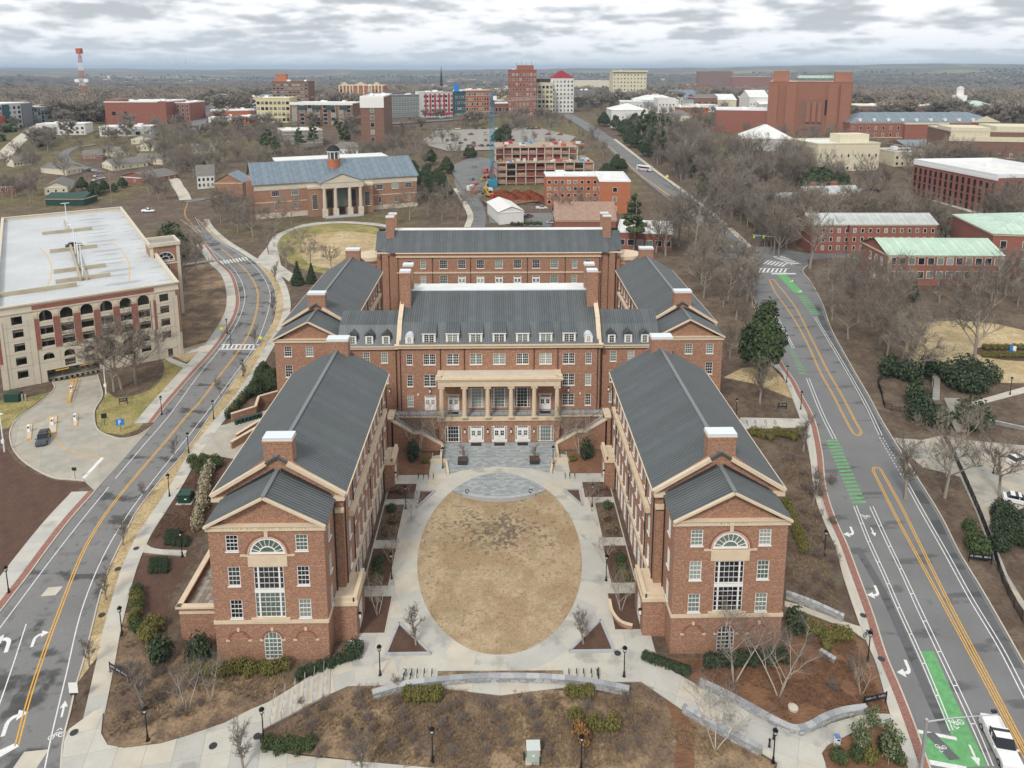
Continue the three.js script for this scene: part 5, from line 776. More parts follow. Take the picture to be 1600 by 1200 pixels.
  // stair tower with its arched head
  {
    const t = new MB(), z0 = -34, w = 7.6, d = 8.5, x0 = hw, h = 20.6, H = [arch(d / 2 * 0 + d / 2, 16.2, 4.6, 2.9), rect(d / 2 - 0.1, 12.6, 2.0, 2.2), rect(d / 2, 8.6, 2.0, 2.2), rect(d / 2, 4.6, 2.0, 2.2)];
    const F = [{ u: 0, v: 16.0, w: 4.8, h: 2.9, arch: 1, geo: archSash(4.8, 2.9, 3, 1, 5) }, { u: 0, v: 12.6, w: 2.2, h: 2.2, geo: sash(2.2, 2.2, 3, 3) }, { u: 0, v: 8.6, w: 2.2, h: 2.2, geo: sash(2.2, 2.2, 3, 3) }, { u: 0, v: 4.6, w: 2.2, h: 2.2, geo: sash(2.2, 2.2, 3, 3) }];
    facade(g, t, V(x0 + w / 2 - 1.5, 0, z0), X1, rect(0, 0, w, h), F); t.wall(V(x0 + w - 1.5, 0, z0), ZM, rect(d / 2, 0, d, h)); t.wall(V(x0 - 1.5, 0, z0), ZP, rect(-d / 2, 0, d, h)); t.wall(V(x0 + w / 2 - 1.5, 0, z0 - d), XM, rect(0, 0, w, h)); const tw = t.to('stair_tower', MAT.brick, g);
    const c = new MB(); c.box(x0 + w / 2 - 1.5, h, z0 + 0.1, w + 0.7, 1.0, 0.7).box(x0 + w / 2 - 1.5, h, z0 - d - 0.1, w + 0.7, 1.0, 0.7).box(x0 - 1.5, h, z0 - d / 2, 0.6, 1.0, d - 0.5).box(x0 + w - 1.5, h, z0 - d / 2, 0.6, 1.0, d - 0.5).box(x0 + w / 2 - 1.5, 15.2, z0 + 0.06, w + 0.2, 0.45, 0.2); for (const s of [0.4, w - 0.4]) c.box(x0 - 1.5 + s, 0, z0 + 0.08, 0.9, h, 0.2); c.to('stone_trim', MAT.precast, tw); const r = new MB(); r.box(x0 + w / 2 - 1.5, h + 0.1, z0 - d / 2, w - 0.4, 0.2, d - 0.4); r.to('flat_roof', MAT.concreteDark, tw);
  }
  // ramp walls, lamp poles and painted lines on the roof
  const rw = new MB(); rw.box(-1.0, top - 0.05, -42, 0.5, 1.1, 46).box(0.4, top - 0.05, -42, 0.4, 0.8, 46); for (const z of [-20, -31, -57]) rw.box(-0.3, top - 0.05, z, 12, 1.05, 0.5); rw.box(-10.5, top - 0.05, -14.5, 17, 1.05, 0.5); rw.box(-0.5, top - 0.05, -86, 14, 1, 0.5); rw.box(-0.5, top - 0.05, -96, 0.4, 0.8, 20); const rwm = MAT.concreteWarm.clone(); rwm.color = col(0.78, 0.75, 0.66); rw.to('ramp_wall', rwm, g);
  const ln = new MB(); for (const x of [-9, 9]) ribbonInto(ln, Array.from({ length: 12 }, (_, i) => V(x + 2.5 * Math.sin(i * 0.28), top - 0.045, -12 - i * 5)), 0.18, 0); ln.to('painted_line', MAT.paintYellow, g); const rw2 = new MB(); for (let i = 0; i < 14; i++) for (const x of [-14, 14]) rw2.box(x, top - 0.044, -8 - i * 2.8, 5, 0.004, 0.1); const wl = rw2.to('painted_line', MAT.paintWhite, g);
  const lp = new MB(); lp.cyl(0, 0, 0, 0.16, 0.1, 9, 8).box(0, 8.9, 0, 2.4, 0.16, 0.3); const lg = lp.geo(); for (const z of [-21, -36, -50, -90]) { const p = put('lamp_pole', lg, MAT.whiteMetal, g); p.position.set(-0.3, top, z); }
}
// ---------- other buildings, placed by the two ends of their front on the ground ----------
const feet = [], inFoot = (x, z, m = 3) => feet.some(([cx, cz, u, h, d]) => { const dx = x - cx, dz = z - cz, a = dx * u.x + dz * u.z, b = dx * u.z - dz * u.x; return Math.abs(a) < h + m && b > -m - 3 && b < d + m; }) || farPts.some((q) => Math.abs(x - q[0]) < q[2] && Math.abs(z - q[1]) < q[2]);
const farWin = new Map(), darkGlass = PANES[1], greenGlass = glass(0.05, 0.075, 0.07);
function bldg(o) {
  const A = o.A || G(...o.p[0]), B = o.B || G(...o.p[1]), y0 = Math.min(A.y, B.y) - (o.sink ?? 0), u = V().subVectors(B, A); u.y = 0; const W = u.length(); u.normalize();
  const h = (o.h ?? (heightAt(o.p[0][0], o.top, A) - y0)), d = o.d || W * 0.6, g = thing(o.name, o.label, o.cat || 'building', V((A.x + B.x) / 2, y0, (A.z + B.z) / 2), Math.atan2(-u.z, u.x), o.group);
  feet.push([(A.x + B.x) / 2, (A.z + B.z) / 2, u, W / 2, d]); const hw = W / 2, wall = new MB(), hr = o.rise || 0, along = o.ridge !== 'z';
  if (o.roof === 'gable' && along) { for (const s of [-1, 1]) wall.wall(V(s * hw, 0, 0), s > 0 ? ZM : ZP, [[0, 0], [s * d, 0], [s * d, h], [s * d / 2, h + hr], [0, h]]); wall.wall(V(0, 0, 0), X1, rect(0, 0, W, h)); wall.wall(V(0, 0, -d), XM, rect(0, 0, W, h)); }
  else if (o.roof === 'gable') { for (const z of [0, -d]) wall.wall(V(0, 0, z), z ? XM : X1, [[-hw, 0], [hw, 0], [hw, h], [0, h + hr], [-hw, h]]); for (const s of [-1, 1]) wall.wall(V(s * hw, 0, 0), s > 0 ? ZM : ZP, rect(s * d / 2, 0, d, h)); }
  else { wall.wall(V(0, 0, 0), X1, rect(0, 0, W, h)); wall.wall(V(0, 0, -d), XM, rect(0, 0, W, h)); for (const s of [-1, 1]) wall.wall(V(s * hw, 0, 0), s > 0 ? ZM : ZP, rect(s * d / 2, 0, d, h)); }
  wall.to('wall', o.wall, g);
  const rf = new MB(), e = o.eave ?? 0.5; let rm = o.roofMat || MAT.membrane;
  if (o.roof === 'gable' && along) { rf.quad(V(-hw - e, h - 0.1, e), V(hw + e, h - 0.1, e), V(hw + e, h + hr + 0.1, -d / 2), V(-hw - e, h + hr + 0.1, -d / 2)).quad(V(hw + e, h - 0.1, -d - e), V(-hw - e, h - 0.1, -d - e), V(-hw - e, h + hr + 0.1, -d / 2), V(hw + e, h + hr + 0.1, -d / 2)); }
  else if (o.roof === 'gable') { rf.quad(V(-hw - e, h - 0.1, e), V(0, h + hr + 0.1, e), V(0, h + hr + 0.1, -d - e), V(-hw - e, h - 0.1, -d - e)).quad(V(0, h + hr + 0.1, e), V(hw + e, h - 0.1, e), V(hw + e, h - 0.1, -d - e), V(0, h + hr + 0.1, -d - e)); }
  else if (o.roof === 'hip') { const k = Math.min(hw, d / 2) * 0.95, ra = hw - k, rb = d / 2 - k, P = [V(-hw - e, h, e), V(hw + e, h, e), V(hw + e, h, -d - e), V(-hw - e, h, -d - e)], q = [V(-ra, h + hr, -d / 2 + rb), V(ra, h + hr, -d / 2 + rb), V(ra, h + hr, -d / 2 - rb), V(-ra, h + hr, -d / 2 - rb)]; for (let i = 0; i < 4; i++) rf.quad(P[i], P[(i + 1) % 4], q[(i + 1) % 4], q[i]); rf.quad(q[0], q[1], q[2], q[3]); rf.quad(P[3], P[2], P[1], P[0]); }
  else rf.box(0, h - 0.2, -d / 2, W - 0.6, 0.25, d - 0.6);
  const roof = rf.to(o.roof ? 'roof' : 'flat_roof', rm, g);
  if (o.roof && o.seam && along) { const s = new MB(); for (let x = -hw; x < hw; x += o.seam) s.bar(V(x, h - 0.05, e), V(x, h + hr + 0.15, -d / 2), 0.08, 0.1); s.to('standing_seam', o.seamMat || MAT.seam, roof).userData.kind = 'stuff'; }
  if (!o.roof) { const p = o.para ?? 0.9, c = new MB(); c.box(0, h - 0.05, 0, W + 0.2, p, 0.4).box(0, h - 0.05, -d, W + 0.2, p, 0.4).box(-hw, h - 0.05, -d / 2, 0.4, p, d - 0.42).box(hw, h - 0.05, -d / 2, 0.4, p, d - 0.42); c.to('parapet', o.trim || MAT.precast, g); if (o.units !== 0) { const r = rng(Math.round(W * 31 + h * 7)), n = o.units ?? 3; for (let k = 0; k < n; k++) { const m = new MB(); m.box((r() - 0.5) * W * 0.7, h, -d * (0.2 + 0.6 * r()), 1.5 + r() * 3, 1 + r() * 1.6, 1.5 + r() * 2); m.to('roof_unit', MAT.whiteMetal, roof); } } }
  else { const c = new MB(); c.box(0, h - 0.65, 0.06, W + 0.2, 0.5, 0.25); for (const s of [-1, 1]) c.box(s * (hw + 0.06), h - 0.65, -d / 2, 0.25, 0.5, d); c.to('cornice', o.trim || MAT.stone, g); }
  const bands = new MB(); for (const y of o.bands || []) bands.box(0, y, 0.05, W + 0.15, 0.45, 0.2).box(hw + 0.03, y, -d / 2, 0.16, 0.45, d).box(-hw - 0.03, y, -d / 2, 0.16, 0.45, d); if (o.bands) bands.to('stone_band', o.trim || MAT.stone, g);
  if (o.rows) {
    const ww = o.ww || 1.2, wh = o.wh || 1.7, fm = o.frame || MAT.white, key = [ww, wh].join(); if (!farWin.has(key)) { const f = new MB(); f.box(0, 0, 0, ww, wh, 0.14); const p = new MB(); p.box(0, 0.12, 0.06, ww - 0.24, wh - 0.24, 0.06); farWin.set(key, [f.geo(), p.geo()]); }
    const [fg, pg] = farWin.get(key), y1 = o.y1 ?? 1.2, sp = o.sp || (h - y1 - 0.4) / o.rows, glassM = o.glass || null;
    const one = (x, y, z, t) => { if (o.bare) { const p = put('window', pg, glassM || somePane(), g); p.position.set(x, y, z); p.rotation.y = t; p.scale.z = 3; } else { const f = put('window', fg, fm, g); f.position.set(x, y, z); f.rotation.y = t; put('pane', pg, glassM || somePane(), f); } };
    for (let r = 0; r < o.rows; r++) { const y = y1 + r * sp; for (let c = 0; c < (o.cols || 0); c++) one(-hw + W * (c + 0.5) / o.cols, y, 0, 0); for (let c = 0; c < (o.side || 0); c++) { const z = -d * (c + 0.5) / o.side, s = (A.x + B.x) / 2 > (o.sideAt ?? 0) ? -1 : 1; one(s * hw, y, z, s * Math.PI / 2); } }
  }
  if (o.more) o.more(g, { W, h, d, hw, roof });
  return g;
}
const partBox = (g, name, mat, ...b) => new MB().box(...b).to(name, mat, g);
const cream = MT(tex(256, 6, (u, v) => mul([0.66, 0.60, 0.44], 0.85 + 0.25 * fbm(u * 8, v * 8, 8, 4, 501))), 0.9), whiteW = MT(tex(256, 6, (u, v) => mul([0.72, 0.71, 0.68], 0.85 + 0.2 * fbm(u * 8, v * 8, 8, 4, 503))), 0.9), greyW = M(0.20, 0.21, 0.22, 0.8), tealW = M(0.035, 0.085, 0.105, 0.6), redW = M(0.45, 0.03, 0.05, 0.7), blueW = M(0.02, 0.22, 0.62, 0.6), paleW = M(0.56, 0.57, 0.55, 0.8), yellowW = M(0.66, 0.56, 0.30, 0.85), rustW = M(0.45, 0.12, 0.06, 0.8), pinkW = MT(tex(256, 5, (u, v) => mul([0.48, 0.27, 0.21], 0.6 + 0.6 * fbm(u * 12, v * 12, 12, 4, 507))), 0.95);

const artBrick = MT(brickTex([[0.29, 0.118, 0.075], [0.32, 0.135, 0.085], [0.25, 0.10, 0.065]], [0.33, 0.19, 0.13], 19), 0.92);
// hall with the blue roof, cupola and columned portico
bldg({ name: 'columned_hall', label: 'brick hall with blue metal roof, domed cupola and four-column portico facing the round lawn', p: [[400, 343], [652, 322]], h: 16.5, d: 36, roof: 'gable', rise: 8.2, wall: MAT.brick, roofMat: MAT.roofBlue, bands: [7.4], rows: 0, eave: 1,
  more(g, { W, h, d, hw }) {
    const w1 = sash(3.4, 2.6, 4, 3), w2 = sash(1.5, 3.2, 2, 4); for (const x of [-30, -21, 20, 28, 35]) { if (Math.abs(x) < hw - 2) { setIn(g, w1, x, 10.4, 0.12, 0); setIn(g, w2, x, 3.6, 0.12, 0); } }
    const cr = new MB(); cr.box(0, 13.4, 0.06, W + 0.3, 2.4, 0.3); cr.to('frieze', MAT.precast, g); const base = new MB(); base.box(0, 0, 0.2, W + 0.3, 2.4, 0.6); base.to('plinth', MAT.precast, g);
    partBox(g, 'side_bay', MAT.brick, 0, 0, 2.6, 31, 13.6, 5.2); partBox(g, 'side_bay_cap', MAT.precast, 0, 13.6, 2.7, 31.5, 1.1, 5.6);
    for (const s of [-1, 1]) { setIn(g, sash(2.6, 7.2, 4, 8), s * 12.6, 3.6, 5.32, 0); setIn(g, sash(2.6, 8, 4, 8), s * 5.6, 4.2, 5.32, 0, 'window', MAT.dark); } setIn(g, sash(5.2, 8.6, 7, 8), 0, 4.2, 5.32, 0, 'window', MAT.dark); setIn(g, doorGeo(3.2, 3.2, true), 0, 0.6, 5.34, 0, 'door', MAT.dark);
    const st = new MB(); st.box(0, 14.0, 6.6, 20, 2.6, 6.2); st.poly([V(-10.6, 16.6, 9.9), V(10.6, 16.6, 9.9), V(0, 20.4, 9.9)]); st.to('pediment', MAT.precast, g); const rf = new MB(); for (const s of [-1, 1]) rf.quad(V(s * 11, 16.6, 10.3), V(0, 20.8, 10.3), V(0, 20.8, -6), V(s * 11, 16.6, -1)); rf.to('portico_roof', MAT.roofBlue, g);
    for (const x of [-8.6, -3.4, 3.4, 8.6]) { const c = new MB(); c.box(x, 0, 8.7, 2.4, 4.0, 2.4); c.lathe(x, 4, 8.7, [[0.95, 0], [0.95, 0.4], [0.82, 0.7], [0.8, 5], [0.72, 9.2], [0.9, 9.6], [1.0, 10]], 14); c.to('column', MAT.precast, g); }
    for (let k = 0; k < 5; k++) partBox(g, 'step', MAT.granite, 0, 0, 10 + (4 - k) * 0.45, 18, 0.16 * (k + 1), 0.9);
    partBox(g, 'flat_roof', MAT.membrane, 1, h + 7.7, -26, W * 0.72, 0.9, 15); const cu = new MB(); cu.cyl(0, h + 4.5, -12, 3.1, 3.1, 4.6, 8); const b = cu.to('cupola', MAT.brickOrange, g); const gl = new MB(); gl.cyl(0, h + 9.1, -12, 2.7, 2.7, 3.6, 8); gl.to('pane', greenGlass, b); const po = new MB(); for (let k = 0; k < 8; k++) { const a = k / 8 * 6.283; po.box(2.75 * Math.cos(a), h + 9.1, -12 + 2.75 * Math.sin(a), 0.4, 3.6, 0.4); } po.cyl(0, h + 12.6, -12, 3.3, 3.3, 0.5, 16); po.to('cupola_frame', MAT.white, b); const dm = new MB(); dm.lathe(0, h + 13.1, -12, [[3.4, 0], [3.1, 1.0], [2.3, 2.0], [1.1, 2.6], [0.15, 2.9]], 18); dm.to('dome', MAT.dark, b);
    partBox(g, 'end_chimney', MAT.brick, -hw - 1.5, 0, -6, 3, 18, 5);
  } });
bldg({ name: 'brick_annex', label: 'small brick annex with blue metal gable roof beside the columned hall', p: [[336, 308], [380, 308]], h: 8, d: 16, roof: 'gable', ridge: 'z', rise: 4.5, wall: MAT.brick, roofMat: MAT.roofBlue });
// construction frame
{
  const A = G(775, 290), B = G(928, 287), W = A.distanceTo(B), u = V().subVectors(B, A).normalize(), g = thing('concrete_frame', 'unfinished concrete frame building with pink sheathing and open floors on the building site', 'building', V((A.x + B.x) / 2, 0, (A.z + B.z) / 2), Math.atan2(-u.z, u.x)), pk = [pinkW, redW.clone(), MAT.concreteWarm], slabR = MAT.concreteWarm.clone(); slabR.color = col(0.72, 0.6, 0.52); pk[1].color = col(0.24, 0.06, 0.05);
  const r = rng(77), hw = W / 2; for (let f = 0; f < 6; f++) { const y = f * 4.0, x0 = f > 3 ? -hw : -hw, x1 = f > 3 ? hw * 0.72 : hw, z0 = f > 3 ? -10 : 0; partBox(g, 'floor_slab', slabR, (x0 + x1) / 2, y + 3.6, z0 - 16, x1 - x0, 0.4, 32); for (let k = 0; k <= 10; k++) { const x = lerp(x0 + 0.4, x1 - 0.4, k / 10); partBox(g, 'column', MAT.concreteWarm, x, y, z0 - 0.5, 0.6, 3.6, 0.6); if (k < 10 && r() > 0.12) partBox(g, 'sheathing_panel', pk[Math.floor(r() * 2)], x + (x1 - x0) / 20, y + 0.2, z0 - 0.9 - r() * 1.2, (x1 - x0) / 10 - 0.9, 1.2 + r() * 2.1, 0.2); } partBox(g, 'core_wall', MAT.concreteWarm, 0, y, z0 - 18, (x1 - x0) * 0.9, 3.6, 0.3); }
  for (let k = 0; k < 46; k++) { const f = k % 2 ? 4 : 6, m = [rustW, paleW, rustW, whiteW, redW, pinkW, M(0.02, 0.3, 0.6)][Math.floor(r() * 7)]; const q = new MB(); q.box((r() - 0.5) * W * 0.9, f * 4 + 0.01 - (f === 6 ? 0 : 0), f === 6 ? -12 - r() * 24 : -1 - r() * 8, 0.8 + r() * 2.4, 0.4 + r() * 1.4, 0.8 + r() * 1.5); q.to('material_stack', m, g); }
}
{ // tower crane
  const P = G(769, 292), h = heightAt(769, 150, P), g = thing('tower_crane', 'blue lattice tower crane mast standing beside the concrete frame with pale jib', 'crane', P), m = new MB(), bl = M(0.03, 0.22, 0.36, 0.5); const s = 1.1; for (const [a, b] of [[-s, -s], [s, -s], [s, s], [-s, s]]) m.bar(V(a, 0, b), V(a, h, b), 0.28); for (let y = 0; y < h - 2; y += 2.6) for (const [a, b, c, d] of [[-s, -s, s, -s], [s, -s, s, s], [s, s, -s, s], [-s, s, -s, -s]]) m.bar(V(a, y, b), V(c, y + 2.6, d), 0.16).bar(V(a, y, b), V(c, y, d), 0.16); m.to('mast', bl, g); partBox(g, 'cab', MAT.whiteMetal, 1.8, h - 5, 1.5, 2, 2.4, 2); partBox(g, 'base', bl, 0, 0, 0, 6, 4, 6);
  const j = new MB(), L = 62, y = h - 6; for (const [dy, dz] of [[0, -0.8], [0, 0.8], [1.6, 0]]) j.bar(V(2, y + dy, dz), V(L, y + dy, -90 + dz), 0.22); for (let k = 0; k < 30; k++) { const x = lerp(2, L, k / 30), z = -90 * k / 30, x2 = lerp(2, L, (k + 1) / 30), z2 = -90 * (k + 1) / 30; j.bar(V(x, y, z - 0.8), V(x2, y + 1.6, z2), 0.14).bar(V(x, y, z + 0.8), V(x2, y, z2 - 0.8), 0.14); } j.to('jib', MAT.concreteWarm, g);
}
bldg({ name: 'brick_dormitory', label: 'orange brick block with white flat roof and stacked end windows near the street', p: [[936, 334], [984, 334]], top: 284, d: 34, wall: MAT.brickOrange, rows: 3, cols: 1, side: 6, ww: 2.2, wh: 2.4, para: 0.5, trim: MAT.whiteMetal, sideAt: -100 });
bldg({ name: 'brick_dormitory', label: 'long orange brick dormitory arm with white roof behind the tan-roofed building', p: [[853, 322], [934, 322]], top: 276, d: 15, wall: MAT.brickOrange, rows: 4, cols: 8, ww: 1.8, wh: 1.9, para: 0.5, trim: MAT.whiteMetal });
bldg({ name: 'tan_roofed_house', label: 'brick building under a broad tan shingle roof behind the rear hall', p: [[868, 362], [962, 362]], h: 5, d: 22, roof: 'gable', rise: 6.2, wall: MAT.brickRed, roofMat: MAT.shingleTan });
bldg({ name: 'low_annex', label: 'low brick building with white membrane roof next to the tan-roofed building', p: [[964, 388], [1050, 392]], h: 6.5, d: 24, wall: MAT.brickRed, rows: 1, cols: 6, ww: 2.6, wh: 2.4, para: 0.4, trim: MAT.whiteMetal, y1: 1.5, units: 2 });
bldg({ name: 'white_shed', label: 'white tarpaulined structure at the edge of the site parking lot', p: [[780, 352], [818, 350]], h: 6, d: 26, roof: 'gable', ridge: 'z', rise: 2.2, wall: whiteW, roofMat: whiteW, trim: MAT.white });
// green-roofed buildings on the right
bldg({ name: 'green_roofed_house', label: 'brick classroom building with pale green metal gable roof and two rows of windows', p: [[1384, 446], [1562, 447]], h: 10.4, d: 19, roof: 'gable', rise: 3.4, wall: MAT.brickRed, roofMat: MAT.roofGreen, seam: 0.7, seamMat: MAT.seamGreen, rows: 2, cols: 12, ww: 2.2, wh: 2.5, y1: 2.4, sp: 4.6,
  more(g, { hw, h, d }) { for (const s of [-1, 1]) partBox(g, 'corner_pier', MAT.stone, s * (hw - 0.5), 0, 0.1, 1.2, h - 0.6, 0.3); const a = sash(1.6, 2.6, 2, 3); for (const z of [-4, -12]) setIn(g, a, -hw - 0.12, 6, z, -Math.PI / 2); setIn(g, archSash(2.2, 2.8, 3, 2), -hw - 0.12, 5.8, -8, -Math.PI / 2); partBox(g, 'door', MAT.white, -hw - 0.05, 0, -8, 0.15, 3, 1.8); } });
bldg({ name: 'green_roofed_house', label: 'large brick building with pale green hip roof at the top of the bank', p: [[1545, 428], [1720, 436]], top: 364, d: 34, roof: 'hip', rise: 4.5, wall: MAT.brickRed, roofMat: MAT.roofGreen, rows: 2, cols: 5, ww: 2.0, wh: 3.0, y1: 3, sp: 6, trim: MAT.stone });
bldg({ name: 'brick_residence', label: 'long three-storey brick residence with pale metal roof behind the spreading bare tree', p: [[1266, 396], [1460, 396]], h: 11.5, d: 14, roof: 'gable', rise: 3.0, wall: MAT.brickRed, roofMat: MAT.roofPale, rows: 3, cols: 16, ww: 1.2, wh: 1.8, y1: 1.3, sp: 3.4 });
bldg({ name: 'brick_residence', label: 'two-winged brick residence with pale roof and brick end chimneys beyond the long one', p: [[1262, 338], [1345, 334]], h: 10, d: 14, roof: 'gable', rise: 3.2, wall: MAT.brickRed, roofMat: MAT.roofPale, rows: 2, cols: 7, ww: 1.3, wh: 1.8, y1: 3, more(g, { hw, h }) { for (const s of [-0.5, 0.3]) partBox(g, 'chimney', MAT.brickRed, s * hw, h, -9, 3, 5, 1.6); } });
bldg({ name: 'brick_residence', label: 'small pale-roofed brick residence at the foot of the magnolias', p: [[1188, 345], [1254, 342]], h: 8.5, d: 13, roof: 'gable', rise: 3.2, wall: MAT.brickRed, roofMat: MAT.roofPale, rows: 2, cols: 5, ww: 1.2, wh: 1.7, y1: 1.5 });
bldg({ name: 'office_block', label: 'brick office block with tall dark window strips and white roof slab', p: [[1424, 303], [1552, 342]], h: 19.5, d: 46, wall: MAT.brickRed, para: 1.8, trim: MAT.whiteMetal, rows: 4, cols: 15, ww: 1.7, wh: 3.3, y1: 1.6, sp: 4.0, bare: true, glass: PANES[0], units: 2, more(g, { W, d, hw, h }) { partBox(g, 'white_base', MAT.white, 0, 0, 0.1, W + 0.3, 1.4, 0.4); partBox(g, 'white_fascia', MAT.white, 0, h - 1.3, 0.12, W + 0.4, 1.4, 0.4); partBox(g, 'white_base', MAT.white, hw + 0.1, 0, -d / 2, 0.4, 4.5, d); const p = new MB(); p.box(0, 0, 0.03, 1.6, 13.5, 0.06); const pg = p.geo(); for (let k = 0; k < 6; k++) { const w = put('window', pg, PANES[0], g); w.position.set(hw, 4.2, -5 - k * 6.5); w.rotation.y = Math.PI / 2; } } });
bldg({ name: 'laboratory', label: 'brown brick building with cream penthouse storeys above the office block', p: [[1478, 268], [1640, 272]], top: 205, d: 40, wall: MAT.brickBrown, rows: 2, cols: 9, ww: 1.6, wh: 2.2, y1: 4, sp: 6, bands: [9], trim: MAT.precast, more(g, { W, h, hw }) { partBox(g, 'penthouse', cream, -hw * 0.6, h - 6, -12.2, W * 0.38, 8.5, 24.5); partBox(g, 'penthouse', cream, hw * 0.4, h - 6, -14, W * 0.5, 9.5, 27); partBox(g, 'cream_band', cream, 0, h - 6, 0.1, W + 0.4, 3, 0.4); } });
bldg({ name: 'cream_hall', label: 'cream rendered hall with white flat roof beyond the evergreen magnolias', p: [[1275, 270], [1372, 266]], top: 226, d: 34, wall: cream, rows: 2, cols: 9, ww: 1.4, wh: 2.2, trim: cream, more(g, { W, h }) { partBox(g, 'penthouse', cream, W * 0.2, h, -14, 20, 5.5, 12); } });
bldg({ name: 'brick_library', label: 'long brick hall with slate-blue hip roof, dormers and cream cornice', p: [[1326, 218], [1560, 215]], top: 191, d: 34, roof: 'hip', rise: 7, wall: MAT.brickRed, roofMat: MAT.roofBlue, rows: 2, cols: 20, ww: 1.8, wh: 2.8, y1: 2, bands: [1], trim: cream, more(g, { W, h, hw }) { for (let k = 0; k < 10; k++) { const x = -hw * 0.85 + W * 0.85 * k / 9; partBox(g, 'dormer', MAT.white, x, h + 0.6, -3, 1.8, 2.2, 3); } partBox(g, 'centre_bay', MAT.brickRed, 0, 0, 1.5, 34, h, 3); partBox(g, 'centre_cornice', cream, 0, h - 1.5, 1.7, 34.5, 1.5, 3.4); const p = new MB(); p.poly([V(hw - 24, h, 1), V(hw, h, 1), V(hw - 12, h + 5, 1)]); p.to('pediment', cream, g); } });
bldg({ name: 'brick_art_block', label: 'tall windowless red brick block with recessed panels and slit bays', p: [[1198, 208], [1326, 214]], top: 128, d: 62, wall: artBrick.clone(), para: 0.6, trim: artBrick, units: 0, sink: 3, more(g, { W, h, hw, d }) { partBox(g, 'stair_tower', artBrick, -hw * 0.72, h, -20, W * 0.2, 9, 12); partBox(g, 'stair_tower', artBrick, hw * 0.8, h, -18, W * 0.2, 8, 14); partBox(g, 'green_roof', MAT.roofGreen, hw * 0.2, h + 3, -36, W * 0.5, 2, 16); partBox(g, 'recess', MAT.brickBrown, hw * 0.05, 8, 0.2, W * 0.28, h - 22, 0.8); for (const k of [-1, 0, 1]) partBox(g, 'slit_bay', artBrick, hw * 0.12 + k * W * 0.07, 14, 1.2, W * 0.045, h - 30, 1.4); for (const x of [-0.9, -0.45, 0.55, 0.85]) partBox(g, 'brick_pier', artBrick, hw * x, 0, 0.9, W * 0.12, h - 2, 2); partBox(g, 'slit_window', PANES[0], hw * 0.42, 20, 0.3, 2.4, h - 34, 0.5); } }).children[0].material.color = col(0.95, 0.95, 0.95);
bldg({ name: 'white_domed_hall', label: 'pale low domed building half hidden by bare trees before the brick art block', p: [[1160, 235], [1240, 238]], h: 9, d: 40, roof: 'hip', rise: 9, wall: paleW, roofMat: MAT.membrane });
bldg({ name: 'long_brick_hall', label: 'long low brick hall with white flat roof left of the art block', p: [[1118, 205], [1200, 208]], top: 172, d: 40, wall: MAT.brickRed, rows: 0, trim: MAT.whiteMetal, units: 2 });
bldg({ name: 'flat_roofed_hall', label: 'long flat-roofed hall with pale roof edge behind the slate-roofed library', p: [[1340, 187], [1512, 187]], top: 166, d: 40, wall: MAT.brickBrown, rows: 1, cols: 8, ww: 3, wh: 3, trim: cream });
bldg({ name: 'cupola_hall', label: 'pale hall with green roof and white cupola tower among evergreens', p: [[1465, 188], [1570, 188]], top: 170, d: 36, roof: 'hip', rise: 7, wall: cream, roofMat: MAT.roofGreen, rows: 1, cols: 8, more(g, { h }) { partBox(g, 'cupola', MAT.white, -4, h + 5, -16, 9, 7, 9); const c = new MB(); c.cyl(-4, h + 12, -16, 3.4, 3.2, 6, 8); c.lathe(-4, h + 18, -16, [[3.6, 0], [2.6, 1.6], [0.3, 2.8]], 10); c.to('cupola_top', MAT.white, g); } });
// white and grey roofed halls in the centre right
const mid = [
  ['white_hall', 'white hall with broad pale metal hip roof among the trees left of the art block', [[955, 200], [1012, 200]], 172, 'hip', 5, whiteW, MAT.membrane, 2, 8], ['white_hall', 'long white hall with mansard windows and pale flat roof behind the hip-roofed one', [[990, 172], [1060, 172]], 156, 'hip', 5, whiteW, MAT.membrane, 1, 14], ['white_hall', 'hall with a large light blue-grey metal roof beyond the mansard hall', [[1035, 162], [1105, 162]], 150, 'hip', 8, paleW, MAT.roofBlue, 1, 8],
  ['temple_hall', 'cream gabled hall with a portico like a temple front', [[1098, 172], [1150, 172]], 156, 'gable', 6, cream, MAT.membrane, 1, 6], ['white_hall', 'white two-storey hall with pale roof and chimneys next to the art block', [[1170, 178], [1200, 178]], 152, 'gable', 7, whiteW, MAT.membrane, 2, 6], ['low_hall', 'low pale building with grey roof in the wooded campus', [[1052, 190], [1082, 190]], 180, 'hip', 4, cream, MAT.shingle, 1, 5],
  ['white_house', 'white house with dark hip roof behind the columned hall', [[515, 243], [565, 243]], 232, 'hip', 4, whiteW, MAT.shingle, 1, 7], ['white_house', 'white two-storey house with red doors and grey gable roof beside the annex', [[309, 296], [336, 294]], 274, 'gable', 5, whiteW, MAT.shingle, 2, 4],
];
for (const [name, label, p, top, roof, rise, wall, roofMat, rows, cols] of mid) bldg({ name, label, p, top, roof, rise, wall, roofMat, rows, cols, d: name === 'white_house' ? 14 : 34, ww: 1.4, wh: 2.0, y1: 1.2, trim: MAT.white });
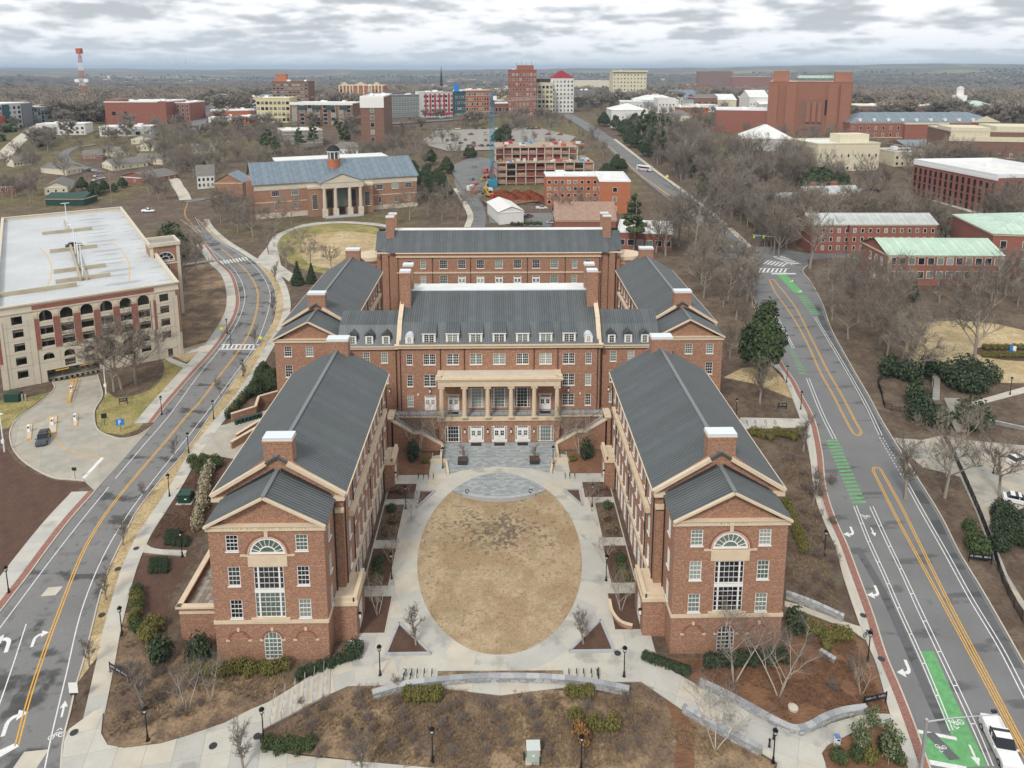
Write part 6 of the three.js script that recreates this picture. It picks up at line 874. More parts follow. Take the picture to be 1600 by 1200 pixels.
// town blocks
const town = [
  { name: 'apartment_block', label: 'U-shaped brick apartment block with white top storey, left arm', p: [[455, 196], [552, 198]], top: 162, d: 30, wall: MAT.brickBrown, rows: 5, cols: 8, ww: 4, wh: 3, trim: MAT.white, more(g, { W, h }) { partBox(g, 'white_storey', MAT.white, 0, h - 1, 0.2, W + 0.4, 2.5, 0.5); for (let k = 0; k < 4; k++) partBox(g, 'green_glazing', greenGlass, -W * 0.3 + k * W * 0.22, h - 5, 0.3, W * 0.14, 3.2, 0.4); } },
  { name: 'apartment_block', label: 'tall brick apartment tower with white top and one column of blue windows', p: [[565, 224], [601, 224]], top: 152, d: 60, wall: MAT.brickBrown, rows: 6, cols: 1, ww: 3, wh: 3.4, trim: MAT.white, side: 10, sideAt: -9999, more(g, { W, h, hw, d }) { partBox(g, 'white_storey', MAT.white, 0, h - 8, 0.2, W + 0.5, 8, 0.6); partBox(g, 'white_storey', MAT.white, -hw, h - 8, -d / 2, 0.6, 8, d); } },
  { name: 'apartment_block', label: 'cream and yellow apartment block with balconies beside the brick one', p: [[402, 192], [454, 192]], top: 154, d: 26, wall: yellowW, rows: 4, cols: 8, ww: 3, wh: 3, trim: cream, bands: [8] },
  { name: 'dormitory_tower', label: 'wide brown brick slab tower on the skyline left of the spire', p: [[427, 170], [483, 170]], top: 128, d: 24, wall: MAT.brickBrown, rows: 7, cols: 9, ww: 3.6, wh: 2.2, trim: MAT.brickBrown, more(g, { h, hw }) { partBox(g, 'lift_house', MAT.brickOrange, -hw * 0.6, h, -10, 12, 9, 8); } },
  { name: 'gabled_block', label: 'cream and brick block with three white gables and tall piers on the skyline', p: [[530, 166], [600, 166]], top: 134, d: 26, wall: rustW, rows: 3, cols: 8, ww: 5, wh: 4, trim: cream, more(g, { W, h, hw }) { for (const x of [-0.72, 0, 0.7]) { const m = new MB(), w = x ? W * 0.13 : W * 0.2; m.poly([V(x * hw - w, h, 0.5), V(x * hw + w, h, 0.5), V(x * hw, h + 5, 0.5)]); m.to('gable', cream, g); for (const k of [-0.9, -0.3, 0.3, 0.9]) partBox(g, 'pier', cream, x * hw + k * w, 0, 0.4, 1.6, h, 0.9); } } },
  { name: 'grey_apartments', label: 'grey and brick apartment row with pale windows along the town street', p: [[600, 186], [662, 182]], top: 150, d: 24, wall: greyW, rows: 5, cols: 14, ww: 2.6, wh: 2.4, trim: greyW, bands: [3, 14], glass: PANES[4] },
  { name: 'red_apartments', label: 'apartment block with red vertical stripes and a blue sign panel', p: [[662, 184], [712, 182]], top: 145, d: 24, wall: paleW, rows: 5, cols: 12, ww: 2.4, wh: 2.6, trim: paleW, more(g, { W, h, hw }) { for (let k = 0; k < 7; k++) partBox(g, 'red_stripe', redW, -hw + W * (k + 0.5) / 7, 5, 0.2, 1.7, h - 6, 0.4); partBox(g, 'red_base', redW, 0, 3, 0.2, W, 1.6, 0.5); partBox(g, 'blue_panel', blueW, hw * 1.06, h - 5, 0.3, 5, 13, 1); } },
  { name: 'dark_apartments', label: 'dark teal apartment block between the red-striped and grey ones', p: [[712, 183], [728, 182]], top: 144, d: 24, wall: tealW, rows: 4, cols: 5, ww: 2, wh: 2.2, trim: tealW }, { name: 'grey_apartments', label: 'brick and pale grey apartment block behind the crane mast', p: [[728, 182], [768, 180]], top: 142, d: 26, wall: MAT.brickOrange, rows: 5, cols: 10, ww: 2.2, wh: 2.6, trim: paleW, bands: [4, 20] },
  { name: 'arena', label: 'white roofed arena with an orange pyramid skylight on the skyline', p: [[668, 150], [746, 150]], top: 138, d: 60, wall: paleW, trim: MAT.white, more(g, { h, hw }) { const m = new MB(), x = hw * 0.4; for (let k = 0; k < 4; k++) { const a = k * 1.5708, b = a + 1.5708; m.tri(V(x + 14 * Math.cos(a), h, -20 + 14 * Math.sin(a)), V(x + 14 * Math.cos(b), h, -20 + 14 * Math.sin(b)), V(x, h + 7, -20)); } m.to('pyramid', M(0.55, 0.24, 0.08), g); } },
  { name: 'brick_tower', label: 'ten-storey dark red brick tower with cream belt courses', p: [[794, 182], [838, 182]], top: 110, d: 30, wall: MAT.brickRed, rows: 9, cols: 8, ww: 1.8, wh: 2.4, trim: MAT.brickRed, bands: [30, 38], more(g, { W, h }) { partBox(g, 'top_storey', MAT.brickRed, W * 0.1, h, -14, W * 0.6, 5, 18); for (let k = 0; k < 4; k++) { const m = new MB(); m.cyl(-6 + k * 5, h + 5, -10, 0.15, 0.1, 3 + k % 2 * 2, 5); m.to('antenna', MAT.dark, g); } } },
  { name: 'cream_block', label: 'cream masonry block with rows of dark square windows and dark mansard', p: [[822, 178], [864, 178]], top: 130, d: 30, wall: cream, rows: 6, cols: 7, ww: 2.8, wh: 3.0, bare: true, trim: cream, more(g, { W, h }) { partBox(g, 'mansard', MAT.dark, 0, h + 0.5, -10, W * 0.8, 4, 14); } },
  { name: 'white_tower', label: 'white tower block with red hipped roof', p: [[862, 176], [896, 176]], top: 122, d: 30, wall: whiteW, rows: 8, cols: 6, ww: 1.8, wh: 2.2, bare: true, roof: 'hip', rise: 8, roofMat: MAT.shingleRed, trim: MAT.white },
  { name: 'cream_block', label: 'pale cream eight-storey block with heavy cornice standing alone on the skyline', p: [[957, 160], [1009, 160]], top: 112, d: 34, wall: cream, rows: 8, cols: 10, ww: 2.0, wh: 2.2, trim: cream, more(g, { W, h }) { partBox(g, 'cornice', cream, 0, h - 0.5, 0.8, W + 3, 2.2, 2.4); } },
  { name: 'brown_block', label: 'brown office block with pale end wall on the right skyline', p: [[1090, 144], [1142, 144]], top: 112, d: 30, wall: MAT.brickBrown, rows: 6, cols: 16, ww: 2, wh: 2.2, trim: MAT.dark, bare: true, more(g, { h, hw }) { partBox(g, 'stair_tower', rustW, hw + 3, 0, -8, 7, h, 14); } },
  { name: 'cream_terrace', label: 'long cream and brick block with paired windows right of the brown one', p: [[1143, 146], [1205, 146]], top: 120, d: 26, wall: MAT.brickRed, rows: 3, cols: 10, ww: 2.2, wh: 2.2, trim: cream, bands: [10] },
  { name: 'red_hall', label: 'low red brick hall with red framed windows in the middle distance', p: [[1066, 150], [1112, 150]], top: 133, d: 24, wall: MAT.brickRed, rows: 1, cols: 6, ww: 4, wh: 4, frame: redW, trim: MAT.brickRed },
  { name: 'low_warehouse', label: 'low brick store with white roof at the town edge behind the crane', p: [[773, 176], [806, 176]], top: 162, d: 20, wall: MAT.brickRed, rows: 1, cols: 6, ww: 2.6, wh: 4, trim: MAT.white }, { name: 'yellow_block', label: 'small yellow block with blue-white gable beside the brick tower', p: [[776, 158], [796, 158]], top: 142, d: 20, wall: yellowW, rows: 2, cols: 5, ww: 2, wh: 2, trim: MAT.white }, { name: 'grey_store', label: 'dark grey low building right of the white tower', p: [[897, 168], [930, 168]], top: 142, d: 24, wall: greyW, rows: 0, trim: greyW }, { name: 'cream_store', label: 'cream commercial row right of the white tower with set-back penthouse', p: [[897, 146], [958, 146]], top: 126, d: 24, wall: cream, rows: 2, cols: 9, ww: 2, wh: 2, trim: MAT.white },
  { name: 'brick_theatre', label: 'massive windowless orange-red brick theatre with white roof edge', p: [[166, 194], [262, 194]], top: 160, d: 50, wall: MAT.brickRed, rows: 0, trim: MAT.white, more(g, { h, W, hw }) { for (const x of [-0.72, -0.35]) partBox(g, 'window', PANES[0], hw * x, 8, 0.1, 3, 3, 0.3); partBox(g, 'tower_block', MAT.brickRed, -hw * 0.78, h, -12, W * 0.22, 2.5, 20); partBox(g, 'brick_pier', MAT.brickRed, hw * 0.88, 0, 0.6, W * 0.13, h + 1, 2); } },
  { name: 'brick_offices', label: 'five-storey brick offices with green windows joined to the theatre', p: [[262, 190], [298, 190]], top: 161, d: 34, wall: MAT.brickRed, rows: 4, cols: 5, ww: 2.2, wh: 3, trim: MAT.white, glass: greenGlass },
  { name: 'white_motel', label: 'long white two-storey building with small dark windows', p: [[58, 212], [134, 211]], top: 195, d: 16, wall: whiteW, rows: 2, cols: 9, ww: 2, wh: 1.8, trim: MAT.white, bare: true }, { name: 'white_store', label: 'low white store with dark openings below the theatre', p: [[156, 213], [236, 213]], top: 199, d: 16, wall: whiteW, rows: 1, cols: 6, ww: 3.4, wh: 2.6, trim: MAT.white, bare: true },
  { name: 'modern_apartments', label: 'modern apartment block with orange corner and teal bays at the town edge', p: [[0, 206], [50, 196]], top: 164, d: 50, wall: paleW, rows: 5, cols: 7, ww: 3.2, wh: 2.6, trim: MAT.white, more(g, { h, hw }) { partBox(g, 'orange_bay', rustW, -hw * 0.92, 0, 0.5, 8, h * 0.6, 1.6); partBox(g, 'teal_bay', tealW, -hw * 0.55, 0, 0.4, 7, h, 1.4); partBox(g, 'grey_bay', greyW, hw * 0.75, 0, 0.4, 12, h, 1.2); } }, { name: 'modern_apartments', label: 'dark teal apartment block behind the one with the orange corner', p: [[50, 194], [76, 192]], top: 168, d: 40, wall: tealW, rows: 4, cols: 5, ww: 2.4, wh: 2.4, trim: MAT.white },
  { name: 'capitol_block', label: 'long cream block with pediments left of the yellow apartments', p: [[352, 168], [406, 168]], top: 152, d: 24, wall: cream, rows: 2, cols: 12, ww: 2, wh: 2.4, trim: cream }, { name: 'white_block', label: 'white stepped block behind the brick offices', p: [[255, 162], [305, 160]], top: 146, d: 24, wall: whiteW, rows: 2, cols: 8, ww: 2, wh: 2, trim: MAT.white }, { name: 'strip_store', label: 'low red store row with white roof along the road into town', p: [[330, 186], [400, 184]], top: 174, d: 24, wall: rustW, rows: 0, trim: MAT.white }, { name: 'strip_store', label: 'low white warehouse roof beside the road into town', p: [[326, 192], [368, 191]], top: 185, d: 18, wall: whiteW, rows: 0, trim: MAT.white }, { name: 'garage_block', label: 'low striped concrete garage before the brick apartments', p: [[444, 232], [505, 228]], top: 206, d: 30, wall: MAT.concreteDark, rows: 0, bands: [3, 6.5, 10], trim: MAT.precast },
];
for (const t of town) bldg(t);
// church spire and far masts
{ const P = G(690, 152), g = thing('church_spire', 'slender dark church spire rising above the town', 'spire', P), h = heightAt(690, 104, P) - P.y; const m = new MB(); m.box(0, 0, 0, 6, h * 0.35, 6); m.to('tower', MAT.precast, g); const s = new MB(); s.lathe(0, h * 0.35, 0, [[3.2, 0], [0.2, h * 0.65]], 8); s.to('spire', MAT.dark, g); }
function mast(px, base, top, label, w, bands) { const P = G(px, base), h = heightAt(px, top, P) - P.y, g = thing('radio_mast', label, 'mast', P), n = bands; for (let k = 0; k < n; k++) { const m = new MB(), y0 = h * k / n, y1 = h * (k + 1) / n, a = (y) => lerp(w, w * 0.22, y / h); for (const [i, j] of [[-1, -1], [1, -1], [1, 1], [-1, 1]]) m.bar(V(i * a(y0), y0, j * a(y0)), V(i * a(y1), y1, j * a(y1)), w * 0.07); const q = 2; for (let t = 0; t < q; t++) { const ya = lerp(y0, y1, t / q), yb = lerp(y0, y1, (t + 1) / q); for (const [i, j, k2, l] of [[-1, -1, 1, -1], [1, -1, 1, 1], [1, 1, -1, 1], [-1, 1, -1, -1]]) m.bar(V(i * a(ya), ya, j * a(ya)), V(k2 * a(yb), yb, l * a(yb)), w * 0.04).bar(V(k2 * a(ya), ya, l * a(ya)), V(i * a(yb), yb, j * a(yb)), w * 0.04); } m.to('mast_section', k % 2 ? rustW : MAT.white, g); } return [g, h]; }
{ const [g, h] = mast(134, 182, 74, 'red and white lattice radio tower standing above the town', 3.2, 9); for (const s of [-1, 1]) partBox(g, 'dish', MAT.white, s * 4.5, h * 0.5, 1, 4, 3, 1.5); partBox(g, 'antenna_head', rustW, 0, h - 6, 0, 4.5, 5, 4.5); }
mast(277, 122, 92, 'thin distant mast on the wooded skyline, shorter of two', 3, 5); mast(292, 122, 86, 'thin distant mast on the wooded skyline, taller of two', 3, 5); mast(1337, 112, 90, 'thin mast on the right-hand ridge', 3, 5);
{ const P = G(171, 128), g = thing('water_tower', 'small white water tower above the far woods', 'water tower', P), h = heightAt(171, 121, P) - P.y; const m = new MB(); m.cyl(0, 0, 0, 2, 2, h, 8); m.to('stem', MAT.white, g); const t = new MB(); t.lathe(0, h - 6, 0, [[2, 0], [9, 5], [9, 10], [2, 15]], 14); t.to('tank', MAT.white, g); }
// cream and brick cottages among the trees on the left
const cot = [[105, 275, 128, 270, 'z'], [70, 305, 106, 303, 'z'], [0, 304, 22, 302, 'z'], [160, 262, 176, 268, 'z'], [182, 247, 202, 243, 'z'], [212, 256, 254, 258, 'x'], [190, 285, 232, 290, 'z'], [214, 237, 240, 236, 'z'], [22, 262, 50, 258, 'x'], [300, 241, 342, 239, 'x'], [130, 252, 160, 250, 'x'], [205, 226, 236, 225, 'z']];
cot.forEach(([a, b, c, d, r], i) => bldg({ name: 'cottage', cat: 'house', label: 'single-storey ' + (i % 4 === 2 ? 'brick' : 'cream') + ' cottage with grey shingle roof, ' + (r === 'z' ? 'gable end' : 'long side') + ' towards the deck', group: (i % 4 === 2 ? 'brick' : 'cream') + ' cottages on the hillside', p: [[a, b], [c, d]], h: 4.2, d: r === 'z' ? 22 : 10, roof: 'gable', ridge: r, rise: 2.6, wall: i % 4 === 2 ? MAT.brickRed : cream, roofMat: MAT.shingle, rows: 1, cols: r === 'z' ? 3 : 6, ww: 1.1, wh: 1.5, y1: 1.3, trim: MAT.white, side: 5, sideAt: 9999 }));
bldg({ name: 'green_shed', label: 'dark green metal roofed shed behind the deck', p: [[72, 322], [132, 322]], h: 4, d: 12, roof: 'gable', rise: 2, wall: MAT.green, roofMat: MAT.green });

// lesser town blocks between the named ones
{ const r = rng(1234), W3 = [whiteW, cream, MAT.brickRed, MAT.brickBrown, paleW, rustW], R3 = [MAT.membrane, MAT.shingle, MAT.membrane, MAT.roofBlue], N3 = ['white', 'cream', 'red brick', 'brown brick', 'pale grey', 'rust-coloured'], N4 = ['white', 'shingled', 'white', 'blue-grey'];
  for (const [x0, x1, y0, y1, n] of [[10, 330, 148, 188, 36], [300, 460, 150, 200, 10], [860, 1210, 138, 182, 70], [1330, 1600, 148, 182, 24], [590, 870, 146, 180, 26], [140, 1260, 127, 146, 70], [1340, 1480, 232, 262, 4]]) for (let k = 0; k < n; k++) { const x = lerp(x0, x1, r()), y = lerp(y0, y1, r()), P = G(x, y), w = (11 + r() * 26) * (y0 === 127 ? 1.6 : 1), B = V(P.x + w, P.y, P.z - (r() - 0.5) * 8), c = r(), wi = Math.floor(r() * 6), ri = Math.floor(r() * 4); if (inFoot(P.x, P.z, 5) || inFoot(B.x, B.z, 5)) continue; bldg({ name: 'town_building', label: N3[wi] + ' low town building with ' + (c < 0.3 ? 'gabled ' : c < 0.5 ? 'hipped ' : 'flat ') + N4[ri] + ' roof', group: 'lesser ' + N3[wi] + ' buildings of the town', A: P, B, h: 5 + r() * (x > 600 && x < 1250 ? 11 : 5) + (y0 === 127 ? 5 : 0), d: 10 + r() * 16, roof: c < 0.3 ? 'gable' : c < 0.5 ? 'hip' : undefined, rise: 3, wall: W3[wi], roofMat: R3[ri], rows: 2, cols: Math.round(w / 4), ww: 1.6, wh: 1.8, bare: true, trim: MAT.white, units: 1 }); } }
// ---------- trees and shrubs ----------
MAT.bark = MT(tex(256, 2, (u, v) => mul([0.30, 0.265, 0.225], 0.55 + 0.8 * fbm(u * 20, v * 5, 5, 4, 601))), 1);
MAT.barkPale = M(0.45, 0.395, 0.335, 0.9); MAT.twig = M(0.18, 0.153, 0.125, 1); MAT.twigPale = M(0.27, 0.23, 0.185, 1); MAT.twigRed = M(0.20, 0.157, 0.13, 1);
const vc = (o = {}) => new THREE.MeshStandardMaterial({ vertexColors: true, roughness: 0.9, side: THREE.DoubleSide, ...o });
MAT.leaf = vc();
function bareTree(seed, H, sp, o = {}) {                   // trunk and limbs in one mesh, twigs in another
  const r = rng(seed), tr = new MB(), cr = new MB(), rn = (a, b) => a + (b - a) * r(), up = o.up ?? 0.5, maxL = o.levels ?? 4, tw = o.tw ?? 0.028;
  const thin = (a, b, w) => { const d = V().subVectors(b, a), s = V(rn(-1, 1), rn(-1, 1), rn(-1, 1)).cross(d).normalize(); cr.tri(V().copy(a).addScaledVector(s, w), V().copy(a).addScaledVector(s, -w), b); };
  function limb(p, dir, len, rad, lv) {
    const n = lv === 0 ? 5 : lv < 3 ? 3 : 2, pts = [p.clone()], rs = [rad]; let d = dir.clone(), q = p.clone();
    for (let i = 1; i <= n; i++) { d.add(V(rn(-1, 1), rn(-0.4, 0.9) * up, rn(-1, 1)).multiplyScalar(lv ? 0.24 : 0.09)).normalize(); q = q.clone().addScaledVector(d, len / n); pts.push(q); rs.push(rad * (1 - (lv ? 0.72 : 0.55) * i / n)); }
    (lv < 3 ? tr : cr).tube(pts, rs, lv === 0 ? 7 : lv === 1 ? 5 : lv === 2 ? 4 : 3);
    const at = (t) => { const k = Math.min(n - 1e-6, t * n), i = Math.floor(k); return pts[i].clone().lerp(pts[i + 1], k - i); };
    if (lv >= maxL - 1) { const m = o.twigs ?? 9; for (let i = 0; i < m; i++) { const t = rn(0.1, 1), e = d.clone().multiplyScalar(0.7).add(V(rn(-1, 1), rn(-0.5, 1), rn(-1, 1))).normalize(), a = at(t), l = len * rn(0.35, 0.75), b = a.clone().addScaledVector(e, l); thin(a, b, tw); if (r() > 0.4) thin(a.clone().lerp(b, 0.5), a.clone().addScaledVector(e, l * 0.7).add(V(rn(-1, 1), rn(-0.6, 1), rn(-1, 1)).multiplyScalar(l * 0.4)), tw * 0.8); } return; }
    const m = lv === 0 ? (o.limbs ?? 7) : lv === 1 ? 5 : 5, t0 = lv === 0 ? (o.clear ?? 0.3) : 0.22;
    for (let i = 0; i < m; i++) { const t = lv === 0 ? lerp(t0, 1, (i + rn(0.2, 0.8)) / m) : rn(t0, 1), a = at(t), az = i * 2.4 + rn(-0.5, 0.5), out = V(Math.cos(az), 0, Math.sin(az)); const e = lv === 0 ? out.multiplyScalar(sp * rn(0.8, 1.2)).add(V(0, rn(0.5, 1.0), 0)).normalize() : d.clone().multiplyScalar(0.8).add(V(rn(-1, 1), rn(-0.25, 0.9), rn(-1, 1))).normalize(); limb(a, e, len * (lv === 0 ? rn(0.42, 0.62) * (o.reach ?? 1) : rn(0.45, 0.7)), rad * lerp(0.62, 0.34, lv === 0 ? t : r()), lv + 1); }
  }
  if (o.stems) for (let i = 0; i < o.stems; i++) { const a = i / o.stems * 6.283 + 0.6; limb(V(0.12 * Math.cos(a), -0.1, 0.12 * Math.sin(a)), V(0.34 * Math.cos(a), 1, 0.34 * Math.sin(a)).normalize(), H * rn(0.6, 0.8), H * 0.008 + 0.015, 0); }
  else limb(V(0, -0.2, 0), V(rn(-0.06, 0.06), 1, rn(-0.06, 0.06)).normalize(), H * 0.68, (H * 0.017 + 0.05) * (o.thick ?? 1), 0);
  return [tr.geo(), cr.geo()];
}
function leafMB() { const m = new MB(); m.c = []; return m; }
function leafAt(m, p, n, s, c, r) {                        // one leaf clump: a small bent quad
  const t = V(r() - 0.5, r() - 0.5, r() - 0.5).cross(n).normalize(), b = V().crossVectors(n, t), P = (i, j, k) => V().copy(p).addScaledVector(t, i * s).addScaledVector(b, j * s * 0.7).addScaledVector(n, k * s);
  const a = P(-1, -1, 0), q = P(1, -1, 0.15), d = P(1, 1, 0), e = P(-1, 1, 0.2); m.quad(a, q, d, e); const k = 0.7 + 0.6 * r(); for (let i = 0; i < 6; i++) m.c.push(c[0] * k, c[1] * k, c[2] * k);
}
function crown(seed, lobes, count, s, pal) {               // lobes: [x, y, z, rx, ry, rz]; leaves sit through the outer shell of each lobe
  const r = rng(seed), m = leafMB(), vol = lobes.map((l) => l[3] * l[4] * l[5] ** 1), tot = vol.reduce((a, b) => a + b, 0);
  lobes.forEach((l, i) => { const n = Math.round(count * vol[i] / tot); for (let k = 0; k < n; k++) { const d = V(r() * 2 - 1, r() * 2 - 1, r() * 2 - 1); if (d.lengthSq() > 1 || d.lengthSq() < 0.01) { k--; continue; } d.normalize(); const q = Math.pow(0.35 + 0.65 * r(), 0.6) * (0.86 + 0.28 * fbm(d.x * 3 + i * 9 + 20, d.y * 3 + d.z * 2 + 20, 0, 3, seed)); const p = V(l[0] + d.x * l[3] * q, l[1] + d.y * l[4] * q, l[2] + d.z * l[5] * q); const nn = d.clone().add(V(r() - 0.5, r() - 0.2, r() - 0.5).multiplyScalar(1.6)).normalize(); leafAt(m, p, nn, s * (0.6 + 0.8 * r()), pal[Math.floor(r() * pal.length)], r); } });
  return m.geo();
}
function treeThing(name, label, cat, group, tr, cr, tm, cm, p, turn, sc) { const g = thing(name, label, cat, p, turn, group); if (tr) put('trunk', tr, tm, g); put('crown', cr, cm, g); if (sc) g.scale.setScalar(sc); return g; }
const DG = [[0.03, 0.052, 0.024], [0.042, 0.066, 0.028], [0.022, 0.04, 0.021], [0.06, 0.08, 0.034]], MG = [[0.06, 0.085, 0.028], [0.075, 0.10, 0.03], [0.045, 0.07, 0.025]], YG = [[0.13, 0.135, 0.03], [0.16, 0.14, 0.035], [0.095, 0.11, 0.028], [0.20, 0.15, 0.045]], PG = [[0.075, 0.095, 0.04], [0.09, 0.115, 0.045], [0.055, 0.075, 0.03]], BR = [[0.17, 0.12, 0.075], [0.22, 0.16, 0.09], [0.13, 0.09, 0.06]], OR = [[0.28, 0.13, 0.04], [0.22, 0.13, 0.045]], PL = [[0.36, 0.31, 0.2], [0.30, 0.27, 0.16], [0.42, 0.38, 0.27]];
const tz = rng(99), tj = (a, b) => a + (b - a) * tz();
// prototypes
const BT = [1, 2, 3, 4, 5].map((i) => bareTree(i * 13, 14, 0.9, { twigs: 15, tw: 0.026, reach: 1.1 }));       // broad street and park trees
const SM = [1, 2, 3].map((i) => bareTree(i * 29 + 7, 7, 0.45, { twigs: 8, tw: 0.011, limbs: 11, clear: 0.24, levels: 4, reach: 0.62, up: 0.8 }));
const MS = [1, 2].map((i) => bareTree(i * 41 + 3, 8, 0.5, { stems: 3, twigs: 5, tw: 0.010, limbs: 4, clear: 0.4, levels: 4 }));
const FT = [1, 2, 3, 4].map((i) => bareTree(i * 57 + 5, 15, 0.7, { twigs: 10, tw: 0.03, levels: 4, limbs: 9, reach: 1.15, thick: 1.3, up: 0.9, clear: 0.25 }));   // seen from afar
const lob = (seed, n, R, H, y0) => { const r = rng(seed), o = []; for (let i = 0; i < n; i++) { const a = i * 2.4, k = Math.sqrt((i + 0.5) / n), y = y0 + H * (0.15 + 0.75 * (1 - k * 0.75) * (0.55 + 0.45 * r())); o.push([Math.cos(a) * R * 0.62 * k, y, Math.sin(a) * R * 0.62 * k, R * (0.38 + 0.16 * r()), H * (0.22 + 0.1 * r()), R * (0.38 + 0.16 * r())]); } return o; };
const trunkG = (h, r0) => new MB().tube([V(0, -0.2, 0), V(0.05 * h, h * 0.5, 0), V(0, h, 0.03 * h)], [r0, r0 * 0.8, r0 * 0.4], 7).geo();
const EV = [[trunkG(6, 0.4), crown(71, lob(1, 22, 5, 11, 0.4).map((l) => l.map((v, i) => (i > 2 ? v * 0.74 : v))), 8200, 0.23, DG.concat(MG))], [trunkG(6, 0.4), crown(72, lob(2, 20, 5, 10.4, 0.4).map((l) => l.map((v, i) => (i > 2 ? v * 0.74 : v))), 7600, 0.23, MG.concat(DG, YG.slice(2, 3)))]];
const pineLobes = (seed) => { const r = rng(seed), o = []; for (let i = 0; i < 14; i++) { const t = i / 13, R = lerp(3.4, 0.9, t) * (0.7 + 0.6 * r()), a = r() * 6.283; o.push([Math.cos(a) * R * 0.75, lerp(6.5, 15.5, t), Math.sin(a) * R * 0.75, R * 0.6, 0.75, R * 0.6]); } return o; };
const PN = [[trunkG(15, 0.3), crown(81, pineLobes(4), 2600, 0.3, PG)], [trunkG(15, 0.3), crown(82, pineLobes(9), 2600, 0.3, PG.concat(MG))]];
const CN = [trunkG(7, 0.22), crown(85, Array.from({ length: 12 }, (_, i) => [0, 0.8 + i * 0.72, 0, 2.5 * (1 - i / 12.6), 0.7, 2.5 * (1 - i / 12.6)]), 3000, 0.22, DG)];
const domeL = [[0, 0.55, 0, 0.8, 0.6, 0.8], [0.45, 0.4, 0.2, 0.55, 0.45, 0.55], [-0.4, 0.42, -0.25, 0.6, 0.5, 0.6], [-0.1, 0.4, 0.5, 0.5, 0.42, 0.5]];
const SH = { dark: crown(91, domeL, 1000, 0.06, DG), mid: crown(92, domeL, 1000, 0.06, MG), yellow: crown(93, domeL, 1000, 0.06, YG), brown: crown(94, domeL, 420, 0.07, BR), orange: crown(95, domeL, 420, 0.08, OR), pale: crown(96, domeL, 420, 0.08, PL) };
const THK = bareTree(333, 1.6, 1.2, { stems: 6, twigs: 10, tw: 0.012, limbs: 4, clear: 0.1, levels: 3 }); const twigBush = mergeGeometries([THK[0], THK[1]]);
const protoTrees = new Map();
function plant(kind, p, o) {                                // place a tree; the first of a kind is built, the others are clones
  const k = kind.key; let g = protoTrees.get(k);
  if (!g) { g = treeThing(kind.name, o.label, kind.cat || 'tree', o.group, kind.g[0], kind.g[1], kind.tm || MAT.bark, kind.cm || MAT.twig, p, o.turn ?? tj(0, 6.28), o.s); protoTrees.set(k, g); return g; }
  return copy(g, p, o.turn ?? tj(0, 6.28), o.s, o.label, o.group);
}
const kinds = { bt: BT.map((g, i) => ({ key: 'bt' + i, name: 'bare_tree', g, cm: [MAT.twig, MAT.twigPale, MAT.twigRed, MAT.twig, MAT.twigPale][i] })), sm: SM.map((g, i) => ({ key: 'sm' + i, name: 'young_bare_tree', g, cm: MAT.twig })), ms: MS.map((g, i) => ({ key: 'ms' + i, name: 'birch_tree', g, tm: MAT.barkPale, cm: MAT.twig })), ft: FT.map((g, i) => ({ key: 'ft' + i, name: 'woodland_tree', g, cm: [MAT.twig, MAT.twigPale, MAT.twigRed, MAT.twigPale][i] })), ev: EV.map((g, i) => ({ key: 'ev' + i, name: 'evergreen_tree', g, cm: MAT.leaf })), pn: PN.map((g, i) => ({ key: 'pn' + i, name: 'pine_tree', g, cm: MAT.leaf })), cn: [{ key: 'cn', name: 'conifer_tree', g: CN, cm: MAT.leaf }] };
const pick = (a) => a[Math.floor(tz() * a.length)];
// a tree by the pixel of its foot and of its top; the prototype's height sets the scale
const protoH = { bt: 14.2, sm: 7.2, ms: 7.6, ft: 15.5, ev: 11.6, pn: 16.4, cn: 9.6 };
function treePx(k, x, y, top, label, group, which) { const p = G(x, y), h = heightAt(x, top, p) - p.y; return plant(which === undefined ? pick(kinds[k]) : kinds[k][which], p, { s: h / protoH[k], label, group }); }
// near trees
for (const [x, y, t] of [[345, 620, 582], [272, 716, 676], [226, 780, 745], [192, 852, 798], [165, 938, 880], [140, 1042, 985], [398, 540, 505], [425, 492, 455], [430, 440, 405], [382, 590, 560]]) treePx('sm', x, y, t, 'young bare street tree in the grass verge of the curving street', 'verge trees along the curving street');
for (const [x, y, t] of [[650, 1010, 938], [912, 1008, 938]]) treePx('sm', x, y, t, 'young bare tree in a triangular bed at the foot of the oval lawn', 'trees in the lower triangular beds', 0);
for (const [x, y, t] of [[724, 720, 690], [835, 720, 690]]) { treePx('sm', x, y, t, 'slim bare tree standing in a square dark planter on the slate plaza', 'planter trees on the slate plaza', 1); }
for (const [x, y, t] of [[590, 962, 905], [612, 880, 838], [645, 812, 770], [970, 955, 900], [945, 880, 836], [925, 800, 760], [655, 712, 650], [905, 710, 652], [683, 700, 640], [880, 700, 645]]) treePx('ms', x, y, t, 'small multi-stemmed bare tree in a bed beside the quad walk', 'small trees along the quad walks');
for (const [x, y, t] of [[1147, 1065, 955], [1217, 1088, 980]]) treePx('ms', x, y, t, 'tall white-barked bare birch in the straw bed before the right wing', 'birches before the right wing');
treePx('ms', 1118, 1170, 1070, 'white-barked bare birch over the stone wall and sloping path'); treePx('ms', 330, 1092, 1030, 'thin pale-stemmed bare tree in front of the left wing'); treePx('sm', 226, 1110, 1010, 'grey bare tree beside the lamp post in the corner bed'); treePx('sm', 380, 1205, 1115, 'bare tree growing through the plaza at the bottom walk'); treePx('sm', 565, 1215, 1140, 'small bare tree at the lower edge of the brush bed'); treePx('ms', 292, 1112, 1040, 'pale feathery bare shrub tree below the left wing');
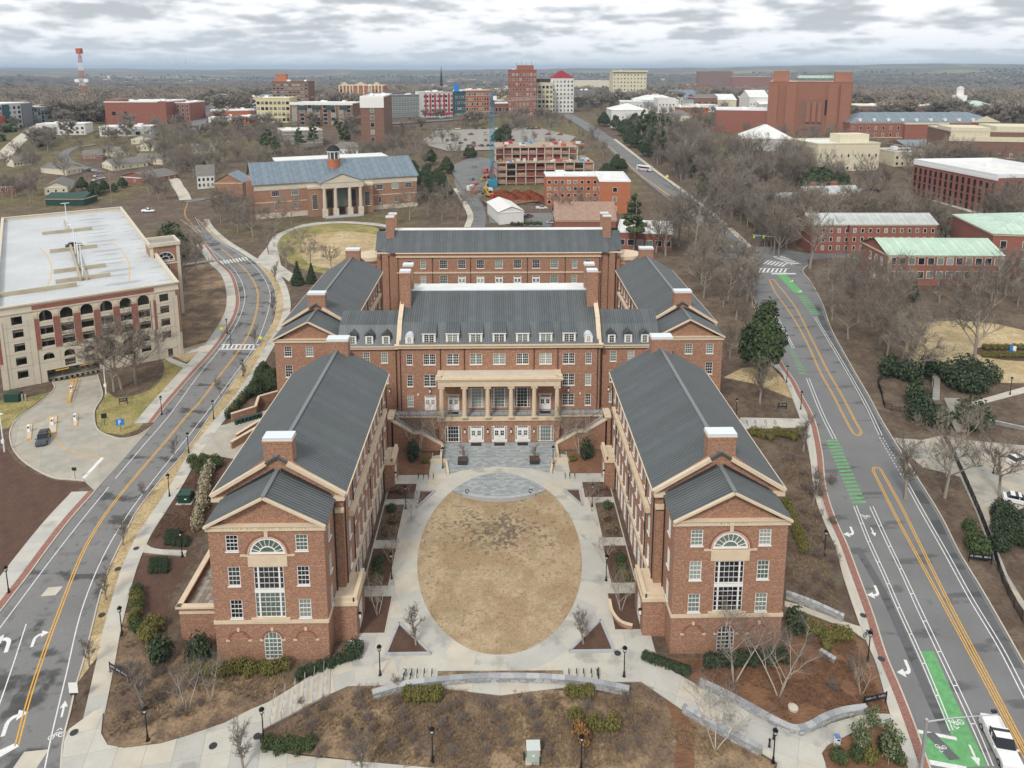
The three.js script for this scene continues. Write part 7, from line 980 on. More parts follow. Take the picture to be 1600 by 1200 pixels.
treePx('ms', 1345, 1086, 1030, 'slim pale bare tree near the black name board'); treePx('sm', 1415, 780, 665, 'bare tree by the service drive, close to the metal fence'); treePx('bt', 1476, 778, 655, 'broad bare tree on the mulch bank below the service drive', null, 1); treePx('bt', 1562, 776, 665, 'bare tree between the service drive and the parked white cars', null, 2);
treePx('bt', 1520, 572, 440, 'leaning dark-trunked bare tree on the tan lawn', null, 3); treePx('bt', 1265, 420, 315, 'great spreading bare tree at the street junction', null, 1); 
for (const [x, y, t] of [[1300, 500, 420], [1340, 505, 410], [1362, 510, 425], [1385, 560, 470], [1420, 590, 490], [1350, 480, 400], [1400, 530, 450], [1310, 470, 415], [1325, 530, 455], [1375, 540, 470], [1410, 560, 480], [1430, 545, 465], [1300, 445, 400], [1335, 450, 400], [1440, 590, 520]]) treePx('bt', x, y, t, 'bushy bare tree on the bank above the right-hand street', 'bare trees on the east bank');
for (const [x, y, t] of [[1187, 630, 545], [1192, 590, 525], [1255, 705, 640], [1270, 790, 720]]) treePx('sm', x, y, t, 'bare young tree between the right wing and the street footway', 'bare trees along the right footway');
for (const [x, y, t] of [[190, 608, 500], [212, 600, 495], [178, 612, 520]]) treePx('bt', x, y, t, 'tall bare tree in the mulch bed before the parking deck', 'bare trees before the parking deck', 0);
{ const t = treePx('ev', 1188, 592, 455, 'great dark evergreen magnolia beside the right-hand street', null, 0); t.scale.x = t.scale.z = t.scale.y * 0.68; } treePx('ev', 270, 410, 335, 'dense evergreen tree beside the deck stair tower', null, 1); treePx('bt', 305, 430, 350, 'twiggy bare tree beside the evergreen next to the deck'); treePx('bt', 290, 440, 370, 'bare tree leaning over the footbridge by the deck');
treePx('cn', 465, 445, 405, 'small dark conifer on the near edge of the round lawn'); treePx('cn', 487, 442, 408, 'small spreading conifer beside the other on the round lawn'); treePx('cn', 1428, 470, 435, 'blue-green conifer in front of the green-roofed classroom');
for (const [x, y, t] of [[447, 420, 378], [485, 412, 372], [518, 420, 380], [470, 395, 355], [420, 398, 345], [395, 372, 318], [345, 350, 300], [372, 365, 315], [430, 368, 312], [455, 352, 305], [640, 345, 295], [612, 350, 308], [668, 340, 290], [690, 345, 300], [715, 345, 300], [700, 320, 285], [738, 330, 290]]) treePx('bt', x, y, t, 'bare tree by the walks round the far lawn', 'bare trees round the far lawn');
for (const [x, y, t] of [[400, 620, 585], [425, 612, 570], [412, 600, 560]]) treePx('ev', x, y, t, 'dark evergreen at the corner of the left rear hall', 'evergreens by the left rear hall', 0);
for (const [x, y, t] of [[990, 390, 300], [985, 372, 318]]) treePx('pn', x, y, t, 'yellow-green pine standing over the low annex', 'pines by the low annex');
for (const [x, y, t] of [[1085, 395, 290], [1060, 385, 300], [1110, 390, 310], [1040, 400, 320], [1025, 395, 330], [1075, 370, 290], [890, 352, 290], [915, 350, 300], [1130, 385, 330]]) treePx('bt', x, y, t, 'bare tree between the low annex and the avenue', 'bare trees by the avenue');
for (const [x, y, t] of [[1090, 440, 420], [1150, 500, 430], [1165, 540, 470], [1140, 560, 500], [1130, 480, 440], [1175, 480, 420]]) treePx('sm', x, y, t, 'bare tree on the brown slope behind the right rear hall', 'bare trees on the slope by the right rear hall');
// woods between the halls and the town: bare trees, evergreens and pines one by one
const zones = [
  { n: 62, k: 'ft', box: [935, 1190, 235, 385], avoid: (x, y) => x < 1000 + (y - 262) * 1.25 + 20 || (x < 1080 && y > 330), hpx: [44, 20], label: 'grey bare tree in the wood right of the avenue', group: 'bare wood right of the avenue' },
  { n: 48, k: 'ft', box: [930, 1330, 178, 240], hpx: [26, 15], avoid: (x, y) => x < 900 + (y - 178) * 1.5 + 24 || (x > 1195 && y < 215), label: 'bare tree on the wooded campus below the brick art block', group: 'bare trees below the art block' },
  { n: 32, k: 'ft', box: [1160, 1300, 300, 405], hpx: [44, 30], avoid: (x, y) => x < 1165 + (y - 300) * 0.2, label: 'bare tree around the brick residences', group: 'bare trees round the residences' }, { n: 20, k: 'ft', box: [1380, 1600, 380, 480], hpx: [60, 44], avoid: (x, y) => y > 395 && y < 452 && x < 1530, label: 'bare tree beside the green-roofed buildings', group: 'bare trees by the green roofs' },
  { n: 46, k: 'ft', box: [0, 300, 212, 318], hpx: [40, 20], avoid: (x, y) => x > 90 && x < 200 && y > 280, label: 'bare tree on the hillside of cottages', group: 'bare trees among the cottages' }, { n: 40, k: 'ft', box: [230, 440, 205, 285], hpx: [38, 24], avoid: () => false, label: 'grey bare tree in the hollow before the apartments', group: 'bare trees before the apartments' },
  { n: 24, k: 'ft', box: [560, 720, 200, 270], hpx: [30, 20], avoid: () => false, label: 'bare tree on the slope behind the columned hall', group: 'bare trees behind the columned hall' }, { n: 28, k: 'ft', box: [780, 960, 180, 250], hpx: [26, 16], avoid: (x, y) => x > 890 + (y - 178) * 1.3, label: 'bare tree between the building site and the avenue', group: 'bare trees beyond the building site' },
  { n: 9, k: 'ev', box: [1205, 1320, 288, 322], hpx: [62, 50], avoid: () => false, label: 'massive dark evergreen magnolia in front of the cream hall', group: 'magnolias before the cream hall' }, { n: 13, k: 'ev', box: [600, 700, 258, 318], hpx: [40, 26], avoid: () => false, label: 'evergreen tree at the end of the columned hall', group: 'evergreens by the columned hall' }, { n: 20, k: 'ev', box: [925, 1020, 195, 262], hpx: [34, 24], avoid: (x, y) => x < 905 + (y - 180) * 1.5, label: 'dark evergreen lining the avenue', group: 'evergreens lining the avenue' }, { n: 9, k: 'pn', box: [980, 1050, 215, 262], hpx: [60, 44], avoid: (x, y) => x < 985 + (y - 215), label: 'tall green pine right of the avenue', group: 'pines right of the avenue' },
  { n: 18, k: 'ev', box: [1040, 1185, 255, 380], hpx: [40, 24], avoid: (x, y) => x < 1040 + (y - 262) * 1.25, label: 'evergreen in the wood right of the avenue', group: 'evergreens in the bare wood' }, { n: 6, k: 'ev', box: [930, 975, 255, 290], hpx: [36, 26], avoid: () => false, label: 'evergreen behind the white-roofed brick block', group: 'evergreens behind the brick block' }, { n: 7, k: 'ev', box: [1340, 1500, 158, 178], hpx: [26, 18], avoid: () => false, label: 'dark evergreen among the pale halls of the east campus', group: 'evergreens of the east campus' },
  { n: 9, k: 'pn', box: [410, 570, 222, 250], hpx: [48, 34], avoid: () => false, label: 'pine standing behind the columned hall', group: 'pines behind the columned hall' }, { n: 6, k: 'ev', box: [120, 205, 292, 312], hpx: [26, 18], avoid: () => false, label: 'evergreen shrub tree by the cottages behind the deck', group: 'evergreens behind the deck' }, { n: 5, k: 'ev', box: [290, 350, 255, 272], hpx: [22, 16], avoid: () => false, label: 'small evergreen near the white house with red doors', group: 'evergreens by the white house' }, { n: 5, k: 'ev', box: [775, 800, 212, 224], hpx: [26, 22], avoid: () => false, label: 'lone dark evergreen behind the crane', group: 'evergreens behind the crane' }, { n: 3, k: 'ev', box: [720, 745, 240, 250], hpx: [20, 16], avoid: () => false, label: 'bright green tree at the site road bend', group: 'green trees at the site bend' },
  { n: 14, k: 'bt', box: [1090, 1170, 395, 470], hpx: [70, 50], avoid: (x, y) => x < 1095 && y > 430, label: 'bare tree between the right rear hall and the junction', group: 'bare trees by the junction' }, { n: 8, k: 'bt', box: [315, 385, 330, 380], hpx: [50, 40], avoid: (x, y) => x < 320 + (y - 330) * 1.3 + 12, label: 'bare tree along the footway north of the curve', group: 'bare trees north of the curve' },
];
for (const zn of zones) { let m = 0, guard = 0; while (m < zn.n && guard++ < 2000) { const x = tj(zn.box[0], zn.box[1]), y = tj(zn.box[2], zn.box[3]); if (zn.avoid(x, y)) continue; { const q = G(x, y); if (inFoot(q.x, q.z)) continue; } const t = (y - zn.box[2]) / (zn.box[3] - zn.box[2]); treePx(zn.k, x, y, y - lerp(zn.hpx[1], zn.hpx[0], t) * tj(0.75, 1.2), zn.label, zn.group); m++; } }
// far woods that read as one mass
{
  const mk = (name, geo, mat, label, n, seed, rmin, rmax, dens, scale, cols) => {
    const r = rng(seed), list = []; let guard = 0;
    while (list.length < n && guard++ < n * 12) { const a = (r() - 0.5) * 1.5, d = rmin * Math.pow(rmax / rmin, r()), x = Math.sin(a) * d, z = -Math.cos(a) * d; if (rmin > 700 && d < 1750 && a > -0.36 && a < 0.4 && r() < 0.88) continue; if (fbm(x / 260 + 11, z / 260 + 11, 0, 3, 909) < dens || (d < 1200 && inFoot(x, z)) || (d < 620 && (x > -130 && x < 100 || (x < 0 && z > -560) || z > -300))) continue; list.push([x, z, scale * (0.7 + 0.7 * r()), r() * 6.28, r()]); }
    const im = new THREE.InstancedMesh(geo, mat, list.length), o = new THREE.Object3D(), c = new THREE.Color(); list.forEach((q, i) => { o.position.set(q[0], T(q[0], q[1]) - 0.5, q[1]); o.rotation.y = q[3]; o.scale.set(q[2] * 1.25, q[2], q[2] * 1.25); o.updateMatrix(); im.setMatrixAt(i, o.matrix); const k = cols[Math.floor(q[4] * cols.length)]; im.setColorAt(i, c.setRGB(...k)); });
    im.name = numbered(name); im.castShadow = im.receiveShadow = true; im.userData = { kind: 'stuff', label, category: 'woods' }; scene.add(im);
  };
  const dense = bareTree(777, 14, 0.9, { twigs: 30, tw: 0.16, levels: 3, limbs: 8, reach: 1.1 }), dg = mergeGeometries(dense), evg = crown(778, lob(5, 8, 5, 10, 0), 420, 1.1, [[1, 1, 1]]);
  mk('distant_woods', dg, M(1, 1, 1, 1), 'grey-brown leafless woods covering the land beyond the town', 24000, 31, 760, 5200, 0.34, 1.15, [[0.30, 0.262, 0.22], [0.36, 0.31, 0.255], [0.25, 0.222, 0.19]]);
  mk('distant_evergreens', evg, MAT.leaf, 'dark pine woods scattered through the distant leafless forest', 5200, 32, 820, 6500, 0.5, 1.05, [[0.06, 0.09, 0.055], [0.08, 0.115, 0.06], [0.05, 0.075, 0.05]]);
  mk('scattered_evergreens', evg, MAT.leaf, 'dark evergreens scattered through the leafless wood and town', 260, 35, 300, 1000, 0.5, 0.7, [[0.07, 0.095, 0.045], [0.055, 0.08, 0.04], [0.10, 0.12, 0.05]]);
  mk('town_trees', dg, M(1, 1, 1, 1), 'small bare trees lost between the town roofs', 260, 33, 620, 1050, 0.42, 0.8, [[0.24, 0.205, 0.17], [0.28, 0.24, 0.2]]);
  // the leafless wood that fills the land between the halls and the town
  { const r = rng(61), list = [], geos = FT.map((g) => mergeGeometries(g)), g0 = 0; let guard = 0; while (list.length < 980 && guard++ < 30000) { const a = (r() - 0.5) * 1.42, d = 262 * Math.pow(1000 / 262, r()), x = Math.sin(a) * d, z = -Math.cos(a) * d; if (z > -262 || (z > -345 && x < 85) || (z > -430 && x > -70 && x < 85) || (z > -640 && x > -60 && x < 95) || (x > -125 && x < 60 && z > -395) || (x < -100 && z > -480)) continue; if (inFoot(x, z, 4) || fbm(x / 70 + 5, z / 70 + 5, 0, 3, 515) < (x > 90 ? 0.38 : x < -60 ? 0.52 : 0.5)) continue; list.push([x, z, (0.6 + 0.5 * r()) * (d > 560 ? 0.66 : x < -100 ? 0.8 : x > 60 ? 1.25 : 1), r() * 6.28, r()]); }
    geos.forEach((geo, k) => { const L = list.filter((_, i) => i % 4 === k), im = new THREE.InstancedMesh(geo, M(1, 1, 1, 1), L.length), o = new THREE.Object3D(), c = new THREE.Color(), cs = [[0.22, 0.188, 0.15], [0.30, 0.256, 0.205], [0.19, 0.158, 0.13]]; L.forEach((q, i) => { o.position.set(q[0], T(q[0], q[1]) - 0.3, q[1]); o.rotation.y = q[3]; o.scale.setScalar(q[2]); o.updateMatrix(); im.setMatrixAt(i, o.matrix); im.setColorAt(i, c.setRGB(...cs[Math.floor(q[4] * 3)])); }); im.name = numbered('leafless_wood'); im.castShadow = im.receiveShadow = true; im.userData = { kind: 'stuff', label: ['grey leafless wood filling the land between campus and town', 'pale leafless wood mixed between campus and town', 'reddish leafless wood mixed between campus and town', 'beige leafless wood mixed between campus and town'][k], category: 'woods' }; scene.add(im); }); }
}
// shrubs
const shrubProto = new Map();
function shrub(kind, x, y, wpx, hpx, label, group, at) { const p = at || G(x, y), w = pxSize(p, wpx) / 2, h = pxSize(p, hpx); let g = shrubProto.get(kind); const lm = kind === 'twig' ? MAT.twigRed : MAT.leaf, s = kind === 'twig' ? V(w / 1.2, h / 1.5, w / 1.2) : V(w / 1.15, h / 1.2, w / 1.15); if (!g) { g = thing('shrub', label, 'shrub', p, tj(0, 6), group); put('foliage', kind === 'twig' ? twigBush : SH[kind], lm, g); g.scale.copy(s); shrubProto.set(kind, g); return g; } return copy(g, p, tj(0, 6), s, label, group); }
for (const [x, y, w, h] of [[250, 1035, 42, 40], [312, 1032, 40, 42]]) shrub('dark', x, y, w, h, 'large round dark green holly before the brick terrace', 'hollies by the terrace');
for (let i = 0; i < 9; i++) shrub('yellow', 310 + i * 17 + tj(-3, 3), 1055 + tj(-3, 3) - i * 0.8, 24, 22, 'yellow-green shrub in the row under the left wing', 'shrubs under the left wing');
for (let i = 0; i < 6; i++) shrub('dark', 470 + i * 15, 1058 - i * 5.5, 22, 15, 'low dark shrub beside the path corner of the left wing', 'low shrubs by the left path');
shrub('dark', 553, 1024, 34, 26, 'rounded dark shrub at the left wing porch'); shrub('yellow', 243, 985, 30, 26, 'yellow-green shrub at the terrace wall corner', 'shrubs by the terrace wall'); shrub('yellow', 234, 1000, 26, 22, 'yellow-green shrub at the terrace wall corner', 'shrubs by the terrace wall');
for (const [x, y] of [[640, 1092], [655, 1094], [670, 1093], [683, 1091]]) shrub('yellow', x, y, 26, 22, 'yellow-green shrub against the long stone wall, left part', 'shrubs at the stone wall, left'); for (const [x, y] of [[893, 1086], [907, 1088], [921, 1087]]) shrub('yellow', x, y, 24, 18, 'yellow-green shrub against the long stone wall, right part', 'shrubs at the stone wall, right');
for (const [x, y, k] of [[898, 1130, 'yellow'], [905, 1150, 'orange'], [930, 1140, 'yellow'], [957, 1140, 'yellow'], [912, 1165, 'orange']]) shrub(k, x, y, 28, 26, k === 'yellow' ? 'yellow-green shrub in the brush bed above the lamp post' : 'rust-coloured shrub in the brush bed above the lamp post', k === 'yellow' ? 'green shrubs in the brush bed' : 'rusty shrubs in the brush bed');
for (let i = 0; i < 5; i++) shrub('mid', 420 + i * 16, 1168 + (i % 2) * 6, 24, 20, 'evergreen shrub in the corner bed by the lower walk', 'shrubs by the lower walk');
for (let i = 0; i < 8; i++) shrub('dark', 1010 + i * 9, 1030 + i * 3.2, 20, 13, 'dark spreading shrub by the right wing porch', 'spreading shrubs by the right porch');
for (let i = 0; i < 8; i++) shrub('dark', 1110 + i * 16, 1042 - i * 1.2, 26, 24, 'dark green shrub under the right wing front', 'shrubs under the right wing'); shrub('dark', 1242, 985, 40, 36, 'big dark shrub at the outer corner of the right wing');
for (const [x, y] of [[1262, 985], [1278, 992], [1292, 1002], [1308, 998], [1320, 1000], [1290, 1012]]) shrub('yellow', x, y, 26, 22, 'olive shrub beside the ramp path of the right wing', 'olive shrubs by the ramp');
for (let i = 0; i < 9; i++) shrub('yellow', 1228 + i * 3.5, 790 + i * 9, 20, 17, 'olive shrub along the outer wall of the right wing', 'shrubs along the right wing wall'); for (let i = 0; i < 7; i++) shrub('yellow', 1178 + i * 12, 680 + (i % 3) * 3, 22, 15, 'olive shrub below the bike racks by the street path', 'olive shrubs by the street path');
for (const [x, y, w] of [[1430, 632, 46], [1440, 658, 50], [1465, 668, 44], [1520, 668, 58], [1500, 610, 44], [1525, 612, 40], [1480, 596, 30]]) shrub('dark', x, y, w, w * 0.75, 'large dark evergreen shrub beside the garden steps', 'evergreen shrubs by the garden steps'); for (const [x, y, w] of [[1514, 830, 22], [1524, 858, 34], [1530, 868, 34]]) shrub('mid', x, y, w, w * 0.9, 'clipped green shrub between the street and the fence', 'clipped shrubs by the fence');
for (let i = 0; i < 7; i++) shrub('dark', 1565 + (i % 3) * 14, 810 + i * 8, 34, 26, 'dark shrub beyond the service drive path', 'dark shrubs beyond the drive'); for (let i = 0; i < 6; i++) shrub('dark', 1390 + i * 30, 585 + (i % 2) * 10, 44, 30, 'dark hedge-like shrub on the upper bank', 'shrubs of the upper bank');
for (const [x, y, k] of [[1340, 1185, 'mid'], [1350, 1160, 'yellow'], [1385, 1170, 'mid'], [1360, 1190, 'yellow'], [1310, 1190, 'mid'], [1400, 1190, 'mid']]) shrub(k, x, y, 26, 22, 'leafy green shrub in the island bed by the street corner', 'leafy shrubs of the corner island');
kinds.lv = [{ key: 'lv', name: 'evergreen_tree', g: [trunkG(3.2, 0.07), crown(87, [[0, 2.6, 0, 1.0, 0.9, 1.0], [0.5, 3.4, 0.2, 0.8, 0.7, 0.8], [-0.4, 3.8, 0.3, 0.8, 0.8, 0.7], [0.1, 4.5, -0.2, 0.7, 0.7, 0.7], [-0.3, 1.9, -0.4, 0.7, 0.6, 0.7]], 950, 0.09, PG.concat([[0.16, 0.19, 0.10], [0.2, 0.22, 0.13]]))], cm: MAT.leaf }]; protoH.lv = 5.3;
for (const [x, y, t, l] of [[1342, 1182, 1120, 'airy light green tree in the corner island bed, next to the call post'], [1388, 1195, 1122, 'airy grey-green tree at the street edge of the corner island'], [1362, 1150, 1100, 'small airy tree at the end of the winding stone wall']]) treePx('lv', x, y, t, l, null, 0);
for (const s of [-1, 1]) for (const [x, z, k, w, h] of [[17.2, -92, 'mid', 2.2, 1.8], [17.4, -94, 'mid', 2.0, 1.6], [17.3, -90.5, 'yellow', 2, 1.5], [16.8, -96, 'brown', 1.8, 1.3], [17.2, -101, 'brown', 2.2, 1.6], [16.6, -104, 'brown', 2.2, 1.6], [17.4, -107, 'mid', 2.0, 1.5], [16.4, -112, 'brown', 1.6, 1.1], [17.6, -112.5, 'brown', 1.8, 1.2], [15.8, -122.5, 'dark', 3.2, 4.2], [13.2, -121.5, 'yellow', 1.8, 1.6]]) { const p = V(s * x, 0.13, z), g = shrub(k, 0, 0, 10, 10, k === 'dark' ? 'tall dark laurel in the bed at the foot of the terrace wall' : k === 'brown' ? 'brown dormant shrub in a bed along the quad walk' : k === 'yellow' ? 'yellowish evergreen shrub in a bed along the quad walk' : 'green rounded shrub in a bed along the quad walk', { dark: 'laurels by the terrace wall', brown: 'dormant shrubs of the quad beds', yellow: 'yellowish shrubs of the quad beds', mid: 'green shrubs of the quad beds' }[k], p); g.scale.set(w / 2.1, h / 1.2, w / 2.1); }
for (let i = 0; i < 16; i++) shrub('dark', 262 + (i % 6) * 6 + tj(-2, 2), 850 - Math.floor(i / 6) * 7 + (i % 6) * 0.5, 13, 10, 'low dark clipped shrub in the bed left of the left wing', 'clipped shrubs left of the left wing'); for (let i = 0; i < 12; i++) shrub('dark', 238 + (i % 4) * 7, 880 + Math.floor(i / 4) * 7, 13, 10, 'low dark shrub in the lower bed left of the left wing', 'dark shrubs of the lower left bed');
for (let i = 0; i < 12; i++) shrub('pale', 326 - i * 1.6 + tj(-3, 3), 740 + i * 8, 20, 22, 'pale flowering shrub along the outer wall of the left wing', 'pale shrubs on the left wing wall'); for (let i = 0; i < 9; i++) shrub(i % 3 ? 'yellow' : 'mid', 218 + tj(-10, 14), 930 + i * 9, 22, 18, 'mixed shrub on the bank under the terrace', 'shrubs on the bank under the terrace');
for (let i = 0; i < 8; i++) shrub('mid', 300 + i * 6, 722 + (i % 3) * 8, 18, 14, 'green shrub at the service apron edge', 'shrubs at the apron'); for (let i = 0; i < 6; i++) shrub(i % 2 ? 'yellow' : 'dark', 358 + i * 6, 652 - i * 7, 18, 16, 'shrub beside the bin wall', 'shrubs by the bin wall');
for (let i = 0; i < 10; i++) shrub('mid', 800 + i * 5, 352 + (i % 2), 8, 7, 'clipped hedge shrub along the site parking lot', 'hedge of the site lot');
const bedOf = (x, y) => (x > 1200 ? (y < 960 ? 'on the brown slope beside the right wing' : 'in the straw bed before the right wing') : x < 420 ? 'in the corner bed below the left wing' : 'in the brush bed below the long stone wall');
for (const [x, y] of [[620, 1075], [560, 1090], [500, 1110], [230, 1130], [250, 1095], [300, 1075], [1265, 1000], [1290, 1035], [1250, 1030], [1300, 1075], [1330, 1050], [980, 1090], [1010, 1130], [700, 1110], [840, 1115], [760, 1100], [215, 1050], [240, 1060], ...Array.from({ length: 46 }, (_, i) => [470 + (i * 71) % 560, 1100 + (i * 37) % 92]), ...Array.from({ length: 18 }, (_, i) => [1240 + (i * 41) % 62, 720 + (i * 53) % 220]), ...Array.from({ length: 14 }, (_, i) => [185 + (i * 31) % 150, 1050 + (i * 23) % 78])]) shrub('twig', x, y, tj(14, 30), tj(8, 17), 'leafless reddish twiggy shrub ' + bedOf(x, y), 'twiggy shrubs ' + bedOf(x, y));
// dry tufts and stalks over the garden beds
{
  const g = new MB(), r = rng(5); for (let k = 0; k < 9; k++) { const a = r() * 6.28, l = 0.25 + 0.3 * r(), b = V(Math.cos(a) * 0.05, 0, Math.sin(a) * 0.05), t = V(Math.cos(a) * l * 0.7, l, Math.sin(a) * l * 0.7), s = V(-Math.sin(a) * 0.03, 0, Math.cos(a) * 0.03); g.tri(b.clone().add(s), b.clone().sub(s), t); }
  const geo = g.geo(), areas = [[[[170, 1150], [400, 1095], [470, 1062], [350, 1045], [262, 1010], [190, 975]], 3600, [[0.24, 0.175, 0.10], [0.22, 0.155, 0.10], [0.16, 0.115, 0.08], [0.36, 0.27, 0.15]]], [[[430, 1150], [560, 1070], [985, 1090], [1200, 1190], [700, 1205], [560, 1186]], 6500, [[0.26, 0.19, 0.11], [0.31, 0.225, 0.125], [0.20, 0.14, 0.09], [0.25, 0.17, 0.115]]], [[[1060, 1035], [1230, 1020], [1330, 990], [1385, 1110], [1260, 1140]], 4200, [[0.24, 0.12, 0.06], [0.19, 0.10, 0.055], [0.15, 0.10, 0.07]]], [[[1215, 690], [1262, 712], [1290, 860], [1312, 960], [1235, 935], [1240, 800]], 3800, [[0.24, 0.17, 0.10], [0.30, 0.22, 0.13], [0.17, 0.12, 0.08]]], [[[235, 840], [280, 760], [350, 715], [330, 790], [262, 858]], 1800, [[0.14, 0.08, 0.055], [0.19, 0.12, 0.08]]], [[[1300, 500], [1400, 560], [1480, 700], [1500, 850], [1440, 740], [1340, 580]], 2600, [[0.20, 0.15, 0.09], [0.16, 0.12, 0.08]]], [[[1100, 430], [1180, 440], [1230, 640], [1160, 640], [1120, 540]], 2400, [[0.20, 0.14, 0.09], [0.26, 0.19, 0.115]]]], list = [];
  for (const [px, n0, cols] of areas) { const q = flat2(px2(px)), b = new THREE.Box2().setFromPoints(q); let m = 0; const n = n0 * 2, ins = (x, y) => { let c = false; for (let i = 0, j = q.length - 1; i < q.length; j = i++) if ((q[i].y > y) !== (q[j].y > y) && x < (q[j].x - q[i].x) * (y - q[i].y) / (q[j].y - q[i].y) + q[i].x) c = !c; return c; }; while (m < n) { const x = lerp(b.min.x, b.max.x, r()), y = lerp(b.min.y, b.max.y, r()); m++; if (!ins(x, y) || fbm(x * 0.35 + 60, y * 0.35 + 60, 0, 3, 404) < 0.42) continue; list.push([x, -y, cols[Math.floor(r() * cols.length)], 0.4 + 0.5 * r()]); } }
  const im = new THREE.InstancedMesh(geo, M(1, 1, 1, 1), list.length), o = new THREE.Object3D(), c = new THREE.Color(); list.forEach((q, i) => { o.position.set(q[0], 0.015, q[1]); o.rotation.y = i * 1.7; o.scale.setScalar(q[3]); o.updateMatrix(); im.setMatrixAt(i, o.matrix); im.setColorAt(i, c.setRGB(...q[2])); }); im.name = 'dry_ground_cover'; im.castShadow = im.receiveShadow = true; im.userData = { kind: 'stuff', label: 'dry straw-coloured ground cover and stalks in the garden beds', category: 'ground cover' }; scene.add(im);
}
// ---------- street furniture, vehicles, small things ----------
const lampG = (() => { const p = new MB(); p.lathe(0, 0, 0, [[0.22, 0], [0.22, 0.12], [0.13, 0.3], [0.12, 0.7], [0.075, 0.8], [0.06, 3.2], [0.09, 3.3]], 10); const h = new MB(); h.lathe(0, 3.3, 0, [[0.1, 0], [0.2, 0.12], [0.21, 0.2]], 8); h.lathe(0, 3.86, 0, [[0.3, 0], [0.26, 0.1], [0.1, 0.24], [0.03, 0.36]], 10); for (let k = 0; k < 4; k++) { const a = k * 1.5708 + 0.78; h.bar(V(0.19 * Math.cos(a), 3.5, 0.19 * Math.sin(a)), V(0.22 * Math.cos(a), 3.87, 0.22 * Math.sin(a)), 0.025); } const g = new MB(); g.lathe(0, 3.5, 0, [[0.15, 0], [0.19, 0.18], [0.19, 0.36]], 8); return [p.geo(), h.geo(), g.geo()]; })();
let lampP = null; const lampGlass = M(0.62, 0.62, 0.58, 0.35);
function lampAt(p, label, group) { if (!lampP) { lampP = thing('lamp_post', label, 'lamp post', p, 0, group); put('post', lampG[0], MAT.black, lampP); put('lamp_head', lampG[1], MAT.black, lampP); put('lamp_glass', lampG[2], lampGlass, lampP); return lampP; } return copy(lampP, p, 0, 1, label, group); }
for (const [x, y] of [[14, 927], [253, 648], [361, 540], [355, 521]]) lampAt(G(x, y), 'black post-top lamp beside the brick strip on the deck side of the street', 'lamps on the deck side');
for (const [x, y] of [[191, 993], [265, 776], [295, 708], [334, 655], [380, 588], [285, 870], [425, 478]]) lampAt(G(x, y), 'black post-top lamp beside the footway between street and left wing', 'lamps along the left footway');
for (const [x, y, l] of [[231, 1157, 'black lamp post in the corner bed below the left wing'], [412, 1158, 'black lamp post beside the garden steps'], [594, 1056, 'black lamp post at the left of the quad entrance'], [975, 1058, 'black lamp post at the right of the quad entrance'], [676, 1190, 'black lamp post standing in the brush bed, left of the pale cabinet'], [908, 1202, 'black lamp post standing in the brush bed, right of the pale cabinet'], [1208, 1192, 'black lamp post beside the two short bollards'], [1356, 1033, 'black lamp post beside the leaning bicycle on the right footway']]) lampAt(G(x, y), l);
for (const [x, y] of [[1288, 868], [1552, 740], [1479, 585], [1229, 598], [1251, 640], [1578, 617], [1150, 652]]) lampAt(G(x, y), 'black post-top lamp beside the right-hand street and bank', 'lamps along the right-hand street');
for (const [x, y] of [[692, 732], [864, 730], [634, 795], [925, 792], [612, 905], [947, 908]]) lampAt(G(x, y), 'black post-top lamp on the quad walks between the wings', 'lamps of the quad walks');
// planters
for (const [x, y] of [[723, 724], [835, 723]]) { const g = thing('planter', 'square dark planter box on the slate plaza', 'planter', G(x, y).setY(0.14), 0, 'planters on the slate plaza'); const m = new MB(); m.box(0, 0, 0, 1.7, 0.75, 1.7); m.to('box', MAT.dark, g); const s = new MB(); s.box(0, 0.752, 0, 1.5, 0.02, 1.5); s.to('soil', MAT.mulch, g); }
// raised stage of slate with its curved seat wall
{
  const g = thing('stage', 'lens-shaped raised slate stage with curved granite seat wall at the head of the lawn', 'stage', V(0, 0, 0)), A = G(706, 770), B = G(853, 769), top = [], bot = []; for (let i = 0; i <= 24; i++) { const t = i / 24, x = lerp(A.x, B.x, t), k = 1 - (2 * t - 1) ** 2; top.push(V(x, 0, lerp(A.z, B.z, t) - 5.4 * k)); bot.push(V(x, 0, lerp(A.z, B.z, t) + 2.6 * k)); }
  slabInto(new MB(), top.concat([...bot].reverse()), 0.42, 0.1).to('stage_floor', MAT.slate, g);
  const q = bot.slice(3, 22), m = new MB(), o = side(q, 0.35).map((p) => p), i2 = side(q, -0.25); for (let i = 0; i < q.length - 1; i++) { const U = (p, h) => V(p.x, h, p.z); m.quad(U(o[i], 0.1), U(o[i + 1], 0.1), U(o[i + 1], 0.78), U(o[i], 0.78)).quad(U(i2[i], 0.4), U(i2[i + 1], 0.4), U(i2[i + 1], 0.78), U(i2[i], 0.78)).quad(U(o[i], 0.78), U(o[i + 1], 0.78), U(i2[i + 1], 0.78), U(i2[i], 0.78)); } m.to('seat_wall', MAT.granite, g);
  for (const [p, s] of [[q[1], -1], [q[q.length - 2], 1]]) { const l = new MB(); for (let k = 0; k < 10; k++) { const a = k / 10 * 5.2, b = (k + 1) / 10 * 5.2; l.bar(V(p.x + 0.3 * Math.cos(a), 1.15 + 0.3 * Math.sin(a), p.z), V(p.x + 0.3 * Math.cos(b), 1.15 + 0.3 * Math.sin(b), p.z), 0.1); } l.to('metal_loop', MAT.black, g); }
}
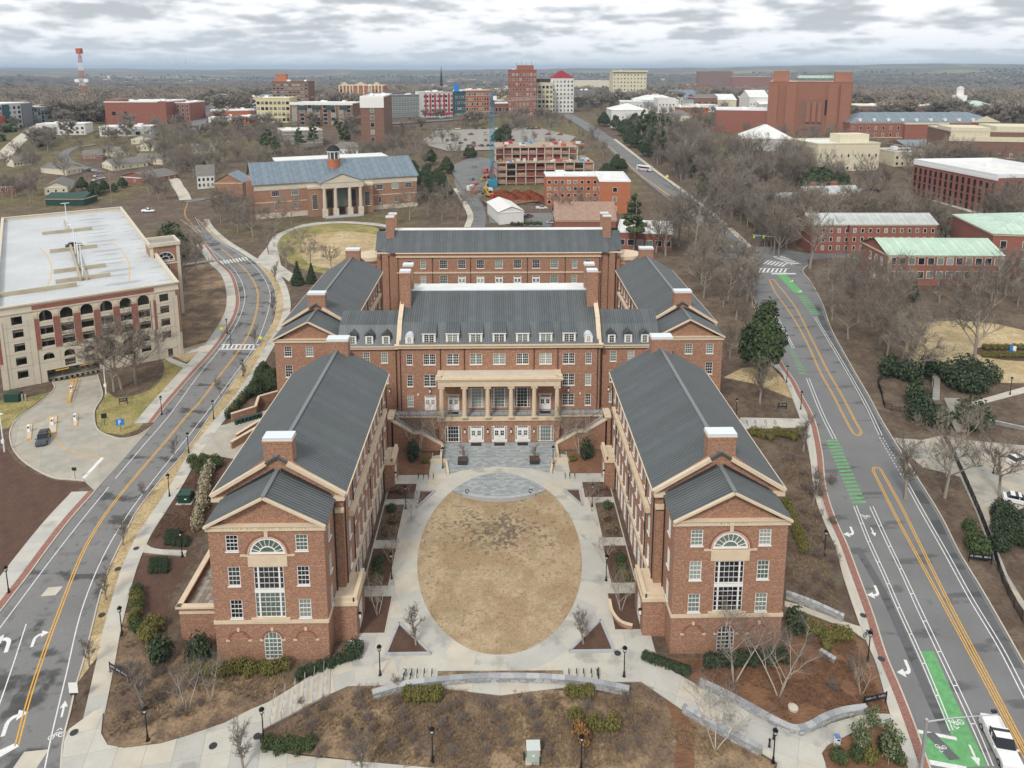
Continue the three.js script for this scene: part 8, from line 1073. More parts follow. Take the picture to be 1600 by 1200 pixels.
// stone walls in front: rubble courses of separate stones under a coping
const stoneM = [0, 1, 2, 3].map((i) => { const m = MAT.granite.clone(); m.color = [col(0.85, 0.85, 0.86), col(1.0, 0.99, 0.97), col(0.7, 0.71, 0.73), col(1.1, 1.1, 1.1)][i]; return m; });
function stoneWall(label, px, h, th, stones = true) {
  const pts = smoothPx(px, 40), g = thing('stone_wall', label, 'wall'), a = side(pts, -th / 2), b = side(pts, th / 2), core = new MB(), cap = new MB(), r = rng(px.length * 7 + px[0][0]), U = (p, y) => V(p.x, y, p.z);
  for (let i = 0; i < pts.length - 1; i++) { core.quad(U(a[i], 0), U(a[i + 1], 0), U(a[i + 1], h), U(a[i], h)).quad(U(b[i], 0), U(b[i + 1], 0), U(b[i + 1], h), U(b[i], h)); }
  core.to('core', MAT.concreteDark, g);
  const ca = side(pts, -th / 2 - 0.08), cb = side(pts, th / 2 + 0.08), n = pts.length - 1; for (let i = 0; i < n; i += 2) { const j = Math.min(n, i + 2), m = new MB(); for (let k = i; k < j; k++) { m.quad(U(ca[k], h + 0.12), U(ca[k + 1], h + 0.12), U(cb[k + 1], h + 0.12), U(cb[k], h + 0.12)).quad(U(ca[k], h), U(ca[k + 1], h), U(ca[k + 1], h + 0.12), U(ca[k], h + 0.12)).quad(U(cb[k], h), U(cb[k + 1], h), U(cb[k + 1], h + 0.12), U(cb[k], h + 0.12)); } m.to('coping_stone', stoneM[Math.floor(r() * 4)], g); }
  if (stones) { const rows = Math.max(2, Math.round(h / 0.24)), L = pts.reduce((s, p, i) => (i ? s + p.distanceTo(pts[i - 1]) : 0), 0); for (const sd of [a, b]) { const cv = new THREE.CatmullRomCurve3(sd), sg = sd === b ? 1 : -1; for (let q = 0; q < rows; q++) { let t = r() * 0.01; const n2 = Math.min(34, Math.round(L / 0.7)); for (let k = 0; k < n2; k++) { const w = (0.7 + 0.6 * r()) / n2, t1 = Math.min(1, t + w); if (t1 <= t) break; const p = cv.getPointAt(t + 0.003 > 1 ? 1 : t + 0.003), e = cv.getPointAt(t1), d = V().subVectors(e, p), m = new MB(); m.box((p.x + e.x) / 2, h * q / rows + 0.015, (p.z + e.z) / 2, d.length(), h / rows - 0.03, 0.06 + 0.05 * r(), Math.atan2(-d.z, d.x)); m.to('stone', stoneM[Math.floor(r() * 4)], g); t = t1 + 0.002; if (t >= 0.995) break; } } } }
  return g;
}
stoneWall('long gently curved grey stone wall across the foot of the quad', [[582, 1091], [630, 1078], [690, 1070], [740, 1066], [780, 1065], [850, 1066], [900, 1070], [940, 1076], [983, 1085]], 0.75, 0.55);
stoneWall('winding grey stone wall between the straw bed and the sloping path', [[1093, 1071], [1140, 1094], [1190, 1122], [1222, 1139], [1240, 1146], [1262, 1143], [1290, 1128], [1320, 1118], [1354, 1113]], 0.7, 0.55);
stoneWall('straight grey stone wall below the sloping path', [[1067, 1112], [1100, 1132], [1140, 1154], [1190, 1180]], 0.8, 0.4); stoneWall('pale-capped stone wall beside the ramp at the right wing', [[1228, 934], [1270, 950], [1318, 972]], 0.9, 0.4); stoneWall('short detached stone bench wall in the straw bed', [[1281, 1021], [1305, 1036]], 0.5, 0.45, false);
stoneWall('low wall beside the garden path on the bank', [[1486, 655], [1530, 658], [1600, 672]], 0.6, 0.35, false);
{ const g = thing('brick_bench_wall', 'curved brick wall end with pale coping by the right wing porch', 'wall'), m = new MB(), c = new MB(), p = smoothPx([[952, 945], [957, 965], [970, 980], [988, 986]], 12); for (let i = 0; i < p.length - 1; i++) { m.quad(V(p[i].x, 0, p[i].z), V(p[i + 1].x, 0, p[i + 1].z), V(p[i + 1].x, 0.8, p[i + 1].z), V(p[i].x, 0.8, p[i].z)); c.bar(V(p[i].x, 0.85, p[i].z), V(p[i + 1].x, 0.85, p[i + 1].z), 0.4, 0.12); } m.to('wall', MAT.brick, g); c.to('coping', MAT.stone, g); }
// garden steps with handrails, left of the quad entrance
{
  const g = thing('garden_steps', 'flight of concrete steps with five black handrails down from the quad', 'steps'), A = px2([[516, 1040], [515, 1086]]), B = px2([[420, 1098], [412, 1140]]); for (let i = 0; i < 14; i++) { const t0 = i / 14, t1 = (i + 1) / 14, a = A[0].clone().lerp(B[0], t0), b = A[1].clone().lerp(B[1], t0), c = A[1].clone().lerp(B[1], t1), d = A[0].clone().lerp(B[0], t1); slabInto(new MB(), [a, b, c, d], 0.126 + (13 - i) * 0.012, 0).to('step', i % 2 ? MAT.concrete : MAT.concreteWarm, g); }
  for (let k = 0; k < 6; k++) { const t = 0.1 + k * 0.16, a = A[0].clone().lerp(B[0], t), b = A[1].clone().lerp(B[1], t), m = new MB(); m.bar(V(a.x, 1.15, a.z), V(b.x, 1.1, b.z), 0.05); for (let j = 0; j <= 3; j++) { const p = a.clone().lerp(b, j / 3); m.bar(V(p.x, 0.1, p.z), V(p.x, 1.12, p.z), 0.05); } m.to('handrail', MAT.steel, g); }
}
// steps on the right bank and fences
for (const [c, w, l] of [[[[1446, 588], [1455, 586], [1452, 626], [1440, 626]], 2.6, 'long flight of concrete garden steps climbing the bank'], [[[1464, 628], [1484, 628], [1490, 646], [1470, 648]], 2.6, 'middle flight of garden steps on the bank'], [[[1474, 662], [1494, 660], [1500, 674], [1478, 676]], 2.6, 'lowest flight of garden steps above the service drive']]) { const P = px2([[c[0][0] + 10, c[0][1]], [c[1][0] + 14, c[1][1]], c[2].map((v, i) => v + (i ? 0 : 16)), c[3].map((v, i) => v + (i ? 0 : 16))]), g = thing('garden_steps', l, 'steps'); for (let i = 0; i < 10; i++) { const t0 = i / 10, t1 = (i + 1) / 10, q = (a, b, t) => a.clone().lerp(b, t); slabInto(new MB(), [q(P[0], P[3], t0), q(P[1], P[2], t0), q(P[1], P[2], t1), q(P[0], P[3], t1)], 0.2 + (9 - i) * 0.08, 0).to('step', MAT.concreteDark, g); } }
function fence(label, px, h, n, mat = MAT.black) { const pts = curveOf(px2(px), n), g = thing('fence', label, 'fence'); for (const p of pts) { const m = new MB(); m.box(p.x, 0, p.z, 0.08, h, 0.08); m.to('post', mat, g); } for (let i = 0; i < n; i++) { const m = new MB(), a = pts[i], b = pts[i + 1]; m.bar(V(a.x, h - 0.1, a.z), V(b.x, h - 0.1, b.z), 0.05).bar(V(a.x, 0.2, a.z), V(b.x, 0.2, b.z), 0.05); const k = Math.round(a.distanceTo(b) / 0.14); for (let j = 1; j < k; j++) { const p = a.clone().lerp(b, j / k); m.bar(V(p.x, 0.2, p.z), V(p.x, h - 0.1, p.z), 0.022); } m.to('rail_panel', mat, g); } return g; }
fence('long black metal fence along the service drive path', [[1472, 680], [1490, 715], [1510, 760], [1532, 812], [1550, 860], [1566, 910], [1590, 960], [1640, 1040]], 1.6, 24); fence('black metal fence round the brown terrace on the bank', [[1378, 622], [1376, 594], [1452, 594], [1456, 622]], 1.5, 12); fence('black handrail fence down the bank path', [[1378, 622], [1386, 640], [1420, 645]], 1.2, 6);
// bicycle racks and bicycles
for (const [list, label, group] of [[[[652, 1058], [663, 1058], [675, 1058]], 'black hoop bicycle rack on the left of the quad entrance', 'racks left of the quad entrance'], [[[889, 1058], [901, 1058], [912, 1058], [924, 1058], [935, 1056]], 'black hoop bicycle rack on the right of the quad entrance', 'racks right of the quad entrance'], [[[1167, 664], [1180, 664], [1196, 664], [1211, 664]], 'black hoop bicycle rack beside the street path', 'racks by the street path'], [[[654, 748], [662, 748], [670, 748], [677, 748], [883, 747], [890, 747], [898, 747]], 'black hoop bicycle rack on the walk before the terrace beds', 'racks before the terrace beds']]) for (const [x, y] of list) { const g = thing('bike_rack', label, 'bike rack', G(x, y).setY(0.12), 0, group), m = new MB(); m.tube([V(0, 0, 0.4), V(0, 0.7, 0.4), V(0, 0.85, 0.2), V(0, 0.85, -0.2), V(0, 0.7, -0.4), V(0, 0, -0.4)], [0.04, 0.04, 0.04, 0.04, 0.04, 0.04], 6); m.to('hoop', MAT.black, g); }
function bicycle(p, turn, label, mat) { const g = thing('bicycle', label, 'bicycle', p, turn); for (const x of [-0.52, 0.52]) { const w = new MB(); const n = 18; for (let k = 0; k < n; k++) { const a = k / n * 6.283, b = (k + 1) / n * 6.283; w.bar(V(x + 0.33 * Math.cos(a), 0.34 + 0.33 * Math.sin(a), 0), V(x + 0.33 * Math.cos(b), 0.34 + 0.33 * Math.sin(b), 0), 0.045); } const t = w.to('wheel', MAT.rubber, g), s = new MB(); for (let k = 0; k < 6; k++) { const a = k / 6 * 3.1416; s.bar(V(x - 0.32 * Math.cos(a), 0.34 - 0.32 * Math.sin(a), 0), V(x + 0.32 * Math.cos(a), 0.34 + 0.32 * Math.sin(a), 0), 0.012); } s.to('spokes', MAT.chrome, t); } const f = new MB(); for (const [a, b, c, d] of [[-0.52, 0.34, -0.05, 0.32], [-0.52, 0.34, -0.2, 0.8], [-0.05, 0.32, -0.2, 0.8], [-0.05, 0.32, 0.4, 0.78], [-0.2, 0.76, 0.38, 0.82], [0.52, 0.34, 0.36, 0.95]]) f.bar(V(a, b, 0), V(c, d, 0), 0.04); f.to('frame', mat, g); const h = new MB(); h.bar(V(0.36, 0.98, -0.28), V(0.36, 0.98, 0.28), 0.035); h.to('handlebar', MAT.black, g); const s = new MB(); s.box(-0.22, 0.82, 0, 0.26, 0.06, 0.15); s.to('saddle', MAT.black, g); return g; }
bicycle(G(632, 1062).setY(0.13), 1.4, 'dark bicycle locked at the outer rack left of the quad entrance', MAT.dark); bicycle(G(642, 1062).setY(0.13), 1.5, 'dark bicycle beside the other at the left racks', M(0.03, 0.03, 0.06)); bicycle(G(934, 1062).setY(0.13), 1.6, 'lone bicycle at the racks right of the quad entrance', MAT.dark); bicycle(G(1356, 995).setY(0.12), 0.4, 'black bicycle leaning by the lamp post on the right footway', MAT.black);
// cabinets, bins, bollards, signs
{ const g = thing('utility_cabinet', 'pale grey-green utility cabinet in the brush bed', 'cabinet', G(833, 1186)), m = new MB(); m.box(0, 0.1, 0, 1.3, 1.5, 1.1); m.to('body', M(0.42, 0.48, 0.44, 0.5), g); partBox(g, 'lid', M(0.52, 0.56, 0.54, 0.5), 0, 1.602, 0, 1.42, 0.08, 1.22); partBox(g, 'base', MAT.concreteWarm, 0, 0, 0, 1.6, 0.1, 1.4); partBox(g, 'label_plate', MAT.white, 0, 0.9, 0.56, 0.25, 0.15, 0.02); }
for (const [x, y] of [[819, 1188], [844, 1196]]) { const g = thing('bollard', 'short dark green guard post before the utility cabinet', 'bollard', G(x, y), 0, 'guard posts of the cabinet'), m = new MB(); m.cyl(0, 0, 0, 0.09, 0.09, 1.0, 8); m.to('post', MAT.green, g); }
{ const g = thing('transformer', 'dark green transformer box in the mulch bed left of the left wing', 'transformer', G(291, 783)), t = MAT.green; partBox(g, 'body', t, 0, 0.15, 0, 2.0, 1.4, 1.8); partBox(g, 'lid', t, 0, 1.552, 0.05, 2.2, 0.14, 2.0); partBox(g, 'pad', MAT.concreteWarm, 0, 0, 0, 2.5, 0.15, 2.3); partBox(g, 'label_plate', MAT.white, 0.3, 0.8, 0.91, 0.35, 0.2, 0.02); for (const s of [-1, 1]) partBox(g, 'lug', t, s * 0.9, 1.7, 0, 0.15, 0.2, 0.3); }
{ const g = thing('transformer', 'green utility box at the foot of the deck facade', 'transformer', G(22, 626)); partBox(g, 'body', MAT.green, 0, 0, 0, 3, 1.8, 1.8); for (const x of [2, 2.7]) { const m = new MB(); m.cyl(x, 0, 0.3, 0.18, 0.18, 1.6, 8); m.to('pipe', MAT.steel, g); } }
for (let i = 0; i < 7; i++) { const p = G(370 + i * 6.2, 664 - i * 1.8), g = thing('wheeled_bin', 'dark green wheeled bin in the row along the apron wall', 'bin', p.setY(0.1), 0.35, 'row of wheeled bins'), m = new MB(); m.tube([V(0, 0, 0), V(0, 0.95, 0)], [0.34, 0.44], 4, true); m.to('body', MAT.green, g); partBox(g, 'lid', M(0.02, 0.06, 0.05, 0.5), 0, 0.952, 0, 0.72, 0.08, 0.76); for (const s of [-1, 1]) partBox(g, 'wheel', MAT.rubber, s * 0.25, 0, -0.28, 0.06, 0.16, 0.16); }
{ const g = thing('brick_bin_wall', 'brick wall with pale coping behind the wheeled bins', 'wall'), P = px2([[362, 660], [400, 648], [405, 632], [440, 622]]), m = new MB(), c = new MB(); for (let i = 0; i < 3; i++) { m.bar(V(P[i].x, 0.9, P[i].z), V(P[i + 1].x, 0.9, P[i + 1].z), 0.4, 1.8); c.bar(V(P[i].x, 1.88, P[i].z), V(P[i + 1].x, 1.88, P[i + 1].z), 0.55, 0.16); } m.to('wall', MAT.brick, g); c.to('coping', MAT.stone, g); }
for (const [x0, y0, x1, y1] of [[370, 690, 408, 668], [362, 702, 402, 680]]) { const g = thing('ramp_wall', 'sloping brick wall with pale coping beside the left wing', 'wall', V(0, 0, 0), 0, 'ramp walls by the left wing'), a = G(x0, y0), b = G(x1, y1), m = new MB(), c = new MB(); m.bar(V(a.x, 0.7, a.z), V(b.x, 0.9, b.z), 0.4, 1.5); c.bar(V(a.x, 1.5, a.z), V(b.x, 1.72, b.z), 0.6, 0.16); m.to('wall', MAT.brick, g); c.to('coping', MAT.stone, g); }
for (const [x, y] of [[1202, 1168], [1209, 1156]]) { const g = thing('bollard', 'short dark bollard on the sloping path beside the lamp post', 'bollard', G(x, y).setY(0.12), 0, 'bollards on the sloping path'), m = new MB(); m.lathe(0, 0, 0, [[0.17, 0], [0.11, 0.15], [0.1, 0.8], [0.14, 0.85], [0.05, 1.0]], 10); m.to('post', MAT.black, g); }
{ const g = thing('emergency_post', 'pale grey call post with blue top beside the corner island', 'post', G(1307, 1168).setY(0.12)); partBox(g, 'body', MAT.whiteMetal, 0, 0, 0, 0.5, 1.2, 0.45); partBox(g, 'screen', MAT.dark, 0.05, 0.9, 0.23, 0.3, 0.2, 0.02); partBox(g, 'cap', M(0.1, 0.2, 0.45), 0, 1.2, 0, 0.5, 0.15, 0.45); }
function board(p, turn, w, label, words, bg = '#101216', h = 0.75) { const g = thing('name_board', label, 'sign', p, turn); for (const s of [-1, 1]) partBox(g, 'post', MAT.black, s * w / 2, 0, 0, 0.1, h + 0.75, 0.1); partBox(g, 'panel', MAT.black, 0, 0.65, 0, w - 0.12, h, 0.06); const t = put('lettering', new THREE.PlaneGeometry(w - 0.3, h * 0.6), MT(carved(words, bg, '#d8d8e0'), 0.7), g); t.position.set(0, 0.68 + h / 2, 0.035); return g; }
board(G(187, 1060), -0.5, 3.4, 'long black name board on posts beside the left footway', [5, 4, 6]); board(G(1367, 1102), 0.2, 2.8, 'black name board on posts in the straw bed at the street', [6, 4]); board(G(1531, 880), -0.2, 3.0, 'black name board with white lettering below the clipped shrubs', [2, 6, 5]); board(G(193, 632), 0.2, 1.6, 'small black name board on the grass before the deck', [4, 3]); board(G(1222, 640), 0.0, 1.8, 'dark name board among shrubs beside the right footway', [4, 4]);
function signPost(p, h, mat, w, hh, label, turn = 0, diamond) { const g = thing('sign_post', label, 'sign', p, turn), m = new MB(); m.cyl(0, 0, 0, 0.04, 0.04, h, 6); m.to('post', MAT.dark, g); const s = new MB(); if (diamond) s.poly([V(0, h - hh / 2, 0.05), V(w / 2, h, 0.05), V(0, h + hh / 2, 0.05), V(-w / 2, h, 0.05)]); else s.box(0, h - hh, 0.06, w, hh, 0.04); s.to('sign_face', mat, g); return g; }
const signYellow = M(0.75, 0.72, 0.03, 0.5), signBlue = M(0.02, 0.22, 0.62, 0.5); { const g = signPost(G(189, 674), 2.6, signBlue, 1.5, 1.3, 'blue square parking sign on a post before the deck', 0.3); const c = new MB(); c.box(-0.2, 1.5, 0.09, 0.14, 0.9, 0.02); ringInto(c, -0.12, 2.15, 0.12, 0.27, 0.08, 0.02, -1.57, 1.57, 8); c.to('letter_p', MAT.white, g); } { const c = new MB(), g = signPost(G(164, 665), 2.6, MAT.black, 1.0, 1.0, 'small dark sign on a post beside the blue parking sign', 0.3); }
signPost(G(347, 530), 3, signYellow, 1.1, 1.1, 'fluorescent yellow crossing sign on the deck side of the street', 0, true); signPost(G(408, 545), 3, signYellow, 1.1, 1.1, 'fluorescent yellow crossing sign on the campus side of the street', 0, true); signPost(G(1042, 285), 3.5, signYellow, 2.2, 2.2, 'yellow warning sign beside the avenue', 0, true); signPost(G(118, 750), 2.4, MAT.green, 0.8, 0.6, 'small dark green sign at the driveway exit'); signPost(G(118, 1100), 2.8, MAT.white, 1.0, 1.3, 'white and dark parking sign on the verge near the corner');
{ const g = thing('information_sign', 'blue and white banner sign in the round bed on the tan lawn', 'sign', G(1581, 556)); partBox(g, 'panel', signBlue, -0.35, 0.3, 0, 0.7, 2.4, 0.2); partBox(g, 'panel', MAT.white, 0.4, 0.2, 0.05, 0.8, 2.3, 0.2); sheet('mulch_bed', ell(1, 1, 0, 24).map((v) => V(G(1580, 552).x + v.x * 9, 0, G(1580, 552).z + v.z * 5)), 0.03, MAT.mulch); }
for (let i = 0; i < 16; i++) shrub('yellow', 1540 + (i % 8) * 11, 546 + Math.floor(i / 8) * 12, 14, 9, 'low olive plant in the round bed with the banner sign', 'plants of the round bed');
// tall white poles by the deck drive, traffic signal arm at the corner
for (const [x, y, t, l] of [[166, 616, 566, 'tall white pole with meter box beside the deck drive'], [7, 706, 645, 'tall white lamp pole left of the deck drive']]) { const p = G(x, y), h = heightAt(x, t, p), g = thing('white_pole', l, 'pole', p), m = new MB(); m.cyl(0, 0, 0, 0.14, 0.09, h, 8); m.to('post', MAT.whiteMetal, g); partBox(g, 'fitting', MAT.whiteMetal, 0.1, h - 0.1, 0, 0.9, 0.14, 0.35); partBox(g, 'box', MAT.whiteMetal, 0, 1.8, 0.14, 0.5, 0.7, 0.2); }
{ const p = G(1438, 1212), g = thing('signal_pole', 'grey steel signal pole with long mast arm over the bike box', 'traffic signal', p), m = new MB(); m.cyl(0, 0, 0, 0.2, 0.15, 6.6, 10); m.to('post', MAT.steel, g); const a = new MB(); a.tube([V(0, 6.3, 0), V(3, 6.5, -0.2), V(7.5, 6.5, -0.5)], [0.09, 0.07, 0.045], 8, true); a.to('mast_arm', MAT.steel, g); partBox(g, 'signal_head', MAT.dark, 7.3, 6.45, -0.8, 0.5, 0.25, 0.25); }
{ const p = G(1209, 398), g = thing('signal_pole', 'brown signal pole with mast arm at the junction', 'traffic signal', p), m = new MB(); m.cyl(0, 0, 0, 0.2, 0.15, 7.5, 8); m.to('post', MAT.steel, g); const a = new MB(); a.tube([V(0, 7, 0), V(-8, 7.4, -2)], [0.14, 0.08], 6, true); a.to('mast_arm', MAT.steel, g); partBox(g, 'street_sign', M(0.02, 0.3, 0.3), -6, 6.6, -1.5, 2.2, 0.6, 0.06); partBox(g, 'signal_head', signYellow, -4, 6.2, -1, 0.45, 1.2, 0.4); partBox(g, 'signal_head', signYellow, -7.4, 6.2, -1.8, 0.45, 1.2, 0.4); }
{ const p = G(1322, 402), h = heightAt(1322, 352, p), g = thing('dark_lamp_pole', 'tall thin dark pole at the roadside by the brick residence', 'pole', p), m = new MB(); m.cyl(0, 0, 0, 0.14, 0.08, h, 6); m.to('post', MAT.dark, g); partBox(g, 'head', MAT.dark, 0, h - 2.5, 0, 0.6, 2.5, 0.4); }
{ const p = G(175, 318), h = heightAt(171, 272, p), g = thing('utility_pole', 'wooden utility pole behind the parking deck', 'pole', p), m = new MB(); m.cyl(0, 0, 0, 0.2, 0.14, h, 7); m.to('post', MAT.bark, g); partBox(g, 'crossarm', MAT.bark, 0, h - 1, 0, 2.4, 0.18, 0.18); }
// footbridge to the deck
{ const g = thing('footbridge', 'timber footbridge with railings from the street to the deck', 'bridge'), a = G(262, 420), b = G(334, 408), m = new MB(); m.bar(V(a.x, 0.6, a.z), V(b.x, 0.3, b.z), 2.4, 0.3); m.to('deck', MAT.concreteDark, g); for (const s of [-1.2, 1.2]) { const r = new MB(); for (let k = 0; k <= 14; k++) { const p = a.clone().lerp(b, k / 14); r.bar(V(p.x, 0.5, p.z + s), V(p.x, 1.7, p.z + s), 0.1); } r.bar(V(a.x, 1.7, a.z + s), V(b.x, 1.5, b.z + s), 0.12).bar(V(a.x, 1.2, a.z + s), V(b.x, 1.0, b.z + s), 0.08); r.to('railing', MAT.bark, g); } }
// kerbed islands and barriers in the driveway
for (const [pts, l] of [[[[42, 664], [51, 663], [49, 687], [42, 688]], 'yellow-edged kerbed island left of the waiting car'], [[[77, 652], [90, 650], [88, 677], [76, 679]], 'yellow-edged kerbed island with ticket machine right of the waiting car'], [[[114, 648], [122, 647], [121, 667], [115, 668]], 'small yellow-edged kerbed island near the grass'], [[[112, 597], [121, 596], [110, 630], [106, 630]], 'narrow island with yellow barrier at the deck entrance']]) { const P = px2(pts), g = thing('traffic_island', l, 'island'), c = P.reduce((s, p) => s.add(p), V()).multiplyScalar(0.25); slabInto(new MB(), P, 0.2, 0.04).to('kerb', MAT.paintYellow, g); slabInto(new MB(), P.map((p) => p.clone().lerp(c, 0.14)), 0.215, 0.1).to('infill', MAT.concreteWarm, g); const m = new MB(); m.box(c.x, 0.2, c.z, 0.5, 1.3, 0.5); m.to('machine', MAT.whiteMetal, g); partBox(g, 'machine_panel', MAT.dark, c.x, 0.9, c.z + 0.26, 0.35, 0.4, 0.02); if (l.startsWith('narrow')) { const b = new MB(); b.bar(V(P[0].x, 1, P[0].z), V(P[3].x, 1, P[3].z), 0.12).bar(V(P[1].x, 1, P[1].z), V(P[2].x, 1, P[2].z), 0.12); for (const p of P) b.box(p.x, 0, p.z, 0.14, 1.05, 0.14); b.to('barrier', MAT.paintYellow, g); } }
for (const [x, y] of [[333, 1167], [402, 1152], [116, 1083], [213, 858], [184, 890], [159, 962], [1349, 963], [1377, 1031], [965, 1022], [116, 1146]]) { const p = G(x, y), m = new MB(); m.cyl(p.x, 0.1, p.z, 0.42, 0.42, 0.045, 14); tag(m.to('manhole_cover', MAT.dark.clone()), 'round dark iron manhole cover set in pale paving or verge', 'manhole cover', 'iron manhole covers'); }
{ const m = new MB(), p = G(1239, 1107); m.cyl(p.x, 0.01, p.z, 0.6, 0.55, 0.2, 14); tag(m.to('manhole_cover', MAT.concreteWarm), 'pale concrete manhole ring in the straw bed', 'manhole cover'); }
// vehicles
function sideShape(pts, w, bevel) { const s = new THREE.Shape(pts.map((p) => new THREE.Vector2(p[0], p[1]))), g = new THREE.ExtrudeGeometry(s, { depth: w - 2 * bevel, bevelEnabled: true, bevelThickness: bevel, bevelSize: bevel * 0.7, bevelSegments: 2 }); g.translate(0, 0, -(w - 2 * bevel) / 2); return g; }
const tyreG = new THREE.CylinderGeometry(0.34, 0.34, 0.24, 18); tyreG.rotateX(Math.PI / 2); const rimG = new THREE.CylinderGeometry(0.2, 0.2, 0.26, 10); rimG.rotateX(Math.PI / 2);
const carGlass = glass(0.015, 0.018, 0.022), headM = M(0.75, 0.75, 0.72, 0.2), tailM = M(0.4, 0.01, 0.01, 0.3);
function car(p, turn, paint, kind, label, group) {            // heading +x
  const g = thing(kind === 'pickup' ? 'pickup_truck' : 'car', label, kind === 'pickup' ? 'pickup' : 'car', p, turn, group), m = new THREE.MeshPhysicalMaterial({ color: paint, roughness: 0.35, clearcoat: 1, clearcoatRoughness: 0.1, side: THREE.DoubleSide }), P = kind === 'pickup', L = P ? 2.9 : kind === 'suv' ? 2.35 : 2.25, W = P ? 2.0 : 1.85, b = P ? 1.02 : kind === 'suv' ? 1.0 : 0.88, rt = P ? 1.85 : kind === 'suv' ? 1.68 : 1.42;
  put('body', sideShape([[-L, 0.36], [L - 0.1, 0.32], [L, 0.55], [L - 0.08, b - 0.15], [L - 0.35, b - 0.03], [L * 0.38, b + 0.02], [-L + 0.1, b + 0.02], [-L, b - 0.2]], W, 0.12), m, g);
  const cab = P ? [[-0.75, b], [1.15, b], [0.55, rt - 0.06], [-0.5, rt], [-0.72, rt - 0.1]] : kind === 'suv' ? [[-L + 0.12, b], [L * 0.42, b], [L * 0.12, rt - 0.05], [-0.4, rt], [-L + 0.5, rt - 0.06]] : [[-L + 0.45, b], [L * 0.42, b], [L * 0.1, rt - 0.04], [-0.5, rt], [-1.25, rt - 0.12]];
  const gl = put('cabin', sideShape(cab, W - 0.16, 0.14), carGlass, g); const xs = cab.map((q) => q[0]), top = cab.filter((q) => q[1] > rt - 0.15).map((q) => q[0]); partBox(g, 'roof', m, (Math.max(...top) + Math.min(...top)) / 2, rt + 0.03, 0, Math.max(...top) - Math.min(...top) + 0.05, 0.05, W - 0.42); for (const s of [-1, 1]) partBox(g, 'door_pillar', m, -0.1, b, s * (W / 2 - 0.06), 0.12, rt - b - 0.1, 0.06);
  if (P) { partBox(g, 'bed_floor', MAT.dark, -L + 1.08, b + 0.03, 0, 1.95, 0.02, W - 0.35); for (const s of [-1, 1]) partBox(g, 'bed_side', m, -L + 1.08, b + 0.02, s * (W / 2 - 0.09), 2.05, 0.3, 0.12); partBox(g, 'tailgate', m, -L + 0.06, b - 0.3, 0, 0.1, 0.62, W - 0.3); }
  for (const x of [-L + 0.82, L - 0.85]) for (const s of [-1, 1]) { const w = put('wheel', tyreG, MAT.rubber, g); w.position.set(x, 0.34, s * (W / 2 - 0.06)); put('rim', rimG, MAT.chrome, w); }
  for (const s of [-1, 1]) { partBox(g, 'headlight', headM, L - 0.02, 0.62, s * (W / 2 - 0.32), 0.1, 0.16, 0.4); partBox(g, 'tail_light', tailM, -L + 0.0, b - 0.28, s * (W / 2 - 0.22), 0.08, 0.24, 0.2); partBox(g, 'mirror', m, L * 0.36, b + 0.02, s * (W / 2 + 0.1), 0.16, 0.14, 0.2); }
  partBox(g, 'windscreen_wiper', MAT.black, L * 0.4, b + 0.03, 0.2, 0.04, 0.02, 0.6); return g;
}
car(G(68, 690), -1.2, col(0.03, 0.04, 0.055), 'suv', 'dark blue-grey hatchback waiting in the deck driveway'); car(G(1563, 1170), Math.PI / 2 - hB, col(0.75, 0.75, 0.74), 'pickup', 'white pickup truck in the lane beside the bike lane'); car(G(1594, 724), 0.25, col(0.72, 0.72, 0.71), 'suv', 'white van-like car parked on the service drive, farther one'); car(G(1592, 786), -0.5, col(0.72, 0.73, 0.74), 'sedan', 'white saloon parked on the service drive, nearer one'); car(G(232, 332), 0.1, col(0.70, 0.71, 0.72), 'pickup', 'white pickup parked at the far end of the deck by the street');
{ const p = G(116, 385, 17.6); car(p.setY(17.46), 0.6, col(0.02, 0.025, 0.05), 'sedan', 'dark car parked on the roof of the deck'); }
for (const [x, y, a, c, k] of [[803, 330, 0.4, [0.7, 0.7, 0.7], 'suv'], [812, 336, 0.4, [0.7, 0.7, 0.7], 'sedan'], [822, 342, 0.4, [0.06, 0.06, 0.07], 'sedan'], [846, 326, 0.1, [0.7, 0.7, 0.7], 'pickup'], [842, 318, 0.1, [0.04, 0.04, 0.05], 'suv'], [862, 350, 0.1, [0.55, 0.56, 0.58], 'sedan'], [826, 340, 0.4, [0.2, 0.02, 0.02], 'sedan']]) car(G(x, y).setY(0.2), a, col(...c), k, 'car parked in the lot behind the rear hall', 'cars in the site lot');
car(G(735, 290).setY(0.15), 1.9, col(0.5, 0.48, 0.47), 'suv', 'grey car driving on the site road');
for (const [x, y] of [[140, 268], [146, 268], [152, 277], [158, 281], [118, 268], [232, 330], [640, 187], [650, 187], [690, 186], [150, 283], [1345, 298], [1360, 299], [1372, 300]]) { const p = G(x, y); car(p.setY(p.y + 0.3), tj(0, 3), [col(0.6, 0.6, 0.6), col(0.05, 0.05, 0.07), col(0.7, 0.7, 0.7)][Math.floor(tj(0, 3))], 'sedan', 'small distant car parked along a far road or lot', 'distant parked cars'); }
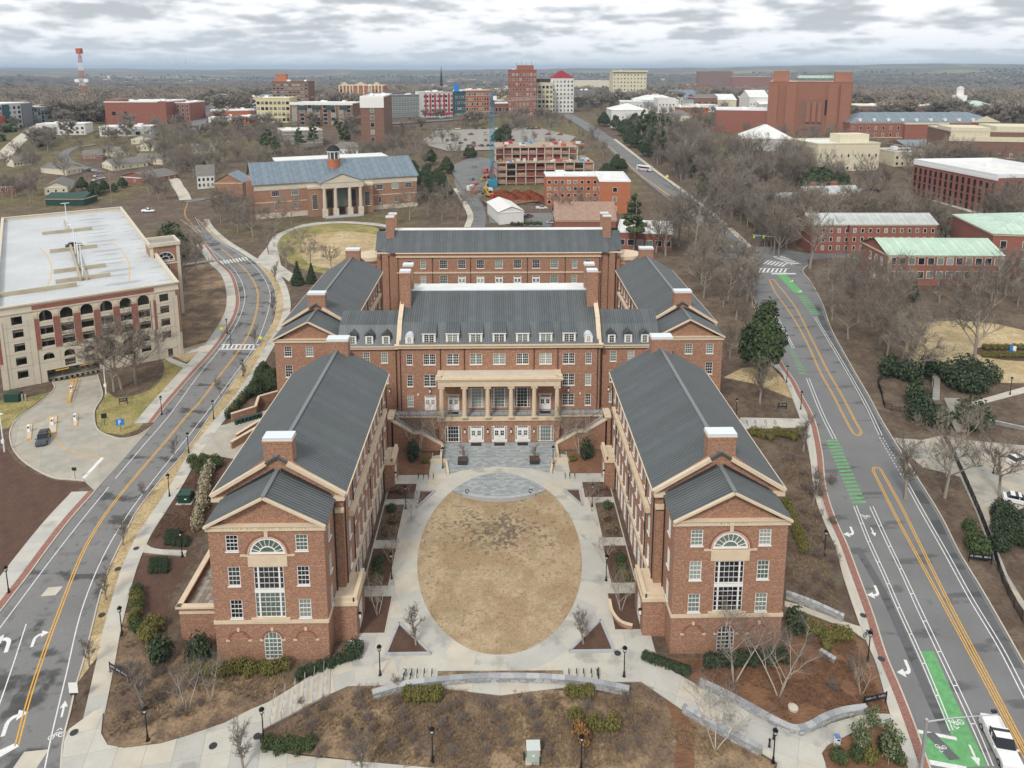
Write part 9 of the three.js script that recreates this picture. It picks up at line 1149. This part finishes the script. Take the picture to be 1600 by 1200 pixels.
{ const p = G(1007, 268), g = thing('bus', 'white coach driving down the avenue', 'bus', p.setY(p.y + 0.3), 2.25); put('body', sideShape([[-5.5, 0.4], [5.5, 0.4], [5.6, 1.5], [5.3, 3.3], [-5.5, 3.3]], 2.5, 0.12), MAT.white, g); for (const s of [-1, 1]) { partBox(g, 'side_windows', carGlass, 0, 1.7, s * 1.26, 9.6, 1.0, 0.04); for (const x of [-3.5, 3.6]) { const w = put('wheel', tyreG, MAT.rubber, g); w.position.set(x, 0.45, s * 1.15); w.scale.setScalar(1.4); } } partBox(g, 'windscreen', carGlass, 5.58, 1.5, 0, 0.06, 1.4, 2.1); partBox(g, 'roof_stripe', redW, 0, 0.9, 0, 10.6, 0.3, 2.54); }
// cars in the town lots: clones of three parked models
{ const base = [[0.7, 0.7, 0.7], [0.05, 0.05, 0.07], [0.28, 0.03, 0.03]].map((c, i) => { const p = G(700 + i * 20, 226); return car(p.setY(p.y + 0.5), i, col(...c), i ? 'sedan' : 'suv', 'car parked in the open lots below the town street', 'cars in the town lots'); }), r = rng(71); for (let k = 0; k < 42; k++) { const p = G(670 + r() * 215, 203 + Math.floor(r() * 4) * 9); if (inFoot(p.x, p.z, 2)) continue; copy(base[Math.floor(r() * 3)], p.setY(p.y + 0.5), r() > 0.5 ? 0.2 : 1.8); } }
// building site clutter: excavators, containers, fence
{ const ex = (x, y, m, t) => { const g = thing('excavator', 'yellow excavator on the red soil of the building site', 'excavator', G(x, y), t, 'excavators of the building site'); for (const s of [-1, 1]) partBox(g, 'track', MAT.rubber, 0, 0, s * 1.1, 3.6, 0.9, 0.6); partBox(g, 'body', m, -0.4, 0.95, 0, 3.0, 1.2, 2.4); partBox(g, 'cab', carGlass, 0.5, 2.15, 0.7, 1.4, 1.3, 1.0); const b = new MB(); b.bar(V(0.8, 2, -0.3), V(4, 4.6, -0.3), 0.5).bar(V(4, 4.6, -0.3), V(6, 1.6, -0.3), 0.4); b.to('boom', m, g); partBox(g, 'bucket', MAT.dark, 6, 0.9, -0.3, 0.9, 0.8, 1.2); }; const exY = M(0.5, 0.32, 0.04, 0.6); ex(765, 308, exY, 2.2); ex(755, 285, exY, 0.6); ex(760, 298, exY, 1.4);
  const r = rng(8); for (let k = 0; k < 16; k++) { const g = thing('site_container', 'coloured container or stack on the building site', 'container', G(735 + r() * 45, 262 + r() * 48), r() * 3, 'containers of the building site'); partBox(g, 'body', [rustW, whiteW, greyW, rustW, redW][Math.floor(r() * 5)], 0, 0, 0, 2 + r() * 4, 1.5 + r() * 1.5, 2.2); partBox(g, 'door', MAT.dark, 0, 0.2, 1.12, 1, 1.1, 0.04); } const pile = new MB(); for (let k = 0; k < 9; k++) { const p = G(785 + k * 7, 304 + (k % 3) * 4); pile.lathe(p.x, p.y - 0.2, p.z, [[5 + r() * 3, 0], [2.5, 1.6 + r()], [0.2, 2.4 + r() * 1.5]], 9); } const pm = MT(strawT, 1); pm.color = col(1.5, 0.75, 0.5); tag(pile.to('soil_heap', pm), 'heaped red clay soil in front of the concrete frame', 'soil heap'); }
fence('black screened fence along the site road', [[730, 262], [733, 285], [748, 306], [758, 322], [775, 330]], 2.0, 10, MAT.dark);
renderer.render(scene, camera);
